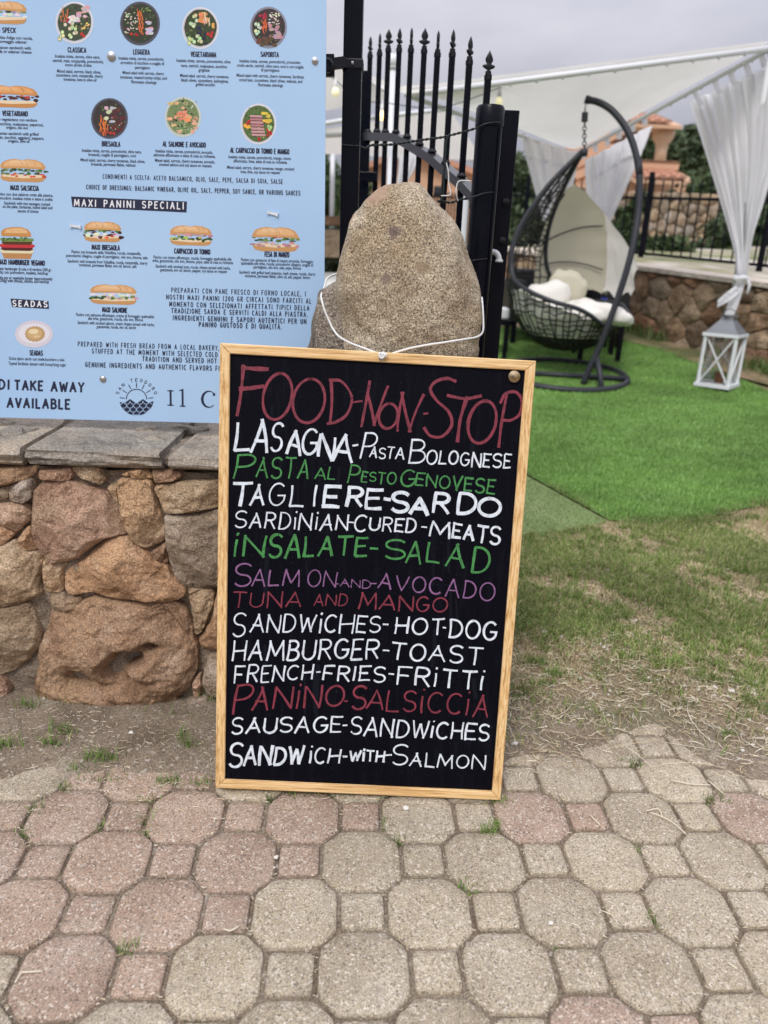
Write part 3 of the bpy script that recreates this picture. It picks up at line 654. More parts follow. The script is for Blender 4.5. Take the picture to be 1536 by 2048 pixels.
# mortar bed smeared between and over the slabs
mb = MB(); mb.box((-2.3, WD+.004, cz(600,392)+.006), (.33, 2.55, zt-.014))
o = mb.build('mortar_bed', M['mortar'], wall); subdiv_noise(o, 50, .012, 16); autosmooth(o, 80)
for (X, Y, w_, h_, s_) in ((90, 150, .07, .07, 1), (1080, 200, .06, .05, 2), (1240, 130, .11, .03, 3), (20, 90, .06, .03, 4), (1010, 140, .06, .03, 6)):
    p = atZ(X/3.413, 820+Y/3.413, zt)
    mb = MB(); mb.ball((p.x, p.y, zt-.002), 1, 20, (w_*.7, h_*1.0, .015)); o = mb.build('mortar_smear', M['smear_mortar'], wall, True)
    for v in o.data.vertices: v.co += Vector((1, 1, .12))*.022*noise.fractal(v.co*28+Vector((s_, 0, 0)), 1, 2, 4)

# ---------------------------------------------------------------- boulders
M['boulder'] = rock('boulder_granite', (.24, .185, .125), (.41, .355, .27), (.53, .475, .385), patch=(.34, .275, .19), grain=250, spk=.85, bstr=.9, bd=.005, facet=.2,
    spots=[(tuple(atD(787, 463, 1.93)), .014, (.13, .095, .09)), (tuple(atD(772, 558, 1.93)), .012, (.19, .14, .115)), (tuple(atD(845, 535, 1.93)), .016, (.27, .2, .13)), (tuple(atD(745, 374, 1.99)), .035, (.42, .28, .205)), (tuple(atD(690, 430, 2.0)), .02, (.42, .26, .18))])
# the spots used as (position, radius, colour)
M['boulder_side'] = rock('boulder_grey', (.25, .21, .165), (.42, .355, .275), (.52, .455, .36), patch=(.20, .17, .155), grain=190, spk=.8, bstr=1, bd=.008)
b8 = lambda L: [(600+x/3.84, 340+y/3.84) for x, y in L]
BD = 2.10
big = b8([(800,85),(870,95),(940,135),(990,195),(1040,262),(1110,330),(1180,412),(1230,500),(1262,590),(1300,700),(1340,780),(1370,850),(1388,950),(1398,1050),(1403,1150),(1398,1250),(1378,1330),(1368,1400),(1330,1500),(1250,1700),(1150,1900),(1000,2050),(700,2080),(450,1980),(300,1750),(262,1500),(265,1300),(275,1100),(283,950),(290,870),(300,790),(312,700),(330,600),(360,500),(380,410),(402,355),(450,300),(500,222),(560,155),(640,112),(720,88)])
ol = [(p.x, max(.845, p.z)) for p in (atD(x, y, BD) for x, y in big)]
o = stone_obj('boulder', ol, M['boulder'], None, BD, .165, seed=5, full=True, n=170, rings=44, rough=.011, detail=1.9)
tag(o, 'tall rounded granite boulder with white cord round it behind the chalkboard', 'boulder')
sm = b8([(330,800),(285,848),(232,872),(188,900),(150,945),(136,1040),(100,1150),(92,1250),(62,1360),(40,1500),(30,1700),(60,1900),(200,2050),(400,2080),(520,1900),(540,1500),(520,1100),(420,860)])
ol = [(p.x, max(.845, p.z)) for p in (atD(x, y, BD+.02) for x, y in sm)]
o = stone_obj('boulder', ol, M['boulder_side'], None, BD+.02, .13, seed=9, full=True, n=110, rings=26, rough=.009, detail=1.2)
tag(o, 'smaller dark-veined grey boulder pressed against the left foot of the tall boulder', 'boulder')
# ---------------------------------------------------------------- chalkboard
_o = Vector((-.307, 1.211, -1.0))*1.4; _a = Vector((.560, .010, -.010))*1.4; _bb = Vector((.006, .135, .840))*1.4
_s = 1.4/(1.4+.014); BO = CP+_o*_s*.997; BN = _a.cross(_bb).normalized()
if BN.y > 0: BN = -BN
B_ = lambda x, y, off=0: onP(x, y, BO+BN*off, BN)
TL, TR, BR, BL = (441, 686), (1071, 722), (1000, 1598), (432, 1573)
tl, tr, br, bl = (B_(*p) for p in (TL, TR, BR, BL))
board = empty('chalkboard', (bl+br)/2, 'large black chalkboard menu in a pale pine frame leaning on the boulder', 'chalkboard')
eu = ((tr-tl)+(br-bl)).normalized(); ev = ((tl-bl)+(tr-br)).normalized()
FW = .0245; TH = .019
cen = (tl+tr+br+bl)/4
def quadprism(q, th_f, th_b, name, m_, bev=.002):
    """prism on the board's plane: q = four corner points, proud th_f, back th_b; front edges eased"""
    c_ = sum(q, Vector())/4; mb = MB(); vs = []
    for off, ins in ((-th_b, 0), (th_f-bev, 0), (th_f, bev)):
        for p in q: d = (c_-p); vs.append(p+BN*off+(eu*math.copysign(min(ins, abs(d.dot(eu))), d.dot(eu))+ev*math.copysign(min(ins, abs(d.dot(ev))), d.dot(ev)))*(1 if ins else 0))
    fs = [(3, 2, 1, 0), (8, 9, 10, 11)]
    for r_ in (0, 4):
        for k in range(4): fs.append((r_+k, r_+(k+1) % 4, r_+4+(k+1) % 4, r_+4+k))
    mb.add(vs, fs); return mb.build(name, m_, board)
fh = TH*.45
i_ = lambda p, sx, sy: p+eu*FW*sx+ev*FW*sy
g_ = .0004
quadprism([tl+eu*g_, i_(tl, 1, -1)+eu*g_, i_(tr, -1, -1)-eu*g_, tr-eu*g_], fh, TH, 'frame_rail', M['wood_h'])
quadprism([bl+eu*g_, i_(bl, 1, 1)+eu*g_, i_(br, -1, 1)-eu*g_, br-eu*g_][::-1], fh, TH, 'frame_rail', M['wood_h'])
quadprism([tl-ev*g_, bl+ev*g_, i_(bl, 1, 1)+ev*g_, i_(tl, 1, -1)-ev*g_], fh, TH, 'frame_rail', M['wood_v'])
quadprism([tr-ev*g_, i_(tr, -1, -1)-ev*g_, i_(br, -1, 1)+ev*g_, br+ev*g_], fh, TH, 'frame_rail', M['wood_v'])
f_ = .8
quadprism([i_(tl, f_, -f_), i_(bl, f_, f_), i_(br, -f_, f_), i_(tr, -f_, -f_)], .0, .006, 'board_panel', M['board'], .0001)
za = lambda P: [(440+x/2.4, 680+y/2.4) for x, y in P]
zb = lambda P: [(430+x/2.363, 1100+y/2.363) for x, y in P]
def line(fn, m_, w, scale, items):
    F_ = Flat(BO, BN); F_.k = 20
    for it in items:
        if isinstance(it[1], list): F_.stroke(fn(it[1]), it[2] if len(it) > 2 else w, taper=.15)
        else:
            txt, x0, x1, t0, b0, t1, b1 = it[:7]; ww = it[7] if len(it) > 7 else w
            (X0, T0), (X1, T1) = fn([(x0, t0), (x1, t1)]); (_, B0), (_, B1) = fn([(x0, b0), (x1, b1)])
            F_.word(txt, X0, X1, T0, B0, T1, B1, ww*1.0, it[8] if len(it) > 8 else .13, hand=1.1)
    F_.build('lettering', m_, board)
E1 = lambda x0, y0, x1, y1, tl_=0, n=26: [((x0+x1)/2+(x1-x0)/2*math.cos(a)+tl_*math.sin(a), (y0+y1)/2+(y1-y0)/2*math.sin(a)) for a in [math.radians(-100+360*i/n) for i in range(n+2)]]
sp_ = lambda P, k=5: [(v.x, v.y) for v in smooth_pts([(x, y, 0) for x, y in P], k)]
line(za, M['pr'], 5.6, 2.4, [('S', [(112,122),(98,235),(82,362)], 6.4), ('S', [(106,133),(228,140)], 8.5), ('S', [(95,234),(150,232),(208,222)], 8), ('S', E1(207,160,345,382,-14)), ('S', E1(350,186,503,398,-10), 5.8),
 ('S', [(532,188),(528,400)], 6), ('S', sp_([(526,192),(585,200),(632,272),(612,352),(560,392),(516,402)])), ('S', [(640,299),(682,293)], 3.4), ('S', [(679,415),(719,198)], 5.6), ('S', [(708,255),(742,410)], 6), ('S', [(738,408),(806,222)], 5.2),
 ('S', E1(763,305,853,425,-6)), ('S', [(852,436),(880,252)]), ('S', [(872,252),(914,440)]), ('S', [(908,440),(978,262)], 5.4), ('S', [(978,354),(998,352)], 3.6),
 ('S', sp_([(1131,198),(1090,184),(1035,200),(1010,238),(1040,290),(1098,345),(1112,408),(1068,462),(1010,460),(980,422)]), 6.2), ('S', [(1093,266),(1180,278),(1252,268)], 7), ('S', [(1186,275),(1158,380),(1140,487)], 7),
 ('S', E1(1192,292,1325,496,-16), 6.4), ('S', [(1376,262),(1352,400),(1338,514)], 5.6), ('S', sp_([(1346,302),(1370,258),(1420,250),(1449,290),(1442,350),(1400,384),(1352,384)]), 6)])
line(za, M['pw'], 3, 2.4, [('L', 80, 148, 402, 533, 402, 528, 6.2), ('A', 155, 232, 388, 535, 388, 535, 6), ('S', 250, 300, 402, 530, 402, 530, 5.4), ('A', 325, 390, 425, 540, 425, 552, 5.6), ('G', 398, 468, 430, 545, 430, 545, 5), ('N', 480, 545, 448, 560, 448, 580, 6.4), ('A', 552, 640, 447, 575, 447, 585, 6.4), ('S', [(638,507),(662,503)], 3.6),
 ('P', 682, 748, 448, 570, 448, 570, 3.2, .2), ('ASTA', 722, 884, 512, 560, 520, 576, 2.9), ('B', 912, 988, 480, 588, 485, 588, 3.6), ('OLOGNESE', 994, 1396, 530, 592, 552, 614, 3.4)])
line(za, M['pg'], 3, 2.4, [('P', 72, 165, 552, 665, 552, 660, 4, .2), ('ASTA', 178, 428, 562, 655, 572, 668, 3.4), ('AL', 460, 554, 612, 665, 612, 670, 2.8), ('P', 618, 668, 600, 685, 605, 690, 3.2, .2), ('ESTO', 682, 845, 630, 678, 640, 690, 2.8), ('G', 870, 938, 622, 702, 625, 702, 3.4), ('ENOVESE', 945, 1322, 638, 700, 668, 738, 3.6)])
line(za, M['pw'], 5.8, 2.4, [('T', 62, 148, 686, 795, 680, 795, 6), ('A', 150, 214, 690, 795, 700, 795, 5), ('G', 238, 312, 688, 795, 692, 795, 3.4), ('L', 340, 402, 705, 798, 705, 800, 3.8), ('I', 445, 466, 700, 792, 700, 792, 4), ('E', 500, 575, 705, 803, 705, 805, 7), ('R', 610, 685, 703, 800, 710, 802, 6.6), ('E', 708, 775, 712, 803, 712, 805, 6.4), ('S', [(790,762),(816,766)], 7),
 ('S', 828, 905, 730, 825, 730, 830, 7.4), ('A', 915, 998, 762, 830, 762, 835, 7.4), ('R', 1026, 1100, 738, 828, 745, 832, 7), ('D', 1145, 1228, 735, 835, 740, 838, 7), ('O', 1242, 1346, 757, 848, 757, 848, 6.8, .02)])
line(za, M['pw'], 3.1, 2.4, [('S', 75, 128, 822, 898, 822, 898, 3.4), ('ARDiNiAN', 145, 614, 828, 902, 838, 912, 3.3), ('S', [(618,874),(640,876)], 3), ('C', 648, 705, 845, 918, 845, 918, 4), ('URED', 720, 940, 852, 915, 862, 922, 3.6), ('S', [(968,897),(992,899)], 3), ('M', 1012, 1105, 868, 940, 875, 950, 4), ('EATS', 1120, 1345, 880, 950, 895, 980, 4.8)])
line(za, M['pg'], 4.6, 2.4, [('iN', 70, 215, 938, 1035, 945, 1038, 5), ('SALATE', 240, 705, 935, 1042, 952, 1035, 5.2), ('S', [(722,1000),(756,1002)], 4.4), ('S', 795, 890, 958, 1045, 958, 1050, 4.6), ('A', 900, 965, 970, 1068, 970, 1072, 4.4), ('L', 1000, 1055, 968, 1062, 968, 1068, 4.6), ('A', 1092, 1175, 970, 1085, 975, 1095, 5), ('D', 1215, 1294, 998, 1115, 1005, 1120, 5.2)])
line(zb, M['pp'], 2.6, 2.363, [('S', 96, 172, 62, 168, 62, 168, 3.4), ('ALM', 178, 400, 88, 165, 95, 172, 3.2), ('ON', 440, 575, 95, 170, 105, 180, 2.5), ('S', [(572,160),(585,160)], 2), ('AND', 592, 735, 135, 172, 142, 188, 2), ('S', [(738,158),(762,158)], 2.2), ('AVOCADO', 775, 1322, 110, 180, 155, 242, 3)])
line(zb, M['pr'], 3, 2.363, [('TUNA', 85, 410, 203, 270, 202, 268, 3.1), ('AND', 470, 626, 215, 262, 210, 265, 2.6), ('MANGO', 685, 1098, 205, 276, 228, 297, 3.4)])
line(zb, M['pw'], 3.2, 2.363, [('S', 88, 145, 300, 405, 300, 405, 3.5), ('ANDWiCHES', 172, 782, 305, 388, 312, 390, 3.6), ('S', [(795,351),(818,352)], 3.2), ('HOT', 855, 1082, 318, 395, 330, 402, 3.8), ('S', [(1078,366),(1090,368)], 3), ('DOG', 1108, 1330, 330, 408, 345, 425, 4.2)])
line(zb, M['pw'], 3.6, 2.363, [('HAMBURGER', 88, 775, 430, 522, 424, 512, 4.1), ('S', [(795,474),(822,476)], 3.2), ('TOAST', 835, 1265, 435, 515, 465, 540, 3.9)])
line(zb, M['pw'], 3.4, 2.363, [('FRENCH', 95, 462, 548, 628, 545, 610, 3.6), ('S', [(480,577),(497,576)], 3), ('FRIES', 515, 805, 548, 612, 555, 622, 3.8), ('S', [(822,585),(845,587)], 3), ('FRiTTi', 865, 1270, 550, 630, 580, 662, 4.2)])
line(zb, M['pr'], 3.6, 2.363, [('P', 92, 175, 642, 772, 642, 760, 4.4, .2), ('ANiNO', 180, 610, 648, 752, 645, 738, 4.2), ('S', [(612,715),(626,713)], 3.2), ('S', 652, 715, 645, 750, 645, 750, 4.8), ('ALSiCCiA', 720, 1296, 658, 752, 690, 788, 4)])
line(zb, M['pw'], 3.4, 2.363, [('SAUSAGE', 82, 598, 795, 868, 788, 858, 3.9), ('S', [(605,829),(624,828)], 3.2), ('SANDWiCHES', 645, 1295, 790, 872, 830, 902, 3.9)])
line(zb, M['pw'], 4, 2.363, [('S', 72, 130, 910, 1025, 910, 1025, 5), ('ANDW', 142, 418, 932, 1020, 935, 1008, 5.6), ('iCH', 448, 592, 938, 1005, 942, 1008, 4), ('S', [(606,976),(624,976)], 3.6), ('WiTH', 638, 798, 950, 996, 952, 998, 4.2), ('S', [(806,970),(834,968)], 3.4), ('S', 842, 912, 918, 1018, 918, 1018, 3), ('ALMON', 925, 1275, 958, 1022, 972, 1036, 3.2)])
# smears of wiped chalk
F_ = Flat(BO, BN)
M['smear'] = mat('old_chalk_dust', (.0085, .009, .014), .9, spec=.05)
for k in range(26):
    x = random.uniform(480, 1000); y = random.uniform(800, 1480); L_ = random.uniform(20, 110); F_.stroke([(x+random.uniform(-3, 3)-(y_-y)*.04, y_) for y_ in (y, y+L_*.5, y+L_)], random.uniform(1.5, 9))
for k in range(70):
    x = random.uniform(470, 1000); y = random.uniform(740, 1560); F_.stroke([(x, y), (x+random.uniform(-5, 5), y+random.uniform(-3, 3))], random.uniform(.8, 1.8))
F_.k = 0; F_.build('chalk_smudges', M['smear'], board)['kind'] = 'stuff'
# knob, ring and screw eye
p = B_(1028, 753, .003)
mb = MB(); mb.lathe(p, [(.013, 0), (.0145, .004), (.012, .006), (.0125, .008), (.009, .011), (.0095, .0125), (.005, .016), (.0045, .0175), (.001, .018)], 24, BN)
autosmooth(mb.build('knob', M['brass'], board), 50)
p = B_(765, 712, .012)
mb = MB(); mb.tube([p+eu*.0055*math.cos(a)+BN*.004*math.sin(a)+ev*.011*math.sin(a+.6) for a in [2*math.pi*k/16 for k in range(16)]], .0013, 6, True)
mb.tube([p+BN*-.012+ev*-.004, p+BN*.001+ev*-.004], .0018, 6); mb.build('screw_eye', M['steel'], board, True)

# ---------------------------------------------------------------- cord round the boulders
cpts = []
for x, y, d in ((205,842,2.14),(240,815,2.16),(290,796,2.20)): pass
c1 = [(620,1418,1.872),(560,1395,1.885),(480,1365,1.90),(400,1335,1.925),(340,1305,1.95),(290,1270,1.975),(250,1215,1.995),(220,1150,2.005),(190,1080,2.01),(170,1010,2.02),(163,962,2.05),(185,905,2.13),(205,842,2.18),(240,812,2.22),(300,792,2.26)]
c2 = [(640,1440,1.868),(680,1420,1.876),(740,1400,1.885),(850,1368,1.89),(1000,1340,1.895),(1100,1326,1.90),(1200,1310,1.92),(1290,1296,1.95),(1350,1285,1.985),(1390,1262,2.02),(1406,1225,2.06),(1407,1150,2.09),(1402,1050,2.12),(1396,980,2.2)]
mb = MB()
for c_ in (c1, c2): mb.tube(smooth_pts([atD(600+x/3.84, 340+y/3.84, d) for x, y, d in c_], 6), .0028, 8)
kp = B_(764, 711, .016)
mb.tube([kp+Vector((.007*math.cos(a*2.1), -.002+.003*math.sin(a*1.3), .006*math.sin(a*2.9))) for a in [k*.25 for k in range(26)]], .0026, 7)
mb.tube([kp, kp+Vector((.006, -.003, -.004)), kp+Vector((.012, -.002, .006))], .0026, 7)
tag(mb.build('cord', M['cord'], None, True), 'thin white cord knotted to the chalkboard and looped round both boulders', 'cord')

# ---------------------------------------------------------------- menu panel
PD = 2.29
PN = Vector((0, -1, 0)); PO = Vector((0, PD, 1.3))
Pp = lambda x, y, off=0: onP(x, y, PO+PN*off, PN)
pa, pb_, pc = Pp(440, 847), Pp(650.5, 0), Pp(-340, 826)
sign = empty('menu_panel', ((pa.x+pb_.x)/2-.3, PD, pa.z), 'large pale blue printed menu panel with food pictures standing on the wall', 'sign')
mb = MB(); pass
# bottom edge runs slightly uphill to the right in the panel's own plane
xr0 = Pp(650.8, 560).x; xr1 = pb_.x; zt1 = 2.42; xl = pc.x
vs = []
zl, zr = pc.z, Pp(651, 852).z
for off in (0, .004):
    vs += [(xl, PD-.0+off, zl), (xr0, PD+off, zr), (xr1, PD+off, zt1), (xl, PD+off, zt1)]
mb.add(vs, [(0, 1, 2, 3), (7, 6, 5, 4), (0, 4, 5, 1), (1, 5, 6, 2), (2, 6, 7, 3), (3, 7, 4, 0)])
mb.build('panel', M['panel'], sign)
SL = .029
curve = bpy.data.curves.new('txt', 'FONT'); tob = bpy.data.objects.new('txt', curve); COL.objects.link(tob); curve.fill_mode = 'FRONT'; curve.resolution_u = 2
def small(F_, txt, x0, x1, ymid, cap, w=.015, sk=.0):
    curve.body = txt; curve.offset = w; curve.shear = sk
    dg = bpy.context.evaluated_depsgraph_get(); dg.update(); ev_ = tob.evaluated_get(dg); me = ev_.to_mesh()
    n = len(me.vertices); a = np.empty(n*3, np.float32); me.vertices.foreach_get('co', a); a = a.reshape(-1, 3)
    xa, xb = a[:, 0].min(), a[:, 0].max(); o_ = F_.off(); sc = (x1-x0)/(xb-xa); vc = cap/.70; F_.mb.col = (0, 0, 0, 1)
    vs = []
    for u, v, _ in a:
        x = x0+(u-xa)*sc; y = ymid+cap/2-v*vc+(x-(x0+x1)/2)*SL; vs.append(F_.P(x, y, o_))
    F_.mb.add(vs, [tuple(p.vertices) for p in me.polygons]); ev_.to_mesh_clear()
def capline(F_, txt, x0, x1, ymid, cap, w, gap=.5):
    if cap < 10: gap = .75
    t0 = ymid-cap/2-(x1-x0)/2*SL; t1 = ymid-cap/2+(x1-x0)/2*SL
    F_.word(txt, x0, x1, t0, t0+cap, t1, t1+cap, w, .01, gap=gap)
BL_ = [ # title (text, x0, x1, y, cap) then lines (text, x0, x1, y)
 [("CLASSICA",135,173,100), ("Insalata mista, carote, olive nere,",110,200,113),("cetrioli, mais, mozzarella, pomodorini,",105,207,122),("tonno all'olio d'oliva",130,183,130),("Mixed salad, carrots, black olives,",114,202,143),("cucumbers, corn, mozzarella, cherry",112,206,151),("tomatoes, tuna in olive oil",127,193,159)],
 [("LEGGERA",266,300,104), ("Insalata mista, carote, pomodorini,",237,328,117),("arrostino di tacchino e scaglie di",241,328,126),("parmigiano",270,300,135),("Mixed salad with carrots, cherry",245,328,146),("tomatoes, roasted turkey strips, and",240,334,155),("Parmesan shavings",262,313,164)],
 [("VEGETARIANA",381,433,109), ("Insalata mista, carote, pomodorini, olive",353,461,122),("nere, cetrioli, melanzane, zucchine",362,454,132),("grigliate",397,419,140),("Mixed salad, carrots, cherry tomatoes,",360,458,152),("black olives, cucumbers, aubergines,",362,457,161),("grilled zucchini",391,430,169)],
 [("SAPORITA",521,558,109), ("Insalata mista, carote, pomodorini, prosciutto",479,601,123),("crudo sardo, cetrioli, olive nere, noci e con scaglie",474,607,132),("di parmigiano",522,559,140),("Mixed salad with carrots, cherry tomatoes, Sardinian",473,608,152),("cured ham, cucumbers, black olives, walnuts, and",478,605,161),("Parmesan shavings",516,566,170)],
 [("MAXI SPECK",-22,32,60), ("con speck Alto Adige con rucola,",-34,65,75),("olive e formaggio edamer",-25,54,83),("Italian bacon sandwich with",-22,62,95),("mozzarella or edamer cheese",-28,63,103)],
 [("VEGETARIANO",4,56,227), ("Panino vegetariano con verdure",-18,74,239),("grigliate, zucchine, melanzane, peperoni,",-30,87,248),("origano, olio evo",12,56,255),("Vegetarian sandwich with grilled",-16,77,267),("vegetables, zucchini, eggplant, peppers,",-25,88,275),("oregano, olive oil",16,59,282)],
 [("MAXI SALSICCIA",20,78,376), ("Panino con due salsicce cotte alla piastra,",-8,106,389),("pomodori, insalata mista e salse a scelta",-6,105,397),("Sandwich with two sausages cooked",8,100,407),("on the plate, tomatoes, mixed salad and",5,105,414),("sauces of choice",35,77,422)],
 [("BRESAOLA",203,241,288), ("Insalata mista, carote, pomodorini, olive nere,",164,283,302),("bresaola, scaglie di parmigiano, noci",177,272,310),("Mixed salad, carrots, cherry tomatoes, black olives,",161,290,321),("bresaola, parmesan flakes, walnuts",182,271,329)],
 [("AL SALMONE E AVOCADO",325,412,289), ("Insalata mista, carote, pomodorini, avocado,",311,426,303),("salmone affumicato e salsa di soia su richiesta.",307,431,311),("Mixed salad, carrots, cherry tomatoes, avocado,",310,430,322),("smoked salmon and soy sauce on request.",318,424,330)],
 [("AL CARPACCIO DI TONNO E MANGO",460,579,302), ("Insalata mista, carote, pomodorini, mango, tonno",457,582,315),("affumicato, lime, salsa di soia su richiesta",467,574,323),("Mixed salad, carrots, cherry tomatoes, mango, smoked",454,588,336),("tuna, lime, soy sauce on request",481,560,344)],
 [("MAXI BRESAOLA",183,240,495), ("Panino con bresaola della Valtellina, rucola, mozzarella,",143,282,505),("pomodorini ciliegino, scaglie di parmigiano, olio evo, limone, sale",132,295,513),("Sandwich with bresaola from Valtellina, rucola, mozzarella, cherry",135,295,524),("tomatoes, parmesan flakes, evo oil, lemon, salt",158,273,531)],
 [("CARPACCIO DI TONNO",348,421,503), ("Panino con tonno affumicato, rucola, formaggio spalmabile alle",307,463,516),("erbe, guacamole, olio evo, limone, pepe, salsa di soia su richiesta",305,466,523),("Sandwich with smoked tuna, rucola, cheese spread with herbs,",311,461,534),("guacamole, evo oil, lemon, pepper, soy sauce on request",320,454,541)],
 [("FESA DI MANZO",529,579,509), ("Panino con carpaccio di fesa di manzo arrostita, formaggio",482,626,521),("spalmabile alle erbe, rucola, pomodorini ciliegino, scaglie di",482,626,528),("parmigiano, olio evo, sale, pepe, limone",507,602,535),("Sandwich with grilled beef carpaccio, herb cheese, rucola, cherry",478,631,546),("tomatoes, parmesan flakes, olive oil, salt, pepper, lemon",490,620,553)],
 [("MAXI HAMBURGER VEGANO",-4,90,525), ("Doppio hamburger di soia o di verdura (200 gr.",-10,103,538),("circa) con pomodoro, insalata, ketchup",-8,96,545),("Double soy or vegetable burger (approximately",-12,105,556),("200g) with tomato, lettuce, and ketchup",0,98,562)],
 [("MAXI SALMONE",204,255,620), ("Panino con salmone affumicato, crema di formaggio spalmabile",152,308,631),("alle erbe, guacamole, rucola, olio evo, limone",176,286,638),("Sandwich with smoked salmon, cream cheese spread with herbs,",155,309,647),("guacamole, rucola, evo oil, lemon",193,272,654)],
 [("SEADAS",59,86,706), ("Dolce tipico sardo con miele/zucchero a velo",18,129,718),("Typical Sardinian dessert with honey/icing sugar",17,132,728)],
]
for blk in BL_:
    F_ = Flat(PO, PN); n_it = 1+(len(blk)-1)//2
    for i, (tx, x0, x1, y) in enumerate(blk):
        if i == 0: F_.word(tx, x0+1, x1-1, y-4.6-(x1-x0)/2*SL, y+4.6-(x1-x0)/2*SL, y-4.6+(x1-x0)/2*SL, y+4.6+(x1-x0)/2*SL, 2.0, .01, gap=.42)
        else: small(F_, tx, x0, x1, y, 6.2, .02, 0 if i <= n_it else .12)
    F_.build('caption', M['navy'], sign)
for lines, cap, w in (
 ([("CONDIMENTI A SCELTA: ACETO BALSAMICO, OLIO, SALE, PEPE, SALSA DI SOIA, SALSE",206,565,358),("CHOICE OF DRESSINGS: BALSAMIC VINEGAR, OLIVE OIL, SALT, PEPPER, SOY SAUCE, OR VARIOUS SAUCES",173,600,380)], 8.4, 1.35),
 ([("PREPARATI CON PANE FRESCO DI FORNO LOCALE, I",343,611,584),("NOSTRI MAXI PANINI (200 GR CIRCA) SONO FARCITI AL",333,622,598),("MOMENTO CON SELEZIONATI AFFETTATI TIPICI DELLA",339,618,612),("TRADIZIONE SARDA E SERVITI CALDI ALLA PIASTRA.",343,615,625),("INGREDIENTI GENUINI E SAPORI AUTENTICI PER UN",346,612,639),("PANINO GUSTOSO E DI QUALITÀ.",398,563,651)], 9, 1.45),
 ([("PREPARED WITH FRESH BREAD FROM A LOCAL BAKERY,",156,438,692),("STUFFED AT THE MOMENT WITH SELECTED COLD CUTS",184,466,706),("TRADITION AND SERVED HOT ON",285,452,720),("GENUINE INGREDIENTS AND AUTHENTIC FLAVORS FOR",171,448,733)], 9, 1.45),
 ([("DI",-2,18,769),("TAKE",30,85,771),("AWAY",103,167,774),("E",-14,-2,803),("AVAILABLE",15,139,807)], 18, 4.2)):
    F_ = Flat(PO, PN)
    for tx, x0, x1, y in lines: capline(F_, tx, x0, x1, y, cap, w, 1.0 if cap < 10 else .55)
    F_.build('caption', M['navy'], sign)
for quad, tx, x0, x1, y, cap in (([(142,393),(374,403),(373,425),(145,414)], "MAXI PANINI SPECIALI", 149, 367, 408.5, 13), ([(21,597),(97,602),(98,618),(24,614)], "SEADAS", 26, 94, 607.5, 11)):
    F_ = Flat(PO, PN); F_.fill(quad); F_.build('banner', M['navy'], sign)
    F_ = Flat(PO, PN); F_.k = 10; capline(F_, tx, x0, x1, y, cap, 2.3, .75); F_.build('lettering', M['ink_white'], sign)
# serif name, emblem
F_ = Flat(PO, PN)
def serifI(x, t, b_, w, top_full=True):
    F_.stroke([(x, t), (x+.4, b_)], w); F_.fill([(x-w*1.5, b_-2), (x+w*1.5, b_-1.6), (x+w*1.5, b_+.6), (x-w*1.5, b_+.2)])
    if top_full: F_.fill([(x-w*1.5, t-.6), (x+w*1.5, t-.2), (x+w*1.5, t+2), (x-w*1.5, t+1.6)])
    else: F_.fill([(x-w*1.6, t+1), (x+w*.5, t-1), (x+w*.5, t+2), (x-w*1.6, t+3)])
serifI(341, 781, 811, 4.2); serifI(365, 779, 813, 4, False)
C_ = [(418+13.5*math.cos(R(a)), 798.5+16*math.sin(R(a))) for a in range(-48, -318, -12)]
for i in range(len(C_)-1): F_.stroke(C_[i:i+2], 1.6+3.6*math.sin(math.pi*(i+.5)/(len(C_)-1))**2)
F_.fill([(428+2.8*math.cos(a), 789+3.2*math.sin(a)) for a in [k*.7 for k in range(9)]])
F_.build('lettering', M['navy'], sign)
F_ = Flat(PO, PN)
ex, ey = 273, 800
F_.stroke([(ex+20.5*math.cos(R(a)), ey-1+20.5*math.sin(R(a))) for a in range(-178, 0, 8)], 1.8)
for a in (-174, -146, -118, -90, -62, -34, -6): F_.stroke([(ex+24*math.cos(R(a)), ey-1+24*math.sin(R(a))), (ex+33*math.cos(R(a)), ey-1+33*math.sin(R(a)))], 1.7)
# waves: scales filling the lower half circle, pale seams between
low = [(ex+34*math.cos(R(a)), ey+31*math.sin(R(a))) for a in range(4, 177, 8)]
F_.fill(low+[(ex-34, ey+4), (ex-24, ey+6), (ex-13, ey-2), (ex, ey+7), (ex+13, ey-2), (ex+24, ey+6), (ex+34, ey+4)][::1])
F_.build('emblem', M['navy'], sign)
F_ = Flat(PO, PN); F_.k = 12
for r_, yy in enumerate((4, 12, 20, 28)):
    for k in range(-3, 4):
        cx_ = ex+k*13*2/2*1.0*1.0+(6.5 if r_ % 2 == 0 else 0)
        pts = [(cx_+6.6*math.cos(R(a)), ey+yy-3+7.5*math.sin(R(a))) for a in range(8, 173, 16)]
        pts = [q for q in pts if ((q[0]-ex)/34)**2+((q[1]-ey)/31)**2 < 1 and q[1] > ey+2]
        if len(pts) > 2: F_.stroke(pts, 1.1)
F_.build('emblem', M['panel'], sign)
F_ = Flat(PO, PN)
for i, ch in enumerate("SAN TEODORO"):
    if ch == ' ': continue
    a = R(-158+i*13.6); cx_, cy_ = ex+41*math.cos(a), ey+1+41*math.sin(a); ca, sa = math.cos(a+math.pi/2), math.sin(a+math.pi/2)
    for st in GL[ch][1]: F_.stroke([(cx_+(u-.5)*4.2*ca-(.5-v)*6*sa*-1*-1, cy_+(u-.5)*4.2*sa+(.5-v)*6*ca) for u, v in st], 1.2)
F_.build('lettering', M['navy'], sign)
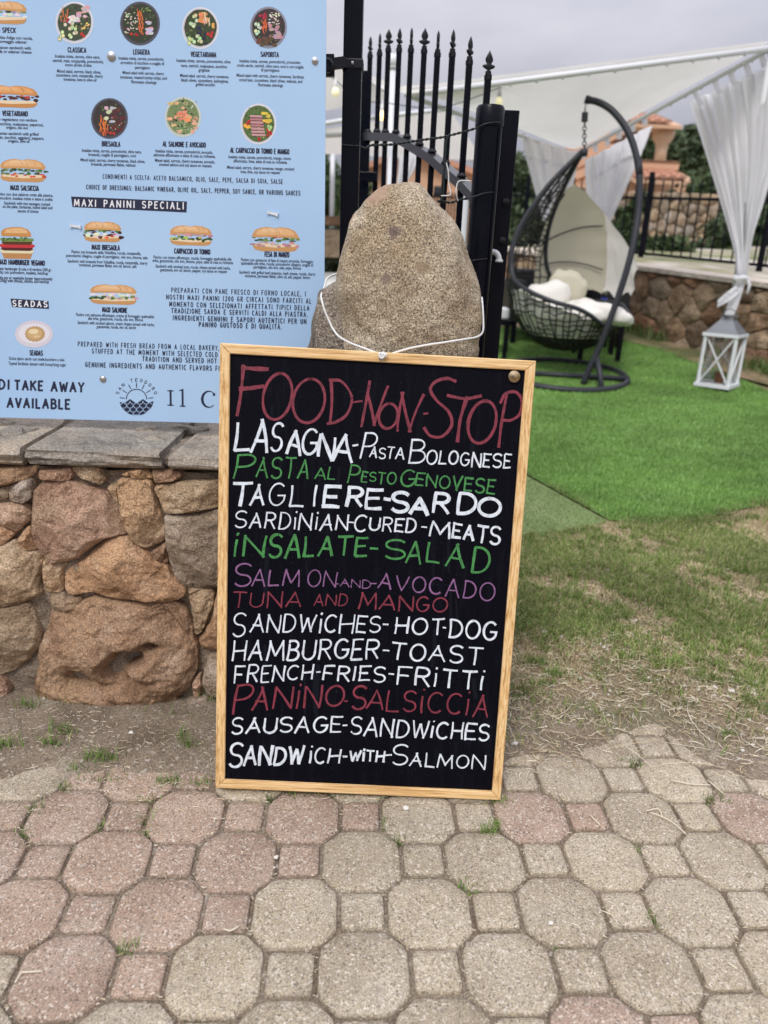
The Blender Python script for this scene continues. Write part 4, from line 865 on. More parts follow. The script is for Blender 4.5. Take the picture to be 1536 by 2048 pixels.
# printed food pictures: flat coloured shapes
def blob(cx_, cy_, rx, ry, n=12, j=.12, a0=0): return [(cx_+rx*(1+random.uniform(-j, j))*math.cos(2*math.pi*k/n+a0), cy_+ry*(1+random.uniform(-j, j))*math.sin(2*math.pi*k/n+a0)) for k in range(n)]
def bowl(cx_, cy_, rx, ry, rim, inner, groups, rot=.0):
    F_ = Flat(PO, PN); F_.fill(blob(cx_, cy_, rx, ry, 28, 0), rim); F_.fill(blob(cx_-.5, cy_, rx*.93, ry*.93, 28, 0), tuple(c*.75 for c in rim)); F_.fill(blob(cx_, cy_-.5, rx*.88, ry*.88, 28, 0.02), inner)
    for k in range(60):   # mixed leaves under everything
        a = random.uniform(0, 6.28); q = .84*math.sqrt(random.random()); c_ = random.choice([(.03, .06, .02), (.08, .14, .04), (.02, .03, .015), (.16, .22, .07), (.12, .03, .05)])
        F_.fill(blob(cx_+rx*q*math.cos(a), cy_+ry*q*math.sin(a), random.uniform(1, 3.4), random.uniform(.8, 2.2), 6, .4, random.random()*3), c_)
    for (gx_, gy_, sx, sy, num, kind, c_) in groups:
        for k in range(num):
            x = cx_+gx_*rx+random.uniform(-sx, sx)*rx*.5; y = cy_+gy_*ry+random.uniform(-sy, sy)*ry*.5
            cc = tuple(min(1, q*random.uniform(.75, 1.2)) for q in c_)
            if kind == 'dot': F_.fill(blob(x, y, 3.0, 3.2, 10, .05), cc); F_.fill(blob(x-.8, y-1, .8, .8, 6), tuple(min(1, q*1.9+.1) for q in cc))
            elif kind == 'slice': F_.fill(blob(x, y, 4, 4.4, 12, .03), (.07, .17, .04)); F_.fill(blob(x, y, 3.3, 3.7, 12, .03), cc)
            elif kind == 'strip': a = random.uniform(-.4, .4)+1.4; l = random.uniform(5, 9); F_.stroke([(x-l*math.cos(a), y-l*math.sin(a)), (x+l*math.cos(a), y+l*math.sin(a))], 1.5, cc)
            elif kind == 'flat': F_.fill(blob(x, y, random.uniform(4, 7), random.uniform(2.5, 4.5), 8, .25, random.random()*3), cc)
            elif kind == 'bit': F_.fill(blob(x, y, random.uniform(1, 2.4), random.uniform(.8, 1.8), 6, .4, random.random()), cc)
    F_.build('picture', M['print'], sign, True)
WH = (.72, .73, .78); DK = (.10, .10, .13)
bowl(149, 45, 38, 42, WH, (.06, .08, .05), [(-.5,-.3,.5,.7,8,'strip',(.75,.25,.06)),(.45,-.4,.5,.8,9,'flat',(.70,.48,.45)),(-.1,-.05,.4,.4,7,'flat',(.85,.83,.80)),(-.35,.4,.9,.8,15,'slice',(.72,.78,.48)),(.4,.15,.7,.35,18,'bit',(.85,.65,.2)),(.45,.62,.35,.35,3,'dot',(.55,.04,.03)),(-.35,-.1,.1,.2,2,'dot',(.4,.02,.03))])
bowl(280, 47, 40, 44, DK, (.04, .05, .03), [(-.4,-.05,.7,1.0,40,'bit',(.75,.68,.55)),(.02,.05,.25,1.1,16,'strip',(.75,.17,.05)),(.45,.15,.2,.7,8,'flat',(.62,.45,.55)),(.5,.35,.1,.3,3,'flat',(.70,.60,.70)),(-.3,.6,.3,.3,3,'dot',(.4,.03,.03)),(.3,-.6,.5,.3,12,'bit',(.2,.3,.08))])
bowl(401, 56, 37, 42, WH, (.05, .07, .03), [(-.45,-.4,.5,.7,8,'slice',(.66,.75,.50)),(-.3,.45,.7,.7,10,'slice',(.60,.72,.42)),(.1,-.45,.5,.5,14,'flat',(.75,.28,.12)),(.35,-.35,.4,.6,6,'strip',(.75,.72,.50)),(-.05,.05,.4,.4,6,'dot',(.02,.02,.05)),(.25,.6,.2,.7,5,'dot',(.02,.02,.05)),(.5,.25,.3,.5,4,'dot',(.50,.03,.03)),(.6,.0,.2,.4,3,'dot',(.75,.45,.1))])
bowl(537, 55, 37, 42, (.28, .29, .36), (.05, .04, .04), [(-.2,-.15,.2,.6,9,'strip',(.75,.17,.05)),(.3,-.45,.6,.6,34,'bit',(.78,.73,.62)),(.4,.2,.6,.6,11,'flat',(.50,.30,.36)),(-.6,-.05,.3,.7,7,'slice',(.70,.75,.60)),(-.1,.6,.9,.5,14,'flat',(.14,.08,.05)),(-.25,-.6,.4,.3,5,'dot',(.35,.02,.05))])
bowl(219, 237, 37, 41, DK, (.05, .04, .04), [(-.3,.35,.4,.9,14,'strip',(.78,.18,.05)),(.05,-.25,.5,.9,9,'flat',(.62,.60,.50)),(.45,.1,.6,1.2,18,'flat',(.13,.035,.03)),(.35,.2,.6,.8,6,'bit',(.6,.5,.45)),(.1,.75,.5,.2,3,'dot',(.4,.04,.03))])
bowl(366, 234, 36, 40, (.62, .66, .56), (.20, .27, .12), [(0,0,1.5,1.5,18,'flat',(.75,.42,.25)),(0,-.05,.6,.6,9,'flat',(.80,.28,.16)),(0,.5,1.3,.6,22,'bit',(.55,.62,.32)),(0,-.2,1.5,1.5,26,'bit',(.12,.2,.06)),(.5,-.5,.1,.1,2,'bit',(.9,.9,.9))])
bowl(517, 248, 36, 41, WH, (.10, .16, .05), [(-.3,-.5,.7,.6,40,'bit',(.12,.2,.07)),(-.02,-.05,.4,.0,1,'flat',(.5,.25,.25)),(-.02,.4,.8,.6,22,'bit',(.45,.52,.18)),(.5,-.35,.4,.5,7,'flat',(.85,.52,.08)),(-.6,.1,.2,.3,3,'flat',(.85,.45,.06)),(-.6,-.05,.2,.2,3,'dot',(.45,.02,.03)),(.55,.35,.4,.5,7,'dot',(.45,.03,.03)),(.1,.75,.3,.1,2,'dot',(.45,.03,.03)),(.55,.1,.3,.3,4,'slice',(.55,.62,.3))])
F_ = Flat(PO, PN); F_.k = 150
for k in range(7): F_.fill([(500+k*.6, 230+k*6.2), (524+k*1, 231+k*6.2), (525+k, 235+k*6.2), (500+k*.6, 234.4+k*6.2)], (.60, .34, .34) if k % 2 == 0 or k > 3 else (.5, .22, .25)); F_.fill([(500+k*.6, 234.6+k*6.2), (525+k, 235.2+k*6.2), (525+k, 236.2+k*6.2), (501+k*.6, 235.8+k*6.2)], (.10, .03, .03))
F_.build('picture', M['print'], sign, True)
def sandwich(x0, x1, yt, yb, fillings, bun=(.62, .33, .13), lean=.03, low=.27, up=.42):
    F_ = Flat(PO, PN); w = x1-x0; h = yb-yt; cx_ = (x0+x1)/2
    T_ = lambda u, v: (x0+u*w, yt+v*h+(u-.5)*w*lean)
    F_.fill([T_(u, v) for u, v in ((.03,.70),(.97,.70),(.99,.82),(.93,.95),(.8,1.0),(.5,.99),(.2,1.0),(.06,.94),(.01,.84))], tuple(c*.92 for c in bun))
    F_.fill([T_(u, v) for u, v in ((.05,.68),(.95,.68),(.96,.78),(.5,.84),(.05,.78))], (.80, .66, .45))
    for (v0, v1, cs, n_) in fillings:
        for k in range(n_):
            u = (k+.5)/n_+random.uniform(-.04, .04); v = random.uniform(v0, v1); c_ = random.choice(cs)
            F_.fill(blob(*T_(min(.99, max(.01, u)), v), random.uniform(3, 6.5), random.uniform(1.6, 3.2), 7, .35, random.random()*2), tuple(q*random.uniform(.75, 1.2) for q in c_))
    top = [(.02,.44),(.0,.32),(.05,.16),(.16,.05),(.32,.0),(.48,.05),(.6,.0),(.78,.03),(.92,.14),(.99,.32),(.97,.44),(.5,.40)]
    F_.fill([T_(u, v) for u, v in top], bun)
    F_.fill([T_(.5+(u-.5)*.84, .04+v*.68) for u, v in top], (min(1, bun[0]*1.22), bun[1]*1.38, bun[2]*1.7))
    F_.fill([T_(.42+(u-.5)*.45, .06+v*.34) for u, v in top], (min(1, bun[0]*1.32), bun[1]*1.62, bun[2]*2.3))
    for k in range(3): u = random.uniform(.25, .8); F_.stroke([T_(u, .08), T_(u+.06, .2), T_(u+.05, .3)], .8, tuple(c*.7 for c in bun))
    F_.build('picture', M['print'], sign, True)
GR = [(.08, .16, .04), (.18, .28, .08), (.04, .08, .03)]; TM = [(.6, .07, .04), (.7, .16, .06)]; HM = [(.62, .38, .36), (.5, .26, .27)]; WHT = [(.8, .78, .7)]; DKM = [(.10, .03, .03), (.05, .02, .02)]
sandwich(-40, 54, 2, 48, [(.42,.5,HM+GR,12),(.55,.68,WHT,10)])
sandwich(-34, 76, 171, 215, [(.44,.6,DKM+TM+WHT,16),(.55,.66,DKM,8)], bun=(.62, .28, .09))
sandwich(0, 92, 318, 364, [(.45,.55,GR+WHT,16),(.58,.76,TM+TM+GR,14)])
sandwich(168, 243, 443, 484, [(.4,.55,GR+DKM,14),(.55,.8,TM+WHT+DKM,16)])
sandwich(340, 424, 451, 491, [(.42,.5,HM,12),(.58,.74,GR+[(.5,.5,.1)],18)])
sandwich(505, 597, 454, 503, [(.36,.42,TM,9),(.45,.58,GR,16),(.62,.8,HM,14)])
sandwich(180, 274, 569, 609, [(.46,.56,WHT,16),(.6,.76,GR+[(.55,.6,.25)]+HM,18)])
F_ = Flat(PO, PN)      # burger
for (v0, v1, c_, ins) in ((486,517,(.50,.25,.10),2),(500,506,(.75,.70,.45),0),(494,501,(.10,.02,.02),2),(488,495,(.55,.04,.05),-2),(482,489,(.10,.04,.02),3),(476,483,(.16,.27,.06),0)):
    F_.fill([(2+ins, v0), (66-ins, v0+1), (68-ins, (v0+v1)/2+1), (63-ins, v1+1), (6+ins, v1), (0+ins, (v0+v1)/2)], c_)
F_.fill([(3,472),(2,463),(9,457),(24,454),(42,454),(56,459),(62,467),(62,474)], (.58, .27, .08)); F_.fill([(8,466),(12,459),(26,456),(42,456),(52,460),(56,467)], (.75, .45, .20))
for k in range(26): F_.fill(blob(random.uniform(10, 55), random.uniform(458, 466), .7, .5, 5), (.85, .75, .55))
for k in range(22): F_.fill(blob(random.uniform(3, 65), random.uniform(475, 481), 3, 1.6, 7, .4), random.choice(GR))
F_.build('picture', M['print'], sign, True)
F_ = Flat(PO, PN)      # plate with a round pastry
F_.fill(blob(68, 668, 38, 27, 36, 0), (.66, .62, .68)); F_.fill(blob(68, 667, 31, 20, 30, 0), (.76, .74, .78))
F_.fill([(70+(19 if k % 2 else 21)*math.cos(math.pi*k/18), 668+(14.5 if k % 2 else 16.5)*math.sin(math.pi*k/18)) for k in range(36)], (.50, .33, .16)); F_.fill(blob(69, 667, 15, 11, 24, 0), (.62, .42, .20)); F_.fill(blob(67, 663, 10, 5, 16, .05), (.82, .68, .42)); F_.fill(blob(74, 673, 7, 2.5, 12, .1), (.72, .54, .30))
F_.build('picture', M['print'], sign, True)
bpy.data.objects.remove(tob)
for (x, y, r_) in ((223, 113, 8), (630, 122, 6), (206, 758, 7)):
    p = Pp(x, y, .0); rr = r_/1500*2.25
    mb = MB(); mb.lathe(p, [(rr, 0), (rr, .0015), (rr*.8, .002), (rr*.78, .004), (rr*.45, .006), (rr*.1, .0064)], 18, PN); autosmooth(mb.build('screw', M['steel'], sign), 40)
M['ztie'] = mat('white_cable_tie', (.72, .76, .80), .4)
for (x0, y0, x1, y1) in ((535, 424, 556, 430), (140, 451, 162, 454)):
    a, b_ = Pp(x0, y0, .003), Pp(x1, y1, .003); mb = MB(); mb.bar(a, b_, .0018, .007, up=(0, 0, 1)); mb.bar(a-Vector((0,.001,0)), a+(b_-a)*.14, .004, .010); mb.bar(a+(b_-a)*.86, b_-Vector((0, .001, 0)), .005, .0095)
    mb.build('cable_tie', M['ztie'], sign)
# ---------------------------------------------------------------- posts, gate leaf, wires
def vpost(name, label, px, py, D, w, ztop, mat_, z0=0, depth=None, cat='post'):
    p = atD(px, py, D); e = empty(name, (p.x, D, z0), label, cat)
    mb = MB(); mb.box((p.x-w/2, D-(depth or w)/2, z0), (p.x+w/2, D+(depth or w)/2, ztop), bev=.004); mb.build('shaft', mat_, e); return e, p
post, pp = vpost('gate_post', 'tall square black steel post rising past the top beside the menu panel', 704, 200, 2.48, .054, 2.9, M['black'])
za5 = lambda x, y, D: atD(640+x/3.84, y/3.84, D)
q = za5(250, 485, 2.45)
mb = MB(); mb.box((pp.x-.031, 2.48-.031, q.z-.013), (pp.x+.031, 2.48+.031, q.z+.013), bev=.003); mb.build('clamp', M['blackm'], post)
mb = MB(); mb.ball((q.x, 2.447, q.z), .005, 8); mb.build('bolt', M['steel'], post)
a_, b2 = za5(180, 480, 2.45), za5(40, 500, 2.42)
mb = MB(); mb.bar(a_, b2, .03, .028); mb.bar(za5(110, 505, 2.42), za5(36, 505, 2.42), .02, .055); mb.lathe(za5(62, 510, 2.40), [(.019, 0), (.019, .02), (.012, .026), (.012, .02), (.003, .018)], 16, (0, -1, 0)); mb.build('bracket', M['blackm'], post)
# second, round post and the flat locking post
p = atD(978, 260, 2.5); zt2 = atD(978, 212, 2.5).z
rp = empty('gate_post', (p.x, 2.5, 0), 'short round black post right of the boulder with wires wound round it', 'post')
mb = MB(); mb.lathe((p.x, 2.5, 0), [(.040, 0), (.040, zt2-.058), (.0425, zt2-.056), (.0425, zt2-.008), (.038, zt2), (.002, zt2+.001)], 28); autosmooth(mb.build('shaft', M['black'], rp), 30)
# weld bead down its side
mb = MB(); mb.tube([(p.x+.028, 2.468, 0), (p.x+.028, 2.468, zt2-.06)], .003, 6); mb.build('seam', M['black'], rp)
p = atD(1018, 260, 2.62); zt3 = atD(1018, 222, 2.62).z
fp = empty('gate_frame_post', (p.x, 2.62, 0), 'flat black steel stile with two coiled hinge knobs right of the round post', 'post')
mb = MB(); mb.box((p.x-.024, 2.60, 0), (p.x+.026, 2.66, zt3), bev=.003); mb.build('shaft', M['black'], fp)
for (X, Y) in ((1390, 208), (1358, 505)):
    c_ = atD(640+X/3.84, 350+Y/3.84, 2.594); c_.x = p.x+.006
    mb = MB(); mb.tube([c_+Vector((.010*(1-k/26)*math.cos(k*.5), -.004-k*.0004, .010*(1-k/26)*math.sin(k*.5))) for k in range(24)], .0028, 6)
    mb.lathe(c_, [(.012, -.001), (.012, .002)], 14, (0, -1, 0)); mb.build('hinge_knob', M['blackm'], fp, True)
c_ = [atD(640+x/3.84, 350+y/3.84, 2.56) for x, y in ((1290,590),(1310,590),(1340,592),(1362,608),(1374,635),(1376,655))]
el = MB(); el.tube(smooth_pts(c_, 4), .0088, 10); el.tube([c_[-1]+Vector((0, 0, .002)), c_[-1]-Vector((0, 0, .006))], .0125, 10); el.tube([c_[0], c_[0]+Vector((.012, 0, 0))], .012, 10)
tag(el.build('pipe_elbow', mat('grey_pvc', (.55, .56, .57), .35), None, True), 'small pale grey pipe elbow sticking out between the two right gate posts', 'pipe')
# gate leaf: hinged near the round post, swung away from us
gx0, gy0 = .335, 2.56; gx1, gy1 = -.115, 3.62
def gD(px):    # intersection of the pixel column's ray plane with the leaf's vertical plane (at height of the bars)
    lo, hi = 0, 1.35
    for _ in range(40):
        f = (lo+hi)/2; X, Y = gx0+(gx1-gx0)*f, gy0+(gy1-gy0)*f
        r = ray(px, 200); x = r.x*Y/r.y
        if x < X: lo = f
        else: hi = f
    return Y
gate = empty('gate_leaf', (gx0, gy0, 0), 'open black iron gate leaf with spear-topped bars and a humped top rail', 'gate')
bars = [(388, 278, 1018), (463, 255, 1015), (531, 222, 1018), (620, 215, 1022), (711, 212, 1058), (822, 215, 1115), (921, 235, 1172), (1037, 226, 1260), (1182, 280, 1360), (1300, 387, 1500)]
# photo columns measured at y~700 for the bar itself
barx = [376, 447, 512, 594, 683, 783, 885, 997, 1130, 1280]
arch = []
def spear(c, yaw, h=.058, flat=1.0):
    mb = MB(); n = 10
    ca, sa = math.cos(yaw), math.sin(yaw)
    # leaf-shaped blade with two side lobes, lens section
    prof = [(0, .0045), (.10, .005), (.18, .016), (.25, .021), (.32, .019), (.36, .009), (.42, .0085), (.5, .0125), (.62, .0125), (.78, .008), (.9, .0035), (1.0, .0006)]
    vs = []; fs = []
    for u, w in prof:
        for k in range(n):
            a = 2*math.pi*k/n; x = w*math.cos(a); y = min(w, .0055)*math.sin(a)*(1 if u > .1 else 1); vs.append(c+Vector((x*ca-y*sa, x*sa+y*ca, u*h)))
    for i in range(len(prof)-1):
        for k in range(n): fs.append((i*n+k, i*n+(k+1) % n, (i+1)*n+(k+1) % n, (i+1)*n+k))
    mb.add(vs, fs); return mb
lowz = .10
yaws = [1.1, 1.35, 0.0, .9, 1.4, .05, 1.4, 1.0, .9, .15]
zarch = []
for (tx, ty, ay), bx, yw in zip(bars, barx, yaws):
    D = gD(640+bx/3.84)
    X = ray(640+bx/3.84, 190).x*D/ray(640+bx/3.84, 190).y
    tip = atD(640+tx/3.84, ty/3.84, D).z; az_ = atD(640+bx/3.84, ay/3.84, D).z; zarch.append((X, D, az_))
    sh = .06
    hw = .0105
    mb = MB(); mb.box((X-hw, D-hw, az_-.002), (X+hw, D+hw, tip-sh-.008)); mb.box((X-hw, D-hw, lowz), (X+hw, D+hw, az_-.034))
    o = mb.build('bar', M['black'], gate); q_ = o
    mb = MB(); mb.lathe((X, D, 0), [(.0125, tip-sh-.022), (.0125, tip-sh-.010), (.0095, tip-sh-.008), (.0095, tip-sh+.002)], 10); mb.build('collar', M['blackm'], gate); mb = MB(); mb.lathe((X, D, 0), [(.017, az_), (.017, az_+.004), (.012, az_+.012)], 10); mb.build('foot_collar', M['blackm'], gate)
    c_ = Vector((X, D, tip-sh)); sb = spear(c_, yw, sh); sb.build('spearhead', M['blackm'], gate, True)
# humped top rail through the measured points
Pts = [Vector((x, y, z-.018)) for x, y, z in zarch]
e0 = Pts[0]+(Pts[0]-Pts[1])*1.1; e0.z = Pts[0].z-.015; e1 = Pts[-1]+(Pts[-1]-Pts[-2])*.55
rl = smooth_pts([e0]+Pts+[e1], 5); mb = MB(); sd_ = Vector((gy1-gy0, -(gx1-gx0), 0)).normalized()
vs = []; fs = []; 
for p in rl: vs += [p+sd_*.02+Vector((0,0,.016)), p-sd_*.02+Vector((0,0,.016)), p-sd_*.02-Vector((0,0,.016)), p+sd_*.02-Vector((0,0,.016))]
for i in range(len(rl)-1):
    for k in range(4): fs.append((i*4+k, i*4+(k+1) % 4, i*4+4+(k+1) % 4, i*4+4+k))
fs += [(0,1,2,3), tuple(len(vs)-1-k for k in range(4))]
mb.add(vs, fs); mb.build('top_rail', mat('grey_steel_rail', (.035, .035, .04), .3, spec=.45), gate)
mb = MB(); d_ = Vector((gx1-gx0, gy1-gy0, 0)); mb.bar((gx0, gy0, lowz), Vector((gx0, gy0, lowz))+d_*1.12, .04, .03); mb.build('bottom_rail', M['black'], gate)
mb = MB(); mb.bar((gx0, gy0, .9), Vector((gx0, gy0, .9))+d_*1.12, .03, .03); mb.build('middle_rail', M['black'], gate)
E_ = Vector((gx0, gy0, 0))+d_*1.075
xx = atD(725, 250, E_.y).x; zt4 = atD(727, 143, E_.y).z
mb = MB(); mb.box((xx-.019, E_.y-.02, .05), (xx+.019, E_.y+.02, zt4)); mb.build('stile', M['black'], gate)
# lock box on the far end
c_ = atD(741, 355+0, 3.55); mb = MB(); mb.box((c_.x-.05, 3.53, c_.z-.02), (c_.x+.03, 3.57, c_.z+.022), bev=.004); mb.build('latch', M['black'], gate)
# twisted green-black wires
def wire(name, pts, r, label, twist=True, m_='cable'):
    P = smooth_pts(pts, 22); mb = MB()
    if twist:
        for ph in (0, math.pi):
            Q = []
            L = 0
            for i, p in enumerate(P):
                if i: L += (p-P[i-1]).length
                a = L*230+ph; Q.append(p+Vector((0, math.cos(a), math.sin(a)))*r*.95)
            mb.tube(Q, r, 5)
    else: mb.tube(P, r, 6)
    return tag(mb.build(name, M[m_], None, True), label, 'wire')
wire('wire', [za5(350, 1140, 2.52), za5(400, 1115, 2.48), za5(520, 1112, 2.47), za5(620, 1100, 2.46), za5(780, 1075, 2.46), za5(900, 1060, 2.46), za5(980, 1045, 2.46), za5(1130, 1005, 2.46), za5(1200, 985, 2.46)], .0021, 'twisted dark wire strung across the gate bars between the two posts')
wire('wire', [za5(1200, 985, 2.46), za5(1260, 955, 2.45), za5(1330, 940, 2.452), za5(1388, 938, 2.47)], .0018, 'thin dark wire end wound round the upper part of the round post', False)
wire('wire', [za5(172, 1110, 2.447), za5(240, 1118, 2.447), za5(305, 1122, 2.449), za5(350, 1140, 2.52)], .0018, 'thin dark wire end wound round the tall square post', False)
z6 = lambda x, y, D: atD(640+x/3.84, 350+y/3.84, D)
wire('wire', [z6(900, 200, 2.46), z6(960, 205, 2.46), z6(1010, 212, 2.46), z6(1070, 190, 2.455), z6(1130, 180, 2.455)], .0022, 'short twisted wire just right of the boulder top', True)
wire('wire', [z6(1130, 180, 2.455), z6(1200, 160, 2.45), z6(1270, 138, 2.45), z6(1340, 132, 2.47)], .0018, 'thin wire loop round the round post level with the boulder top', False)
wire('wire', [z6(1150, 662, 2.46), z6(1200, 652, 2.455), z6(1285, 642, 2.462)], .0016, 'thin wire loop low on the round post', False)
wire('cable', [za5(985, 1040, 2.44), za5(968, 1100, 2.44), za5(962, 1200, 2.44), za5(955, 1300, 2.44), za5(950, 1400, 2.44), za5(945, 1500, 2.44), z6(930, 200, 2.44)], .0038, 'dark green cable hanging down beside the gate bar', False)
M['cordw'] = M['cord']
wire('cable', [za5(970, 1250, 2.43), za5(985, 1320, 2.43), za5(990, 1420, 2.43), z6(1000, 150, 2.43), z6(930, 160, 2.43)], .0018, 'thin white cable drooping in front of the gate rail', False, 'cordw')
wire('cable', [za5(1160, 1390, 2.44), za5(1080, 1388, 2.43), za5(1055, 1410, 2.43), za5(1045, 1480, 2.43), z6(1060, 200, 2.44)], .0018, 'white cable bent round the low end of the gate rail', False, 'cordw')

# ---------------------------------------------------------------- artificial turf
m = mat('artificial_turf', (.06, .22, .06), .8, spec=.15); t = m.node_tree; b = t.nodes['Principled BSDF']
c = ramp(t, nnoise(t, 1.4, 5, .6), [(.3, (.10, .19, .045)), (.5, (.14, .25, .065)), (.7, (.20, .32, .10))])
c = mixc(t, .6, c, ramp(t, nnoise(t, 140, 4, .7), [(.35, G(.45)), (.5, G(1)), (.65, G(1.45))]), 'MULTIPLY')
t.links.new(c, b.inputs['Base Color']); t.links.new(bump(t, nnoise(t, 120, 4, .7), .8, .01), b.inputs['Normal']); M['turf'] = m
s0, s1 = att(1040, 945), att(1218, 1046)     # the seam between the two mats
e_ = [att(x, y) for x, y in ((1218, 1046), (1300, 1052), (1380, 1046), (1450, 1030), (1536, 1012))]
wl_ = [att(x, y) for x, y in ((1235, 668), (1380, 705), (1536, 770))]
def sheet(name, poly, m_, lift, cell=.08, kind='structure'):
    xs_ = [p[0] for p in poly]; ys_ = [p[1] for p in poly]
    def inside(x, y):
        c_ = False
        for (x1, y1), (x2, y2) in zip(poly, poly[1:]+poly[:1]):
            if (y1 > y) != (y2 > y) and x < (x2-x1)*(y-y1)/(y2-y1)+x1: c_ = not c_
        return c_
    gx_ = np.arange(min(xs_), max(xs_)+cell, cell); gy_ = np.arange(min(ys_), max(ys_)+cell, cell); idx = {}; vs = []; fs = []
    for j in range(len(gy_)-1):
        for i in range(len(gx_)-1):
            if any(inside(gx_[i]+cell*a, gy_[j]+cell*b_) for a, b_ in ((.5,.5),(0,0),(1,0),(0,1),(1,1))):
                q = []
                for a, b_ in ((i, j), (i+1, j), (i+1, j+1), (i, j+1)):
                    if (a, b_) not in idx: idx[(a, b_)] = len(vs); vs.append((gx_[a], gy_[b_], slope(gy_[b_])+lift))
                    q.append(idx[(a, b_)])
                fs.append(q)
    for q_, (x, y, z) in enumerate(vs):
        if not inside(x, y):
            best = None
            for (x1, y1), (x2, y2) in zip(poly, poly[1:]+poly[:1]):
                L2 = (x2-x1)**2+(y2-y1)**2 or 1e-9; f = max(0, min(1, ((x-x1)*(x2-x1)+(y-y1)*(y2-y1))/L2)); a, b_ = x1+f*(x2-x1), y1+f*(y2-y1); d = (a-x)**2+(b_-y)**2
                if best is None or d < best[0]: best = (d, a, b_)
            vs[q_] = (best[1], best[2], slope(best[2])+lift)
    o = mesh_obj(name, vs, fs, m_, smooth=True)
    if kind: tag(o, kind=kind)
    return o, inside
dx_, dy_ = (s0-s1).x, (s0-s1).y
polyA = [(s1.x, s1.y)]+[(p.x, p.y) for p in e_[1:]]+[(4.2, e_[-1].y+.1), (4.6, 5.2), (wl_[2].x-.1, wl_[2].y-.25), (wl_[1].x-.1, wl_[1].y-.25), (wl_[0].x-.1, wl_[0].y-.1), (-3.0, 8.8), (-3.0, 6.5), (s1.x+dx_*2.2, s1.y+dy_*2.2)]
shA, inA = sheet('artificial_turf', polyA, M['turf'], .014, .05)
m = mat('worn_turf', (.1, .2, .09), .85, spec=.15); t = m.node_tree; b = t.nodes['Principled BSDF']
c = ramp(t, nnoise(t, 2.4, 5, .6), [(.3, (.12, .17, .06)), (.5, (.165, .225, .085)), (.7, (.22, .27, .12))])
c = mixc(t, .6, c, ramp(t, nnoise(t, 150, 4, .7), [(.35, G(.5)), (.5, G(1)), (.65, G(1.4))]), 'MULTIPLY'); t.links.new(c, b.inputs['Base Color']); M['turf2'] = m
wb = [att(x, y) for x, y in ((1040, 1080), (1130, 1072), (1218, 1050))]
polyB = [(s1.x-.01, s1.y), (s1.x+dx_*2.0-.01, s1.y+dy_*2.0), (-1.2, s1.y+dy_*2.0), (-1.2, wb[0].y), (wb[0].x, wb[0].y), (wb[1].x, wb[1].y)]
shB, inB = sheet('worn_turf', polyB, M['turf2'], .008, .04)
def blades(name, pts, hmin, hmax, wd, cols, lean=.5, m_='blade', flat=0, kind='stuff', label=None, cat=None, curl=0):
    n = len(pts)
    if n == 0: return
    P = np.array(pts, np.float64); a = rng.uniform(0, 2*np.pi, n); h = rng.uniform(hmin, hmax, n); l = rng.uniform(0, lean, n)*h; la = rng.uniform(0, 2*np.pi, n)
    w = wd*rng.uniform(.6, 1.3, n); dx = np.cos(a)*w; dy = np.sin(a)*w
    v = np.zeros((n, 4, 3)); v[:, 0] = P; v[:, 1] = P
    v[:, 0, 0] -= dx; v[:, 0, 1] -= dy; v[:, 1, 0] += dx; v[:, 1, 1] += dy
    mid = P.copy(); mid[:, 2] += h*.55; mid[:, 0] += np.cos(la)*l*.3; mid[:, 1] += np.sin(la)*l*.3
    tip = P.copy(); tip[:, 2] += h*(1-.35*(l/h)**2); tip[:, 0] += np.cos(la)*l; tip[:, 1] += np.sin(la)*l
    v = np.zeros((n, 5, 3)); v[:, 0] = P-np.stack([dx, dy, 0*dx], 1); v[:, 1] = P+np.stack([dx, dy, 0*dx], 1)
    v[:, 2] = mid+np.stack([dx, dy, 0*dx], 1)*.8; v[:, 3] = mid-np.stack([dx, dy, 0*dx], 1)*.8; v[:, 4] = tip
    V = v.reshape(-1, 3); base = (np.arange(n)*5)[:, None]
    me = bpy.data.meshes.new(name); me.vertices.add(len(V)); me.vertices.foreach_set('co', V.astype(np.float32).ravel())
    q = (base+np.array([0, 1, 2, 3])).astype(np.int32); t3 = (base+np.array([3, 2, 4])).astype(np.int32)
    loops = np.concatenate([q, t3], 1).ravel(); me.loops.add(len(loops)); me.loops.foreach_set('vertex_index', loops)
    me.polygons.add(2*n); st = np.stack([np.arange(n)*7, np.arange(n)*7+4], 1).ravel().astype(np.int32); me.polygons.foreach_set('loop_start', st)
    me.polygons.foreach_set('loop_total', np.tile([4, 3], n).astype(np.int32)); me.update(calc_edges=True)
    C = np.array(cols)[rng.integers(0, len(cols), n)]*rng.uniform(.75, 1.25, (n, 1)); C = np.concatenate([C, np.ones((n, 1))], 1); C = np.repeat(C, 5, 0)
    ca = me.color_attributes.new('col', 'FLOAT_COLOR', 'POINT'); ca.data.foreach_set('color', C.astype(np.float32).ravel())
    me.materials.append(M[m_]); o = bpy.data.objects.new(name, me); COL.objects.link(o); return tag(o, label, cat, kind=kind)
pts = []
while len(pts) < 150000:
    y = 3.3+5.2*random.random()**1.7; x = random.uniform(.2, 4.4)
    if abs(x) > y*.56+.1: continue
    if inA(x, y): pts.append((x, y, slope(y)+.012))
blades('artificial_grass', pts, .014, .028, .0016, [(.165, .315, .065), (.215, .38, .09), (.12, .24, .045), (.28, .44, .16)], .8, label='short bright green pile of the artificial turf', cat='grass')
pts = []
while len(pts) < 12000:
    y = random.uniform(3.0, 5); x = random.uniform(.2, 1.8)
    if inB(x, y): pts.append((x, y, slope(y)+.006))
blades('worn_grass_pile', pts, .006, .014, .0016, [(.14, .21, .075), (.19, .25, .10), (.24, .27, .14)], .9, label='flattened faded pile of the small turf mat behind the chalkboard', cat='grass')
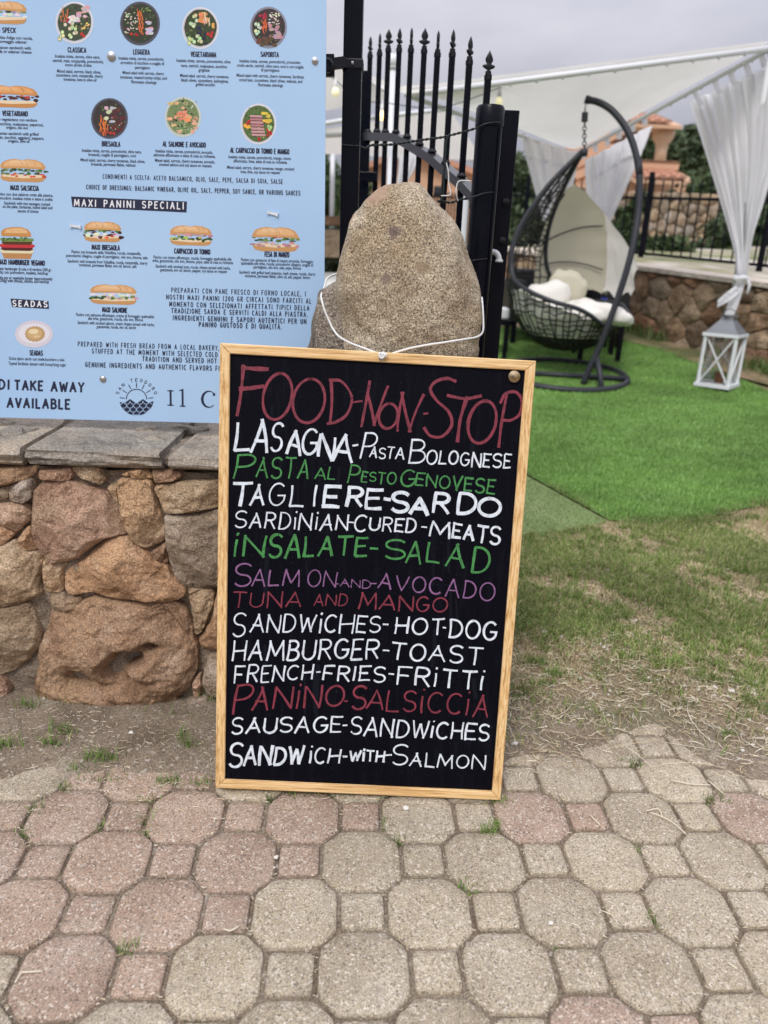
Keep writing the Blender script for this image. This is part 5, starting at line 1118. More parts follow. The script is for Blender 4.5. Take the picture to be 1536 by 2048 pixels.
# ---------------------------------------------------------------- living grass, weeds, straw, grit
def green(x, y):   # where it is lush
    p = fbm(x, y, 2.3, 4)*.9+fbm(x+9, y, 7, 3)*.45
    edge = math.exp(-((y-3.25)/.22)**2)*.35
    return p+edge
gp, dp = [], []
while len(gp) < 125000:
    y = random.uniform(1.9, 4.05)**1.0; x = random.uniform(.15, 2.9)
    if x > y*.62+.15: continue
    if y > 2.6 and (inA(x, y-.05)): continue
    if y > 2.6 and inB(x, y-.03): continue
    bnd = interp(BX, BY, x)
    dist = y-bnd
    if dist < .04 or random.random() > min(1, dist/.68)**2.2: continue
    cl = fbm(x+3, y, 16, 3)
    if random.random() < max(.05, min(1, .27+green(x, y)*2.2+cl*1.5)): gp.append((x, y, gheight(x, y)-.002))
    elif random.random() < .8 and len(dp) < 52000: dp.append((x, y, gheight(x, y)-.002))
blades('meadow_grass', gp, .014, .046, .0015, [(.14, .23, .045), (.19, .29, .065), (.11, .18, .035), (.27, .32, .11), (.36, .35, .17), (.46, .41, .23)], 1.3, label='sparse green grass growing on the soil beside the turf', cat='grass')
blades('dry_grass', dp, .006, .020, .0012, [(.56, .46, .29), (.66, .57, .38), (.44, .33, .20), (.30, .22, .135)], 3.5, label='short dry stubble between the green grass patches', cat='grass')
def straws(name, spots, lmin, lmax, wd, cols, label, lift=.004):
    mb = MB()
    for (x, y) in spots:
        z = gheight(x, y); a = random.uniform(0, 6.28); L = random.uniform(lmin, lmax); k = random.uniform(-.9, .9); P = []
        if y < interp(BX, BY, x)+.05: z = max(z, .0015)
        for i in range(5):
            u = i/4-.5; P.append((x+math.cos(a+k*u)*L*u, y+math.sin(a+k*u)*L*u, z+lift+random.uniform(0, .006)*(L > .03)))
        c_ = random.choice(cols); f = random.uniform(.75, 1.2); mb.col = (*(q*f for q in c_), 1); n = len(P); w = wd*random.uniform(.5, 1.4)
        vs = []
        for i, p in enumerate(P):
            d = Vector(P[min(i+1, n-1)])-Vector(P[max(0, i-1)]); s_ = Vector((-d.y, d.x, 0)).normalized()*w*(1-abs(i/4-.5)*1.2)
            vs += [Vector(p)-s_, Vector(p)+Vector((0, 0, w)), Vector(p)+s_]
        fs = []
        for i in range(n-1): fs += [(3*i, 3*i+1, 3*i+4, 3*i+3), (3*i+1, 3*i+2, 3*i+5, 3*i+4)]
        mb.add(vs, fs)
    o = mb.build(name, M['litter'], None, False, True); return tag(o, label, 'straw', kind='stuff')
STRAW = [(.66, .58, .42), (.56, .46, .30), (.74, .68, .54), (.42, .32, .20)]
sp1 = []
while len(sp1) < 3300:
    x = random.uniform(.2, 2.6); y = random.uniform(1.72, 3.5)
    if x > y*.62+.1: continue
    bnd = interp(BX, BY, x)
    if y < bnd-.03: continue
    if random.random() < math.exp(-((y-bnd-.38)/.35)**2)+.12: sp1.append((x, y))
straws('straw', sp1, .012, .055, .0011, STRAW, 'dry straw and stalks strewn over the soil beside the chalkboard', .006)
sp1 = [(random.uniform(.45, 2.2), random.uniform(1.75, 2.6)) for _ in range(38)]
straws('long_straw', sp1, .10, .24, .0014, STRAW, 'long pale straw stalks lying on the grass', .012)
sp1 = []
while len(sp1) < 1500:
    x = random.uniform(-1.3, 1.4); y = random.uniform(.85, 2.0); b_ = interp(BX, BY, x)
    if x < .3 and y > b_-.1 or random.random() < .04: sp1.append((x, y))
    elif random.random() < .0: pass
straws('stalk_litter', sp1, .006, .028, .0009, STRAW+[(.26, .2, .14)], 'small dead stalks and rootlets on the bare soil under the wall', .003)
# joints: debris follows the gaps between the pavers
jp = []
for _ in range(9000):
    k, j = random.randrange(-5, 15), random.randrange(-3, 6); h = .175*PP_; e = random.randrange(8)
    sg = random.choice((-1, 1))
    if (k+j) % 2 == 0:
        tt_ = random.uniform(-1, 1)
        if random.random() < .5: uv = (sg*.325*PP_, tt_*h) if random.random() < .5 else (tt_*h, sg*.325*PP_)
        else: f = random.random(); uv = (random.choice((-1, 1))*(.325-.15*f)*PP_, random.choice((-1, 1))*(.175+.15*f)*PP_)
        u, v = k*.5*PP_+uv[0], j*.5*PP_+uv[1]; jp.append((math.cos(PYAW)*u-math.sin(PYAW)*v+PX0+random.gauss(0, .0028), math.sin(PYAW)*u+math.cos(PYAW)*v+PY0+random.gauss(0, .0028)))
jp = [p for p in jp if p[1] < interp(BX, BY, p[0])]
straws('joint_debris', jp[:2600], .004, .014, .0008, STRAW+[(.15, .11, .07), (.22, .17, .11), (.09, .07, .05)], 'grit and rootlets caught in the joints of the paving', .003)
def grains(name, spots, r0, r1, cols, label, zoff=0):
    mb = MB()
    for (x, y) in spots:
        r_ = random.uniform(r0, r1); z = max(gheight(x, y), -.006)+r_*.3+zoff
        if y < interp(BX, BY, x)-.01 and zoff: z = r_*.4+zoff
        c_ = random.choice(cols); mb.col = (*c_, 1); c0 = Vector((x, y, z))
        vs = [c0+Vector(v)*r_*random.uniform(.7, 1.2) for v in ((1,0,0),(0,1,0),(-1,0,0),(0,-1,0),(.3,.2,.8),(0,0,-.8))]
        mb.add(vs, [(0,1,4),(1,2,4),(2,3,4),(3,0,4),(1,0,5),(2,1,5),(3,2,5),(0,3,5)])
    return tag(mb.build(name, M['litter'], None, False, True), label, 'grit', kind='stuff')
gr = jp[2600:5600]
grains('joint_grit', gr, .0008, .0026, [(.26, .21, .15), (.18, .14, .10), (.42, .37, .30), (.10, .08, .06)], 'sand grains in the paving joints')
gs = []
while len(gs) < 5000:
    x = random.uniform(-1.3, 2.2); y = random.uniform(1.6, 2.9); b_ = interp(BX, BY, x)
    if y > b_-.06 and (x > .3 or y < 2.06): gs.append((x, y))
grains('soil_grit', gs, .001, .0035, [(.26, .2, .15), (.18, .14, .1), (.38, .32, .25), (.5, .45, .38), (.12, .09, .06)], 'crumbs and small stones on the bare soil')
PB_ = {(812,1618): 'white pebble on the grey paver under the chalkboard', (1028,1497): 'pale flat pebble just right of the lower chalkboard frame', (1482,1512): 'white pebble on bare soil near the right edge', (1460,1397): 'larger white pebble in the straw at right', (1428,1387): 'white pebble left of the larger one in the straw', (1510,1378): 'big pale pebble near the right photo edge in the grass', (1088,1277): 'elongated white pebble in the grass beside the frame',
 (1142,1188): 'largest pale pebble in the upper meadow patch', (1157,1368): 'pale pebble in the straw right of the chalkboard', (552,1716): 'white pebble in the joint between pink and grey pavers', (1102,1848): 'small white pebble in the joint at lower right', (264,1477): 'white square pebble on the soil under the wall', (88,1405): 'small white pebble by the weeds at the far left wall foot', (1361,1290): 'white pebble in the middle of the meadow patch'}
pr_ = []
for (px,py,r_) in ((1028,1497,.010),(1067,1492,.007),(1482,1512,.008),(1442,1480,.006),(1505,1500,.006),(1157,1368,.009),(1135,1345,.009),(1215,1440,.009),(1460,1397,.012),(1428,1387,.009),(1361,1290,.010),(1510,1378,.012),(1088,1277,.012),(1270,1250,.008),(1142,1188,.013),(1075,1208,.009),(1120,1245,.008),(812,1618,.010),(552,1716,.006),(548,1732,.005),(1102,1848,.006),(299,1640,.005),(305,1672,.005),(264,1477,.008),(88,1405,.005),(1245,1410,.006),(1330,1460,.006),(1185,1310,.007)):
    p = att(px, py) if py < 1480 else atZ(px, py, 0)
    if (px, py) not in PB_: pr_.append((p.x, p.y)); continue
    zz = gheight(p.x, p.y) if p.y > interp(BX, BY, p.x) else .0
    mb = MB(); mb.ball((p.x, p.y, zz+r_*.4), r_, 10, (1, random.uniform(.6, .9), .55)); f = random.uniform(.55, .72); mb.c = [(f, f*.95, f*.85, 1)]*len(mb.v); o = mb.build('pebble', M['litter'], None, True, True)
    for v in o.data.vertices: v.co += Vector((1, 1, 1))*r_*.35*noise.noise(v.co*180)
    tag(o, PB_[(px, py)], 'pebble', 'small white pebbles scattered on the ground')
for _ in range(1500):
    x = random.uniform(.25, 2.4); y = random.uniform(2.0, 3.6)
    if x < y*.62+.1 and not (y > 2.9 and (inA(x, y) or inB(x, y))) and fbm(x, y, 3) < .12: pr_.append((x, y))
grains('pale_grit', pr_, .0025, .0075, [(.6, .56, .5), (.5, .46, .4)], 'scattered pale crumbs too small to tell apart')
# weeds: tufts of blades
tufts = [(60,1420,24,.05),(100,1405,12,.07),(140,1418,14,.07),(172,1398,12,.08),(270,1415,30,.05),(320,1408,12,.12),(430,1408,30,.09),(350,1440,10,.10),(10,1500,50,.05),(130,1475,25,.04),(105,1500,30,.045),(200,1525,50,.05),(215,1560,20,.07),(340,1565,45,.04),(302,1600,14,.04),(405,1570,20,.03),(130,1575,14,.03),(590,1590,14,.03),(540,1598,12,.02),(640,1590,12,.02),
 (195,1655,26,.025),(300,1665,22,.03),(45,1665,30,.03),(70,1618,14,.03),(290,1640,14,.03),(990,1645,60,.025),(975,1660,40,.02),(1275,1690,16,.02),(940,1770,46,.025),(1305,1835,30,.025),(1120,1890,20,.02),(395,2035,20,.02),(257,1895,16,.015),(1000,1600,30,.03),(800,1680,12,.015),(770,1650,10,.015),(930,1580,14,.02),(1425,1600,26,.03),(1450,1480,22,.03),(1270,1525,26,.03),(1110,1360,70,.05),(1070,1340,80,.06),(1090,1380,50,.05),(1230,1180,50,.06),(1060,1250,60,.05),(380,1500,20,.03),(360,1485,16,.03),(150,1540,12,.03),(760,1590,12,.02),(690,1588,10,.02)]
WL = {(172,1398): 'wispy green grass tuft in the dark gap left of the huge wall boulder', (320,1408): 'tall single-stalk weed in front of the lower right of the huge wall stone', (430,1408): 'green weed tuft at the wall foot touching the left side of the chalkboard', (10,1500): 'dense low green tuft on the soil at the left edge of the photo',
 (105,1500): 'short yellowish tuft on bare soil left of the buried pink paver', (200,1525): 'bright green tuft over the soil with dry stems', (340,1565): 'bushy green tuft at the soil edge left of the chalkboard foot', (195,1655): 'flat green tuft in the joint right of the leftmost large pink paver', (300,1665): 'tall thin tuft in the joint between two large pink pavers', (45,1665): 'dry green tuft in the far left joint of the top paver row',
 (990,1645): 'green moss clump in the joint under the lower right chalkboard corner', (940,1770): 'flat moss patch in the joint right of the middle of the paving', (1305,1835): 'moss patch in the joint on the right half of the paving', (1120,1890): 'tiny weed in a joint right of the lowest middle paver', (1110,1360): 'thick dark green grass clump right of the chalkboard frame', (1070,1340): 'largest green grass clump leaning on the right frame rail',
 (1230,1180): 'bright green tuft in the middle of the meadow patch', (1060,1250): 'green tuft right beside the frame half way up the chalkboard', (395,2035): 'tiny green weed at the bottom edge between two grey pavers', (1275,1690): 'small weed in the joint beside the large grey paver at right'}
rest = []
for (px, py, n_, h_) in tufts:
    p = att(px, py) if py < 1480 else atZ(px, py, 0); c_ = []
    for k in range(n_*2):
        x, y = p.x+random.gauss(0, h_*.35+.006), p.y+random.gauss(0, .010); c_.append((x, y, gheight(x, y)-.002))
    if (px, py) in WL:
        o = blades('weed_tuft', c_, h_*.35, h_, .0012, [(.13, .24, .045), (.19, .30, .07), (.10, .17, .035), (.30, .32, .13)], 1.1, kind=None)
        tag(o, WL[(px, py)], 'weed', 'weed tufts in the joints and at the wall foot')
    else: rest += c_
blades('weeds', rest, .012, .045, .0012, [(.13, .24, .045), (.19, .30, .07), (.10, .17, .035), (.30, .32, .13)], 1.1, label='tiny weed seedlings scattered over soil and paving joints', cat='weeds')
# dry twigs on the pavers
for lst, lb in (([(447,1858),(462,1861),(478,1852)], 'pale forked twig on the small pink paver in the third row'), ([(40,1945),(86,1942)], 'straight pale twig on the lowest large pink paver'), ([(30,1965),(45,1942)], 'short pale twig lying in the joint at the lower left edge'), ([(1300,1625),(1320,1632),(1345,1645),(1372,1668)], 'curved dry stalk on the large grey paver at upper right'), ([(1292,1622),(1316,1618),(1325,1634)], 'small hooked stalk touching the curved dry stalk on the grey paver'),
    ([(1455,1925),(1475,1938)], 'tiny pale splinter on the small grey paver at lower right'), ([(1340,1560),(1380,1568),(1420,1570)], 'long dry stalk lying across the top right pavers'), ([(1415,1560),(1450,1590)], 'slanting dry stalk above the pink paver at the right edge'), ([(1180,1630),(1200,1650)], 'short brown twig right of the two pink pavers by the board')):
    P = [atZ(x, y, .005) for x, y in lst]; mb = MB(); mb.col = (.62, .55, .42, 1); mb.tube(smooth_pts(P, 4), .0021, 5)
    tag(mb.build('twig', M['litter'], None, True, True), lb, 'twig', 'dry twigs on the paving')

# ---------------------------------------------------------------- canopy, poles, curtains
def tube_px(mb, pts, r, n=10): mb.tube([atD(*p) for p in pts], r, n)
cA, cB, cD = (812, 181, 6.2), (1545, 87, 6.4), (1150, 302, 8.5)
canopy = empty('shade_canopy', att(1447, 722), 'white tube framed canopy with pale grey fabric roof over the hanging chair', 'canopy')
def surf(fn, nu, nv): 
    vs = [fn(i/nu, j/nv) for j in range(nv+1) for i in range(nu+1)]
    return vs, [(j*(nu+1)+i, j*(nu+1)+i+1, (j+1)*(nu+1)+i+1, (j+1)*(nu+1)+i) for j in range(nv) for i in range(nu)]
PA, PB, PD3 = atD(*cA), atD(*cB), atD(*cD)
def rf(u, v):
    p = PA.lerp(PB, u).lerp(PD3, v); p.z += .0-.18*math.sin(math.pi*v)*math.sin(math.pi*u)+.02; return p
vs, fs = surf(rf, 24, 16); mesh_obj('roof_fabric', vs, fs, M['roof_fabric'], canopy, True)
for q in ((cA, cB, .021), (cA, cD, .017), (cD, cB, .018)):
    mb = MB(); mb.tube([atD(*q[0])-Vector((0,0,.03)), atD(*q[1])-Vector((0,0,.03))], q[2], 12); o = mb.build('frame_tube', M['white'], canopy, True)
    for k in range(1, 14):   # lacing rings
        p = atD(*q[0]).lerp(atD(*q[1]), k/14)-Vector((0, 0, .03+q[2])); m2 = MB(); m2.ball(p, .013, 6); m2.build('lacing_ring', M['white'], canopy, True)
# scalloped edge panel above the near-left corner
e1_ = [(726,146,7.2),(760,158,6.8),(800,172,6.3),(860,170,6.5),(930,160,6.6),(1003,150,6.4)]; e2_ = [(728,152,7.2),(765,172,6.6),(812,188,6.1),(870,180,6.2),(940,170,6.3),(1003,156,6.35)]
vs = [atD(*p) for p in e1_]+[atD(*p) for p in e2_]; mesh_obj('edge_flap', vs, [(i, i+1, i+7, i+6) for i in range(5)], M['roof_fabric'], canopy, True)
ft = att(1447, 722); mb = MB(); mb.tube([ft, (atD(1545, 90, 6.4))], .024, 12); mb.build('pole', M['white'], canopy, True)
fa = at_terrain(atD(786, 300, 6.2).x, 6.2); ta = atD(786, 134, 6.2); mb = MB(); mb.tube([fa, ta], .022, 12); mb.build('pole', M['white'], canopy, True)
mb = MB(); mb.ball(atD(786, 122, 6.2), .042, 14, (1, 1, 1.15)); mb.lathe(atD(786, 132, 6.2), [(.03, -.02), (.03, .01)], 12); mb.build('pole_finial', M['white'], canopy, True)
fd = at_terrain(PD3.x, 8.5); mb = MB(); mb.tube([fd, PD3], .02, 10); mb.build('pole', M['white'], canopy, True)
def curtain(L, Rr, folds, amp, name='curtain', nv=26, nu=70, sh=None):
    Lp = smooth_pts([atD(*p) for p in L], 8); Rp = smooth_pts([atD(*p) for p in Rr], 8)
    def f(u, v):
        a = Lp[min(len(Lp)-1, int(v*(len(Lp)-1)+.5))]; b_ = Rp[min(len(Rp)-1, int(v*(len(Rp)-1)+.5))]; p = a.lerp(b_, u)
        w_ = (b_-a).length; d = math.sin(u*folds*2*math.pi+math.sin(v*3+u*5)*.8)+.4*math.sin(u*folds*4.7*math.pi+1)
        p.y += d*amp*(.45+.55*min(1, w_)) ; p.x += .3*amp*math.cos(u*folds*2*math.pi)*min(1, w_)
        return p
    vs, fs = surf(f, nu, nv); return mesh_obj(name, vs, fs, M['curtain'], None, True)
def cu_thing(label, panels, straps):
    c0 = atD(*panels[0][0][-1]); e = empty('curtain', (c0.x, c0.y, c0.z), label, 'curtain')
    for L, Rr, fo, am in panels:
        o = curtain(L, Rr, fo, am, 'curtain_panel'); o.data.transform(Matrix.Translation(-Vector(e.location))); o.parent = e
    for a, b_ in straps:
        a3, b3 = atD(*a), atD(*b_); mb = MB(); mb.bar(a3, b3, .045, .006, up=(0, 1, 0)); mb.build('strap', M['curtain'], e)
    return e
TB = lambda f: (cD[0]+(cB[0]-cD[0])*f, cD[1]+(cB[1]-cD[1])*f, 1/((1-f)/cD[2]+f/cB[2]))
st = []
for f, dx, dy in ((.60, 16, 38), (.70, 14, 36), (.78, 12, 34), (.86, 10, 34), (.94, 8, 34)):
    a = TB(f); st.append(((a[0], a[1]+4, a[2]-.02), (a[0]+dx, a[1]+dy, a[2]-.02)))
rc = cu_thing('big white curtain tied with a knot round the right canopy pole', [
  ([(1378,205,7.3),(1398,262,7.2),(1420,330,7.0),(1448,420,6.8),(1470,500,6.5),(1474,540,6.35),(1476,556,6.33)], [(1575,118,6.3),(1570,200,6.3),(1552,300,6.3),(1525,400,6.3),(1503,470,6.3),(1494,530,6.3),(1492,556,6.3)], 9, .06),
  ([(1476,556,6.33),(1466,580,6.32),(1456,610,6.32),(1446,640,6.3),(1440,655,6.3)], [(1492,556,6.3),(1484,585,6.28),(1474,615,6.28),(1462,640,6.28),(1448,665,6.28)], 3, .02),
  ([(1470,572,6.28),(1450,588,6.26),(1436,600,6.25)], [(1482,580,6.27),(1462,600,6.25),(1434,616,6.25)], 2, .015)], st)
mb = MB(); kp = atD(1482, 556, 6.3); mb.tube([kp+Vector((.045*math.cos(a), .045*math.sin(a), .006*math.sin(a*3))) for a in [k*math.pi/10 for k in range(20)]], .018, 8, True); mb.tube([kp+Vector((.04, -.03, 0)), kp+Vector((.06, -.04, -.05)), kp+Vector((.055, -.04, -.12))], .012, 8)
mb.build('knot', M['curtain'], rc, True)
st = []
for f in (.04, .1, .16, .22, .29, .35): a = TB(f); st.append(((a[0], a[1]+4, a[2]-.02), (a[0]+2, a[1]+24, a[2]-.02)))
cu_thing('pale curtain hanging behind the hanging chair and its curved stand', [([(1168,322,8.3),(1172,380,8.3),(1176,440,8.3),(1182,500,8.3)], [(1300,252,8.0),(1275,320,8.0),(1240,400,8.1),(1205,480,8.2)], 5, .06)], st)
TL2 = lambda f: (cA[0]+(cD[0]-cA[0])*f, cA[1]+(cD[1]-cA[1])*f, 1/((1-f)/cA[2]+f/cD[2]))
cu_thing('pale triangular curtain between the black gate post and the chair apex', [([(1038,268,7.6),(1055,330,7.6),(1072,390,7.7),(1085,440,7.8)], [(1152,306,8.3),(1148,350,8.2),(1135,400,8.0),(1118,450,7.9)], 4, .05)], [((1045,266,7.6),(1045,272,7.6))])
cu_thing('narrow white curtain gathered behind the gate bars left of the boulder top', [([(797,312,8.2),(796,340,8.2),(793,372,8.2),(790,420,8.2)], [(840,306,8.2),(828,340,8.2),(812,372,8.2),(806,420,8.2)], 3, .05)], [])
# rear canopies, seen through the gate
c2 = empty('shade_canopy', at_terrain(-.6, 9.5), 'rear white canopy seen between the menu panel and the gate bars', 'canopy')
def patch(name, quad, par, m_, sag=.15, mm='roof_fabric'):
    q = [atD(*p) for p in quad]
    def f(u, v): p = q[0].lerp(q[1], u).lerp(q[3].lerp(q[2], u), v); p.z -= sag*math.sin(math.pi*u)*math.sin(math.pi*v); return p
    vs, fs = surf(f, 12, 8); return mesh_obj(name, vs, fs, M[mm], par, True)
patch('roof_fabric', [(560,90,9),(728,147,8.6),(790,196,8.6),(560,238,9)], c2, None, .1)
mb = MB(); tube_px(mb, [(560,262,8.8),(690,240,8.8),(800,229,8.8),(900,217,8.8)], .022); mb.build('frame_tube', M['white'], c2, True)
mb = MB(); tube_px(mb, [(560,276,9.4),(700,268,9.4)], .026); mb.build('frame_tube', M['white'], c2, True)
mb = MB(); tube_px(mb, [(726,146,8.6),(740,160,8.6),(765,178,8.4),(800,186,8.4)], .022); mb.build('frame_tube', M['white'], c2, True)
patch('roof_fabric', [(560,272,9.4),(900,219,8.9),(968,322,11),(560,304,11)], c2, None, .05)
mb = MB(); tube_px(mb, [(790,316,11),(905,312,11),(975,326,11)], .02); mb.build('frame_tube', M['white'], c2, True)
g_ = at_terrain(-.9, 11.2); mb = MB(); mb.tube([g_, (g_.x, g_.y, 2.9)], .03, 8); mb.build('pole', M['white'], c2, True)
g_ = at_terrain(atD(925, 440, 5.0).x, 5.0); wpz = atD(925, 386, 5.0).z
mb = MB(); mb.lathe(g_, [(.030, 0), (.030, wpz-g_.z), (.002, wpz-g_.z+.004)], 14); tag(autosmooth(mb.build('white_post', M['white'], None), 40), 'thick white post standing behind the gate right of the boulder', 'post')
# bulbs on their cable
M['bulb'] = mat('glowing_bulb', (1, .85, .55), .3); bb = M['bulb'].node_tree.nodes['Principled BSDF']; bb.inputs['Emission Color'].default_value = (1, .70, .25, 1); bb.inputs['Emission Strength'].default_value = 2.2
M['bulb2'] = mat('pale_bulb', (.9, .86, .6), .25); bb = M['bulb2'].node_tree.nodes['Principled BSDF']; bb.inputs['Emission Color'].default_value = (1, .9, .5, 1); bb.inputs['Emission Strength'].default_value = .35
for (x, y, D, m_, lab) in ((671, 184, 6.0, 'bulb2', 'dim yellow light bulb hanging between the menu panel and the tall post'), (764, 231, 6.0, 'bulb', 'brightly glowing orange bulb hanging behind the gate bars'), (998, 203, 6.4, 'bulb2', 'light bulb in white socket above the round gate post')):
    p = atD(x, y, D); e = empty('light_bulb', p, lab, 'light bulb', 'bulbs of the string lights')
    up_ = 1
    mb = MB(); mb.lathe(p, [(.004, -.032), (.018, -.027), (.027, -.010), (.028, .002), (.022, .018), (.015, .030)], 14); mb.build('glass', M[m_], e, True)
    mb = MB(); mb.lathe(p, [(.017, .028), (.018, .055), (.010, .066), (.004, .10)], 12); autosmooth(mb.build('socket', mat('white_plastic', (.7, .7, .68), .4), e), 40)
P = [atD(600, 120, 6.0), atD(671, 160, 6.0), atD(710, 200, 6.0), atD(764, 205, 6.0), atD(880, 215, 6.1), atD(998, 176, 6.4), atD(1060, 152, 6.5)]
tag((lambda m_: (m_.tube(smooth_pts(P, 8), .003, 5), m_.build('light_cable', M['blackm'], None, True))[1])(MB()), 'thin dark cable of the string lights sagging behind the gate', 'cable')

# ---------------------------------------------------------------- hanging egg chair
base = at_terrain(atD(1144, 600, 6.3).x, 6.3)
stand = empty('chair_stand', base, 'anthracite curved steel stand with ring base holding the hanging chair', 'stand')
mb = MB(); mb.tube([base+Vector((.52*math.cos(a), .46*math.sin(a), .03+.12*.46*math.sin(a))) for a in [2*math.pi*k/40 for k in range(40)]], .026, 10, True); mb.build('base_ring', M['anth'], stand, True)
f0 = att(1168, 768); f0.z += .03
mb = MB(); mb.tube([base+Vector((-.50, -.02, .035)), base+Vector((.51, -.12, .03))], .022, 10); mb.build('base_bar', M['anth'], stand, True)
pl = [(1166,768,6.06),(1180,735,6.06),(1197,698,6.06),(1216,650,6.06),(1236,595,6.08),(1255,535,6.1),(1268,480,6.14),(1277,420,6.2),(1279,360,6.25),(1271,305,6.3),(1253,258,6.36),(1225,222,6.42),(1198,205,6.46),(1173,199,6.48)]
mb = MB(); mb.tube(smooth_pts([atD(*p) for p in pl], 5), .0255, 12); mb.build('arched_pole', M['anth'], stand, True)
mb = MB(); mb.tube([atD(1192,712,6.06), atD(1200,748,6.0), atD(1204,784,5.9)], .022, 10); mb.build('base_strut', M['anth'], stand, True)
mb = MB(); a_ = atD(1173,199,6.48); b2 = atD(1180,201,6.475); d_ = (a_-b2).normalized(); mb.tube([b2, a_+d_*.012], .030, 12); mb.build('end_cap', M['anth'], stand, True)
mb = MB(); a_ = atD(1276,318,6.29); b2 = atD(1279,350,6.26); mb.tube([a_, b2], .029, 12); mb.build('sleeve', M['anth'], stand, True)
egg_c = atD(1152, 500, 6.46); ez = lambda v: zb_+(zt_-zb_)*v
zb_ = atD(1150, 702, 6.46).z; zt_ = atD(1167, 304, 6.46).z
chair = empty('hanging_chair', (egg_c.x, egg_c.y, zb_), 'egg shaped black wicker hanging chair with cream cushions and beige hood', 'chair')
apx = atD(1168, 304, 6.46)
RV = ([0, .012, .04, .09, .2, .35, .5, .61, .76, .89, .97, 1], [0, .14, .25, .35, .47, .53, .53, .49, .36, .19, .075, .02])
def egg(ph, v, k=1.0):
    r_ = float(np.interp(v, *RV))*k; a = R(ph); z = ez(v); cx_ = egg_c.x+(apx.x-egg_c.x)*v**2
    return Vector((cx_+r_*math.cos(a), egg_c.y+r_*.92*math.sin(a), z))
RIM = ([110, 187, 190, 200, 225, 265, 290, 305, 330, 355, 380, 420, 445, 460, 466, 469.5, 470], [1, 1, .46, .37, .305, .245, .18, .15, .17, .22, .255, .26, .31, .39, .50, .75, 1])
rimv = lambda ph: float(np.interp(ph, *RIM))
mb = MB()
for i in range(50):      # uprights, wandering
    ph0 = 110+360*i/50; vt = rimv(ph0); pts = []
    n = max(5, int(22*vt)+3)
    for k in range(n+1):
        v = vt*k/n; ph = ph0+5*noise.noise(Vector((i*3.1, v*6, 0)))*(1 if k < n else .3); pts.append(egg(max(110, min(470, ph)) if vt > .9 and False else ph, v))
    mb.tube(pts, .0060, 4, caps=False)
for j in range(36):      # cross weave, broken up
    v = (j+.6)/36; seg = []
    ph = 110.0
    while ph <= 470:
        vv = v+.022*noise.noise(Vector((ph*.12, j*1.7, 0)))
        if 0 < vv <= rimv(ph) and noise.noise(Vector((ph*.05, j*5.3, 7))) > -.32: seg.append(egg(ph, vv))
        else:
            if len(seg) > 2: mb.tube(seg, .0058, 4, caps=False)
            seg = []
        ph += 5
    if len(seg) > 2: mb.tube(seg, .0058, 4, caps=False)
for q_ in range(46):
    ph = random.uniform(112, 185); v = random.uniform(.3, .85); dph = random.uniform(-14, 14); dv = random.uniform(.06, .16); mb.tube([egg(ph+dph*k/6+3*noise.noise(Vector((q_, k, 0))), min(.98, v+dv*k/6)) for k in range(7)], .006, 4, caps=False)
tag(mb.build('wicker_weave', M['wicker'], chair, True), kind='stuff')
rp_ = [egg(ph, v) for ph, v in [(187,1),(186,.9),(186,.8),(187,.65),(189,.52),(192,.43),(200,.37),(212,.335),(225,.305),(245,.27),(265,.245),(278,.215),(290,.18),(305,.15),(318,.155),(330,.17),(342,.195),(355,.22),(380,.255),(400,.26),(420,.26),(445,.31),(460,.39),(466,.50),(469,.65),(470,.8),(470,.92),(470,1)]]
mb = MB(); mb.tube(smooth_pts(rp_, 5), .0175, 10); mb.build('rim', M['anth'], chair, True)
mb = MB(); mb.tube([apx+Vector((0,0,-.03)), apx+Vector((0,0,.02))], .03, 10); mb.build('apex_cap', M['anth'], chair, True)
VT = ([15, 22, 35, 50, 70, 90, 112], [.46, .52, .62, .74, .83, .86, .82])
def hoodf(p0, p1, k0):
    def f(u, v):
        ph = p0+(p1-p0)*u; vt = float(np.interp(ph, *VT)); vb = .30+.02*math.sin(u*9); vv = vb+(vt-vb)*v
        return egg(ph, vv, k0+.02*math.sin(v*math.pi*2.5)+.012*noise.noise(Vector((u*6, v*6, 0))))
    return f
vs, fs = surf(hoodf(48, 114, 1.03), 30, 24); mesh_obj('hood_panel', vs, fs, M['hood'], chair, True)
vs, fs = surf(hoodf(14, 49, 1.07), 16, 24); mesh_obj('hood_flap', vs, fs, M['hood2'], chair, True)
for (a0, a1, v0, v1) in ((50, 112, .66, .56), (50, 112, .43, .44)):
    mb = MB(); mb.tube([egg(a0+(a1-a0)*k/10, v0+(v1-v0)*k/10+.03*math.sin(math.pi*k/10), 1.0) for k in range(11)], .006, 6); mb.build('hood_rib', M['anth'], chair, True)
def cushion(c_, r_, sq, seed, name, m_, rot=None):
    mb = MB(); mb.ball((0, 0, 0), 1, 28); vs = []
    for v in mb.v:
        q = Vector(v); s_ = Vector([math.copysign(abs(x)**sq, x) for x in q]); s_ *= 1+.10*noise.fractal(q*2.2+Vector((seed, 0, 0)), 1, 2, 3)
        # tufted creases
        w_ = abs(math.sin(q.x*4+seed))*abs(math.sin(q.y*4+seed)); s_.z *= .85+.25*w_
        s_ = Vector((s_.x*r_[0], s_.y*r_[1], s_.z*r_[2]))
        if rot: s_ = rot @ s_
        vs.append(s_+c_)
    return mesh_obj(name, vs, mb.f, m_, chair, True)
cushion(Vector((egg_c.x+.02, egg_c.y-.02, ez(.20))), (.40, .36, .10), .8, 1, 'seat_cushion', M['soft'])
def liner(u, v):
    ph = 110+360*u; v1 = min(rimv(ph), .34)-.03; v0 = .085; return egg(ph, v0+(v1-v0)*v, .945+.02*noise.noise(Vector((u*9, v*4, 0))))
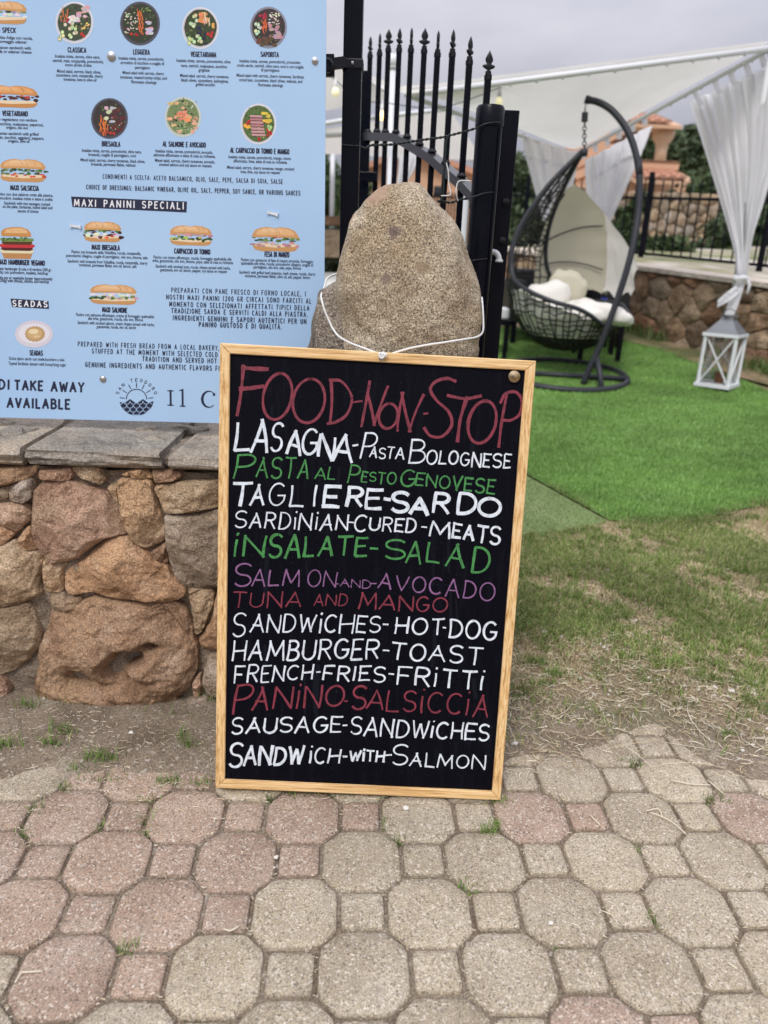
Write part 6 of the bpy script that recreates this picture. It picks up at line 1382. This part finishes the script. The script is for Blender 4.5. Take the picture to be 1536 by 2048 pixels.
vs, fs = surf(liner, 60, 10); mesh_obj('cushion_skirt', vs, fs, M['soft'], chair, True)
cushion(Vector((egg_c.x+.24, egg_c.y-.14, ez(.215))), (.24, .20, .085), .8, 7, 'seat_cushion', M['soft'], Matrix.Rotation(R(12), 3, 'Y'))
cushion(Vector((egg_c.x-.20, egg_c.y+.02, ez(.28))), (.20, .14, .12), .75, 3, 'pillow', M['soft'], Matrix.Rotation(R(-18), 3, 'Y'))
cushion(Vector((egg_c.x+.02, egg_c.y+.24, ez(.33))), (.17, .08, .13), .75, 5, 'pillow', mat('beige_pillow', (.55, .52, .40), .9), Matrix.Rotation(R(20), 3, 'Y'))
# spring and chain
mb = MB(); t0, t1 = atD(1170, 212, 6.47), atD(1170, 226, 6.47)
mb.tube([atD(1171, 204, 6.47), t1], .007, 8); sp0, sp1 = atD(1170, 225, 6.47), atD(1169, 243, 6.47)
mb.build('hook', M['steel'], chair, True)
mb = MB(); n_ = 70; mb.tube([sp0.lerp(sp1, k/n_)+Vector((.020*math.cos(k*.85), .020*math.sin(k*.85), 0)) for k in range(n_+1)], .0055, 6); mb.build('spring', M['anth'], chair, True)
l0, l1 = atD(1169, 246, 6.47), apx+Vector((0, 0, .02)); nl = 7; Ll = (l1-l0).length/nl
for k in range(nl):
    c_ = l0.lerp(l1, (k+.5)/nl); ax = Vector((1, 0, 0)) if k % 2 else Vector((0, 1, 0)); mb = MB()
    mb.tube([c_+ax*.014*math.cos(a)+Vector((0, 0, 1))*(Ll*.62)*math.sin(a) for a in [2*math.pi*q/12 for q in range(12)]], .0042, 6, True); mb.build('chain_link', M['anth'], chair, True)

# ---------------------------------------------------------------- dark garden furniture behind the chair
def bxpx(mb, x0, y0, x1, y1, D, dep, bev=.01):
    a, b_ = atD(x0, y0, D), atD(x1, y1, D); mb.box((min(a.x, b_.x), D, min(a.z, b_.z)), (max(a.x, b_.x), D+dep, max(a.z, b_.z)), bev=bev)
def legbox(mb, px, D, ztop, w=.05):
    x = atD(px, 600, D).x; mb.box((x-w/2, D-w/2, slope(D)+.01), (x+w/2, D+w/2, ztop))
sofa = empty('sofa', at_terrain(atD(1140, 600, 7.5).x, 7.5), 'black woven garden sofa on short legs behind the hanging chair', 'sofa')
mb = MB(); bxpx(mb, 1030, 536, 1214, 640, 8.0, .10, .03); mb.build('backrest', M['wicker'], sofa)
mb = MB(); bxpx(mb, 1022, 600, 1256, 655, 7.35, .72, .03); mb.build('seat', M['wicker'], sofa)
mb = MB(); bxpx(mb, 1022, 560, 1046, 640, 7.35, .72, .02); mb.build('armrest', M['wicker'], sofa)
mb = MB(); bxpx(mb, 1212, 545, 1256, 640, 7.35, .72, .02); mb.build('armrest', M['wicker'], sofa)
for px in (1032, 1092, 1218, 1248):
    mb = MB(); legbox(mb, px, 7.4, atD(px, 640, 7.4).z); mb.build('leg', M['black'], sofa)
tb = empty('side_table', at_terrain(atD(1018, 600, 6.9).x, 6.9), 'small black side table with slim legs left of the hanging chair', 'table')
mb = MB(); bxpx(mb, 985, 640, 1024, 652, 6.75, .35, .005); mb.build('tabletop', M['black'], tb)
for px, D in ((990, 6.78), (1018, 6.78), (992, 7.06), (1020, 7.06)):
    mb = MB(); legbox(mb, px, D, atD(1000, 648, 6.8).z, .035); mb.build('leg', M['black'], tb)
mb = MB(); a_ = atD(1004, 638, 6.9); mb.box((a_.x-.05, 6.8, a_.z+.003), (a_.x+.05, 7.0, a_.z+.10), bev=.02); tag(mb.build('napkin_box', M['white'], None), 'white box standing on the small black side table', 'box')
tc2 = at_terrain(atD(1205, 620, 6.95).x, 6.95); zt5 = atD(1205, 607, 6.95).z
tb2 = empty('side_table', tc2, 'small black table carrying the slim can behind the chair seat', 'table')
mb = MB(); mb.box((tc2.x-.2, 6.85, zt5-.03), (tc2.x+.2, 7.15, zt5), bev=.004); mb.build('tabletop', M['black'], tb2)
for sx in (-.17, .17):
    for sy in (-.08, .17):
        mb = MB(); mb.box((tc2.x+sx-.02, 6.95+sy-.02, slope(7)), (tc2.x+sx+.02, 6.95+sy+.02, zt5-.03)); mb.build('leg', M['black'], tb2)
ce = empty('drink_can', (atD(1208, 600, 6.92).x, 6.92, zt5), 'slim blue and silver drink can standing on the black table', 'can'); ccx = ce.location.x
mb = MB(); mb.lathe((ccx, 6.92, zt5), [(.022, 0), (.0265, .008), (.0265, .055)], 16); mb.build('lower_half', mat('can_blue', (.02, .05, .35), .3, .4), ce, True)
mb = MB(); mb.lathe((ccx, 6.92, zt5), [(.0267, .055), (.0267, .122), (.022, .134), (.020, .133), (.019, .130)], 16); mb.build('upper_half', M['steel'], ce, True)

# ---------------------------------------------------------------- lantern
lc = att(1432, 777); lc.z = slope(lc.y)+.02
lan = empty('lantern', lc, 'tall white wooden lantern with grey metal roof on the turf', 'lantern')
rot = Matrix.Rotation(R(-40), 3, 'Z'); LW = .118; LH = .40
W2 = lambda x, y, z: lc+rot @ Vector((x, y, z))
def lbar(name, a, b_, w, h=None, m_='white'):
    mb = MB(); mb.bar(W2(*a), W2(*b_), w, h); return mb.build(name, M[m_], lan)
mb = MB(); mb.obox(W2(0, 0, .015), rot @ Vector((LW+.022, 0, 0)), rot @ Vector((0, LW+.022, 0)), (0, 0, .014)); mb.build('base', M['white'], lan)
mb = MB(); mb.obox(W2(0, 0, LH+.012), rot @ Vector((LW+.02, 0, 0)), rot @ Vector((0, LW+.02, 0)), (0, 0, .012)); mb.build('top_board', M['white'], lan)
for sx, sy in ((1, 1), (-1, 1), (-1, -1), (1, -1)): lbar('corner_post', (sx*LW, sy*LW, .029), (sx*LW, sy*LW, LH), .022)
for a in range(4):
    q = Matrix.Rotation(a*math.pi/2, 3, 'Z'); F3 = lambda x, z, q=q, y=-LW: tuple(q @ Vector((x, y, z)))
    lbar('cross_brace', F3(-LW+.01, .035), F3(LW-.01, LH-.005), .014, .010); lbar('cross_brace', F3(LW-.01, .035, y=-LW+.011), F3(-LW+.01, LH-.005, y=-LW+.011), .014, .010)
    mb = MB(); g0 = [W2(*F3(x, z, y=-LW+.019)) for x, z in ((-LW+.011, .03), (LW-.011, .03), (LW-.011, LH), (-LW+.011, LH))]; g1 = [W2(*F3(x, z, y=-LW+.021)) for x, z in ((-LW+.011, .03), (LW-.011, .03), (LW-.011, LH), (-LW+.011, LH))]
    mb.add(g0+g1, [(0,1,2,3),(7,6,5,4),(0,4,5,1),(1,5,6,2),(2,6,7,3),(3,7,4,0)]); mb.build('glass_pane', M['glass'], lan)
gm_ = mat('grey_sheet_metal', (.20, .21, .22), .45, .6)
mb = MB(); vs = [W2(sx*s_, sy*s_, z) for s_, z in ((LW+.012, LH+.024), (LW-.02, LH+.06), (.05, LH+.125), (.045, LH+.15)) for sx, sy in ((-1,-1),(1,-1),(1,1),(-1,1))]
mb.add(vs, [(i*4+k, i*4+(k+1) % 4, i*4+4+(k+1) % 4, i*4+4+k) for i in range(3) for k in range(4)]+[(3,2,1,0),(12,13,14,15)]); mb.build('roof', gm_, lan)
mb = MB(); mb.obox(W2(0, 0, LH+.158), (.052, 0, 0), (0, .052, 0), (0, 0, .006)); mb.build('roof_cap', gm_, lan)
mb = MB(); mb.tube([W2(.05*math.cos(a), 0, LH+.165+.045*math.sin(a)) for a in [math.pi*k/10 for k in range(11)]], .004, 6); mb.build('ring_handle', gm_, lan, True)
pe = empty('candle_pot', W2(0.01, 0, .03), 'small terracotta pot with a candle inside the white lantern', 'pot')
mb = MB(); mb.lathe(W2(.01, 0, .03), [(.032, 0), (.042, .07), (.046, .07), (.046, .085), (.038, .085), (.034, .06)], 18, cap=False); mb.build('pot', mat('red_clay', (.28, .10, .06), .8), pe, True)
mb = MB(); mb.lathe(W2(.01, 0, .03), [(.030, .0), (.033, .075), (.004, .078)], 14); mb.build('candle', M['soft'], pe, True)

# ---------------------------------------------------------------- retaining wall and terrace
wA = Vector((2.54, 8.21, 0)); wu = Vector((.821, -1.449, 0)).normalized(); ang = math.atan2(wu.y, wu.x)
rw = empty('retaining_wall', wA, 'long retaining wall of brown fieldstones with pale concrete coping behind the lantern', 'wall'); rw.rotation_euler = (0, 0, ang)
ztop = lambda s: 1.385-.062*s if s > -3 else 1.57      # height of the coping along the wall
S0, S1 = -2.6, 4.6
FS = [rock('fieldstone_brown', (.15, .10, .065), (.28, .20, .135), (.40, .30, .21), grain=90, spk=.4), rock('fieldstone_tan', (.20, .15, .105), (.35, .27, .19), (.46, .38, .28), grain=90, spk=.4), rock('fieldstone_rust', (.16, .095, .06), (.30, .18, .115), (.40, .27, .18), grain=90, spk=.4)]
rnd = random.Random(11)
for i, pl in enumerate(voronoi(S0, S1, .15, 1.62, .25, rnd, .006)):
    sc_ = sum(p[0] for p in pl)/len(pl); gz = slope((wA+wu*sc_).y)
    pl = [(x, z) for x, z in pl]; zm = max(p[1] for p in pl); zn = min(p[1] for p in pl)
    if zm < gz or zn > ztop(sc_)-.09: continue
    pl = [(x, min(z, ztop(x)-.055)) for x, z in pl]
    o = stone_obj('stone', pl, rnd.choice(FS), None, 0, .04, seed=300+i, n=28, rings=6, rough=.015, back=.05, pw=5); o.parent = rw
mb = MB(); n_ = 20; vs = []
for k in range(n_+1):
    s_ = S0+(S1-S0)*k/n_; vs += [(s_, .012, -.1), (s_, .012, ztop(s_)-.03), (s_, .35, ztop(s_)-.03), (s_, .35, -.1)]
fs = [(k*4+j, (k+1)*4+j, (k+1)*4+(j+1) % 4, k*4+(j+1) % 4) for k in range(n_) for j in range(4)]+[(3,2,1,0), tuple(n_*4+j for j in range(4))]
o = mesh_obj('mortar_core', vs, fs, M['mortar']); o.parent = rw
M['concrete'] = rock('pale_concrete', (.42, .39, .35), (.52, .49, .44), (.60, .57, .52), grain=200, spk=.25, bstr=.3)
vs = []
for k in range(n_+1):
    s_ = S0+(S1-S0)*k/n_; vs += [(s_, -.05, ztop(s_)-.04), (s_, -.05, ztop(s_)+.0), (s_, .30, ztop(s_)+.012), (s_, .30, ztop(s_)-.04)]
o = mesh_obj('coping', vs, fs, M['concrete']); o.parent = rw
# terrace behind the wall
vs = []; nA, nB = 24, 12
ds = [.28, .6, 1, 1.5, 2.2, 3.2, 4.5, 7, 11, 18, 35, 80, 200]
wn_ = Vector((-wu.y, wu.x, 0))
for d in ds:
    for k in range(nA+1):
        s_ = -60*(abs(k/nA*2-1)**3)*(1 if k < nA/2 else -1)+ (0 if k != nA/2 else 0); s_c = max(S0, min(S1, s_)); p = wA+wu*s_+wn_*d; z = ztop(s_c)+.035*min(d, 12)+.05*max(0, min(d, 30)-12)*.6
        vs.append((p.x, p.y, z))
fs = [(j*(nA+1)+i, j*(nA+1)+i+1, (j+1)*(nA+1)+i+1, (j+1)*(nA+1)+i) for j in range(len(ds)-1) for i in range(nA)]
m = mat('terrace_ground', (.3, .3, .2), .95); t = m.node_tree; b = t.nodes['Principled BSDF']
c = ramp(t, nnoise(t, .9, 5, .6), [(.40, (.50, .46, .40)), (.50, (.30, .27, .17)), (.60, (.14, .17, .06))]); t.links.new(c, b.inputs['Base Color'])
tag(mesh_obj('terrace', vs, fs, m, smooth=True), kind='structure')
# bare strip at the wall foot
vs = []
for k in range(31):
    s_ = S0+1+(S1-S0-1)*k/30; w_ = .38+.10*noise.noise(Vector((s_*2, 0, 0)))+.12*max(0, s_)/4
    p = wA+wu*s_; q = p-wn_*w_; vs += [(p.x, p.y, slope(p.y)+.022), (q.x, q.y, slope(q.y)+.024)]
tag(mesh_obj('dirt_strip', vs, [(2*k, 2*k+1, 2*k+3, 2*k+2) for k in range(30)], M['soil']), kind='structure')
gp_ = []
for k in range(2600):
    s_ = random.uniform(-1.2, 4.2); d = abs(random.gauss(0, .09)); p = wA+wu*s_-wn_*(d+.03); gp_.append((p.x, p.y, slope(p.y)+.02))
gp_ = [p for p in gp_ if noise.noise(Vector((p[0]*2.2, p[1]*2.2, 0))) > -.05]
blades('weeds', gp_, .05, .16, .005, [(.07, .12, .03), (.11, .17, .05), (.16, .19, .08)], .8, label='ragged green weeds along the foot of the retaining wall', cat='weeds')
# fence on the terrace
fe = empty('fence', wA+wn_*1.0, 'black vertical bar fence on the terrace behind the retaining wall', 'fence'); fe.rotation_euler = (0, 0, ang)
fz = lambda s: ztop(max(S0, min(S1, s)))+.04
pm_ = bpy.data.meshes.new('fence_bar'); _m = MB(); _m.box((-.006, -.006, 0), (.006, .006, .82)); pm_.from_pydata(_m.v, [], _m.f); pm_.materials.append(M['black'])
s_ = -3.6
while s_ < 4.2:
    o = bpy.data.objects.new('fence_bar', pm_); COL.objects.link(o); o.parent = fe; o.location = (s_, 0, fz(s_)+.04); s_ += .135
for h in (.09, .70):
    mb = MB(); mb.bar((-3.8, 0, fz(-3.8)+h), (4.3, 0, fz(4.3)+h), .022, .03); o = mb.build('fence_rail', M['black']); o.parent = fe
for s_ in (-3.2, -.95, .46, .66, 2.6, 4.2):
    mb = MB(); mb.box((s_-.022, -.022, fz(s_)-.03), (s_+.022, .022, fz(s_)+.93)); o = mb.build('fence_post', M['black']); o.parent = fe
# plants and trees
def foliage(name, blobs, n, size, m_, parent=None, flat=.6):
    c = []; 
    tot = sum(b_[1]**2 for b_ in blobs)
    for (ctr, r_, sq) in blobs:
        k = max(10, int(n*r_**2/tot)); u = rng.normal(size=(k, 3)); u /= np.linalg.norm(u, axis=1)[:, None]; rad = r_*(1-.55*rng.random(k)**1.6)[:, None]
        P = np.array(ctr)+u*rad*np.array([1, 1, sq]); c.append(P)
    P = np.concatenate(c); k = len(P); keep = np.array([noise.noise(Vector(p)*1.6/max(.3, blobs[0][1])) > -.28 for p in P]); P = P[keep]; k = len(P)
    a = rng.normal(size=(k, 3)); a /= np.linalg.norm(a, axis=1)[:, None]; b_ = np.cross(a, rng.normal(size=(k, 3))); b_ /= np.linalg.norm(b_, axis=1)[:, None]
    s_ = size*rng.uniform(.6, 1.5, (k, 1)); V = np.stack([P-a*s_, P-b_*s_*.45, P+a*s_, P+b_*s_*.45], 1).reshape(-1, 3)
    off = np.array(wloc(parent)) if parent else 0
    me = bpy.data.meshes.new(name); me.from_pydata((V-off).tolist(), [], (np.arange(k*4).reshape(-1, 4)).tolist()); me.materials.append(M[m_]); me.update()
    o = bpy.data.objects.new(name, me); COL.objects.link(o)
    if parent: o.parent = parent
    return o
def tree(label, base_, h, cr, m_, nb=7, n=5000, sz=.09, name='tree', group=None, low=.35):
    e = empty(name, base_, label, 'tree', group); B = Vector(base_); mb = MB()
    mb.tube([B, B+Vector((.05, 0, h*.3)), B+Vector((-.04, .05, h*.6))], [.03*h, .022*h, .012*h], 8)
    bl = []
    for k in range(nb):
        a = k*2.4; zz = h*(low+(1-low-.12)*((k+.5)/nb)); rr = cr*.62*(1-abs((k+.5)/nb-.4)*.8); p = B+Vector((math.cos(a)*rr, math.sin(a)*rr, zz)); bl.append((tuple(p), cr*random.uniform(.42, .62), .85))
        mb.tube([B+Vector((0, 0, h*.3)), B.lerp(p, .6)+Vector((0, 0, h*.1)), p], [.012*h, .008*h, .003*h], 5)
    mb.build('trunk', M['bark'], e, True); foliage('crown', bl, n, sz, m_, e); return e
def tpx(x, D, z=None): p = atD(x, 500, D); return Vector((p.x, D, z if z is not None else min(slope(D), 1.02)))
def topz(x, y, D): return atD(x, y, D).z
def treepx(label, x, ytop, D, cr, m_, nb, n, sz, name='tree', low=.1, zb_=None):
    p = tpx(x, D, zb_); return tree(label, p, (topz(x, ytop, D)-p.z)*.93, cr, m_, nb, n, sz, name, None, low)
treepx('dark green pine rising right of the tiled balcony roof', 1378, 238, 26, 1.35, 'leaf2', 10, 9000, .14, 'pine_tree', zb_=1.7)
treepx('dark tree mass behind the big right curtain', 1500, 262, 25, 3.0, 'leaf2', 10, 9000, .16, zb_=1.7)
treepx('green tree seen under the balcony roof beside its column', 1296, 262, 30, 2.0, 'leaf', 8, 6000, .16, zb_=1.7)
treepx('leafy dark green tree just right of the flat gate post', 1016, 285, 15, .75, 'leaf2', 8, 6000, .07, low=.35)
treepx('green tree behind the gate, left of the orange gable', 735, 318, 30, 1.9, 'leaf', 7, 4000, .16)
treepx('olive green tree seen in the gap beside the menu panel', 630, 318, 24, 2.2, 'leaf', 8, 6000, .14)
treepx('light green tree right of the small tiled roof', 1445, 345, 18, 1.5, 'leaf', 8, 6000, .10, zb_=1.6)
def bush(label, x, D, z, r_, h, m_='leaf', n=3000, sz=.05, name='bush'):
    p = tpx(x, D, z); e = empty(name, p, label, 'bush'); bl = [((p.x+random.uniform(-.4, .4)*r_, p.y+random.uniform(-.3, .3)*r_, p.z+h*(.2+.22*k)), r_*.6*(1.1-.15*k), 1.0) for k in range(4)]
    o = foliage('leaves', bl, n, sz, m_, e); mb = MB(); mb.tube([p, p+Vector((0, 0, h*.5))], .03, 6); mb.build('stem', M['bark'], e); return e
bush('tall yellow-green weeds between the hood and the curved stand', 1258, 10.6, 1.42, .30, .85)
bush('low green bush behind the fence under the tiled roof', 1325, 11.2, 1.45, .5, .16)
bush('round dark bush behind the right fence section', 1450, 12.5, 1.5, .6, .6, 'leaf2')
bush('clipped dark hedge plant in the gap beside the menu panel', 662, 11, .95, .8, .75, 'leaf2')
bush('dark bush at the foot of the orange wall right of the gate', 1022, 11.5, 1.2, .5, .5, 'leaf2')
# ---------------------------------------------------------------- houses
def hb(name, x0, y0, x1, y1, D, dep, m_, par, bev=0):
    a, b_ = atD(x0, y0, D), atD(x1, y1, D); mb = MB(); mb.box((min(a.x, b_.x), D, min(a.z, b_.z)), (max(a.x, b_.x), D+dep, max(a.z, b_.z)), bev=bev); return mb.build(name, m_, par)
def tiles(par, xa, xb, D0, z0, D1, z1, w=.24, label=None):
    """rows of barrel tiles running down the slope from (D1,z1) to the eave (D0,z0)"""
    n = max(2, int((xb-xa)/w)); rows = 4
    me = bpy.data.meshes.new('roof_tile'); L = math.hypot(D1-D0, z1-z0)/rows; mb = MB(); vs = []
    for yy, k_ in ((0, 1.0), (L*1.12, .85)):
        for q in range(6): a = math.pi*q/5; vs.append((-math.cos(a)*w*.5*k_, yy, math.sin(a)*w*.32*k_+(.02 if yy == 0 else 0)))
    fs = [(q, q+1, q+7, q+6) for q in range(5)]+[(5,4,3,2,1,0)]
    me.from_pydata(vs, [], fs); me.materials.append(M['tile'])
    pit = math.atan2(z1-z0, D1-D0); off = Vector(par.location)
    for i in range(n):
        for r_ in range(rows):
            o = bpy.data.objects.new('roof_tile', me); COL.objects.link(o); o.parent = par
            f = r_/rows; o.location = Vector((xa+(i+.5)*w, D0+(D1-D0)*f, z0+(z1-z0)*f))-off; o.rotation_euler = (pit, 0, 0)
    mb = MB(); mb.add([(xa, D0+.02, z0-.02), (xb, D0+.02, z0-.02), (xb, D1, z1-.02), (xa, D1, z1-.02), (xa, D0+.02, z0-.10), (xb, D0+.02, z0-.10), (xb, D1, z1-.12), (xa, D1, z1-.12)], [(0,1,2,3),(7,6,5,4),(0,4,5,1),(1,5,6,2),(3,2,6,7),(0,3,7,4)]); mb.build('roof_deck', M['orange'], par)
hz = M['orange']; trim = mat('cream_plaster', (.66, .50, .36), .9)
h1 = empty('house', tpx(1300, 20, 1.6), 'orange plastered house with tiled balcony roof on a column', 'house')
hb('rear_wall', 1180, 262, 1240, 330, 22.5, 3, hz, h1)
hb('parapet', 1262, 322, 1357, 340, 20.05, .25, hz, h1)
hb('parapet_cap', 1262, 319, 1358, 322.5, 20.0, .35, trim, h1)
hb('beam', 1262, 252, 1348, 262, 20.0, .3, trim, h1)
hb('eave_band', 1262, 247, 1352, 252.5, 19.9, .5, hz, h1)
a_ = atD(1328, 262, 20.2); b2 = atD(1326, 322, 20.2); mb = MB(); mb.lathe((a_.x, 20.2, b2.z), [(.14, 0), (.14, .35*(a_.z-b2.z)), (.15, .55*(a_.z-b2.z)), (.24, .72*(a_.z-b2.z)), (.27, a_.z-b2.z)], 14); mb.build('column', trim, h1, True)
hb('dark_ceiling', 1262, 262, 1325, 266, 20.3, 2.1, mat('brown_ceiling', (.16, .09, .06), .8), h1)
a_, b2 = atD(1282, 246, 19.8), atD(1362, 250, 19.8); tiles(h1, atD(1240, 246, 19.8).x, b2.x, 19.7, b2.z, 21.4, atD(1320, 232, 21.4).z)
hb('lower_wall', 1180, 352, 1350, 520, 20.6, 3, hz, h1)
hb('upper_wall', 1180, 330, 1262, 352, 20.5, 3, hz, h1)
a_, b2 = atD(1268, 356, 19.0), atD(1390, 362, 19.0); tiles(h1, a_.x, b2.x, 18.9, b2.z, 20.1, atD(1320, 341, 20.1).z)
sw = empty('far_wall', tpx(1320, 15.5, 1.5), 'rough tan stone wall behind the black fence', 'wall')
rnd = random.Random(5); xa_, xb_ = atD(1215, 500, 15.5).x, atD(1425, 500, 15.5).x; zt7 = atD(1320, 385, 15.5).z
for i, pl in enumerate(voronoi(xa_, xb_, 1.45, zt7, .24, rnd, .012)):
    if i > 200: break
    stone_obj('stone', pl, rnd.choice([FS[1], M['stone'][3], FS[1]]), sw, 15.5, .05, seed=600+i, n=12, rings=3, back=.05)
mb = MB(); mb.box((xa_, 15.53, 1.3), (xb_, 15.9, zt7-.03)); mb.build('mortar_core', M['mortar'], sw)
h2 = empty('house', tpx(1050, 21, 1.0), 'orange house front with tall dark window between gate post and hanging chair', 'house')
hb('wall', 985, 372, 1180, 520, 21, 4, hz, h2)
for x0, x1 in ((1026, 1038), (1090, 1102)):
    hb('window', x0, 388, x1, 432, 20.96, .06, mat('dark_pane', (.03, .035, .04), .2), h2); hb('window_frame', x0-5, 384, x0-.5, 434, 20.94, .08, trim, h2); hb('window_frame', x1+.5, 384, x1+5, 434, 20.94, .08, trim, h2)
hb('cornice', 985, 368, 1180, 374, 20.9, 4.2, trim, h2)
h3 = empty('house', tpx(825, 26, 1.0), 'orange gabled house seen through the gate bars', 'house')
q = [atD(x, y, 26) for x, y in ((690, 356), (826, 306), (962, 358), (962, 520), (690, 520))]; mb = MB(); vs = [tuple(p) for p in q]+[(p.x, p.y+8, p.z) for p in q]
mb.add(vs, [(4,3,2,1,0),(5,6,7,8,9)]+[(k, (k+1) % 5, 5+(k+1) % 5, 5+k) for k in range(5)]); mb.build('wall', hz, h3)
for (p, q2) in ((q[0], q[1]), (q[1], q[2])):
    n_ = 14
    for k in range(n_):
        a3, b3 = p.lerp(q2, k/n_), p.lerp(q2, (k+1)/n_); mb = MB(); mb.bar(a3+Vector((0, -.15, .08)), b3+Vector((0, -.15, .08)), .55, .16, up=(0, 0, 1)); mb.build('roof_tile', M['tile'], h3)
hb('window', 868, 372, 884, 392, 25.95, .08, mat('dark_pane', (.03, .035, .04), .2), h3)
fb = empty('fence', tpx(890, 12, .98), 'short black iron fence seen right of the boulder top', 'fence')
for k in range(16):
    x = atD(862+k*6, 395, 12).x; mb = MB(); mb.box((x-.012, 11.99, .95), (x+.012, 12.01, atD(900, 385, 12).z)); mb.build('fence_bar', M['black'], fb)
mb = MB(); mb.box((atD(855, 400, 12).x, 11.98, atD(900, 396, 12).z), (atD(962, 400, 12).x, 12.02, atD(900, 393, 12).z)); mb.build('fence_rail', M['black'], fb)
# left gap: brown wall, white chair and black wicker chair
lw = empty('garden_wall', tpx(650, 10, .93), 'low brown wall seen in the gap beside the menu panel', 'wall')
hb('wall_body', 560, 428, 790, 455, 10, .3, FS[2], lw); hb('wall_base', 560, 455, 790, 520, 10.02, .3, FS[1], lw)
wc = empty('garden_chair', tpx(655, 5.2), 'white plastic chair partly hidden behind the menu panel', 'chair')
M['plastic'] = mat('white_plastic_chair', (.74, .73, .70), .4)
bx_ = tpx(655, 5.2).x
def chairbox(par, x, y, w_, d_, zs, zb2, th, m_, legw=.035):
    z0 = slope(y)
    mb = MB(); mb.box((x-w_/2, y-d_/2, z0+zs-th), (x+w_/2, y+d_/2, z0+zs), bev=.012); mb.build('seat', m_, par)
    vs, fs = surf(lambda u, v: Vector((x-w_/2+w_*u, y+d_/2+.05*math.cos((u-.5)*math.pi)+.10*v, z0+zs+(zb2-zs)*v*(1-.25*(2*u-1)**4))), 10, 6); n_ = len(vs); vs2 = [v+Vector((0, .03, 0)) for v in vs]
    e_ = [0*11+i for i in range(11)]; nv_ = 6
    side = []
    bd = list(range(11))+[11*(j+1)+10 for j in range(6)]+[6*11+i for i in range(9, -1, -1)]+[11*j for j in range(5, 0, -1)]
    for a, b_ in zip(bd, bd[1:]+bd[:1]): side.append((a, b_, b_+n_, a+n_))
    mesh_obj('backrest', vs+vs2, fs+[tuple(q+n_ for q in f[::-1]) for f in fs]+side, m_, par, True)
    for sx in (-1, 1):
        mb = MB(); mb.tube([(x+sx*w_*.5, y-d_*.42, z0), (x+sx*w_*.5, y-d_*.42, z0+zs+.2), (x+sx*w_*.5, y+d_*.3, z0+zs+.22), (x+sx*w_*.5, y+d_*.52, z0+zs+.2)], .018, 6); mb.build('armrest', m_, par)
        mb = MB(); mb.tube([(x+sx*w_*.47, y+d_*.45, z0), (x+sx*w_*.47, y+d_*.45, z0+zs)], .02, 6); mb.build('leg', m_, par)
chairbox(wc, bx_, 5.4, .5, .5, .43, .88, .03, M['plastic'])
bc = empty('wicker_chair', tpx(648, 3.9), 'black wicker armchair with pale seat edge right behind the menu panel', 'chair')
chairbox(bc, tpx(640, 3.9).x, 3.9, .56, .55, .42, .86, .08, M['wicker'])
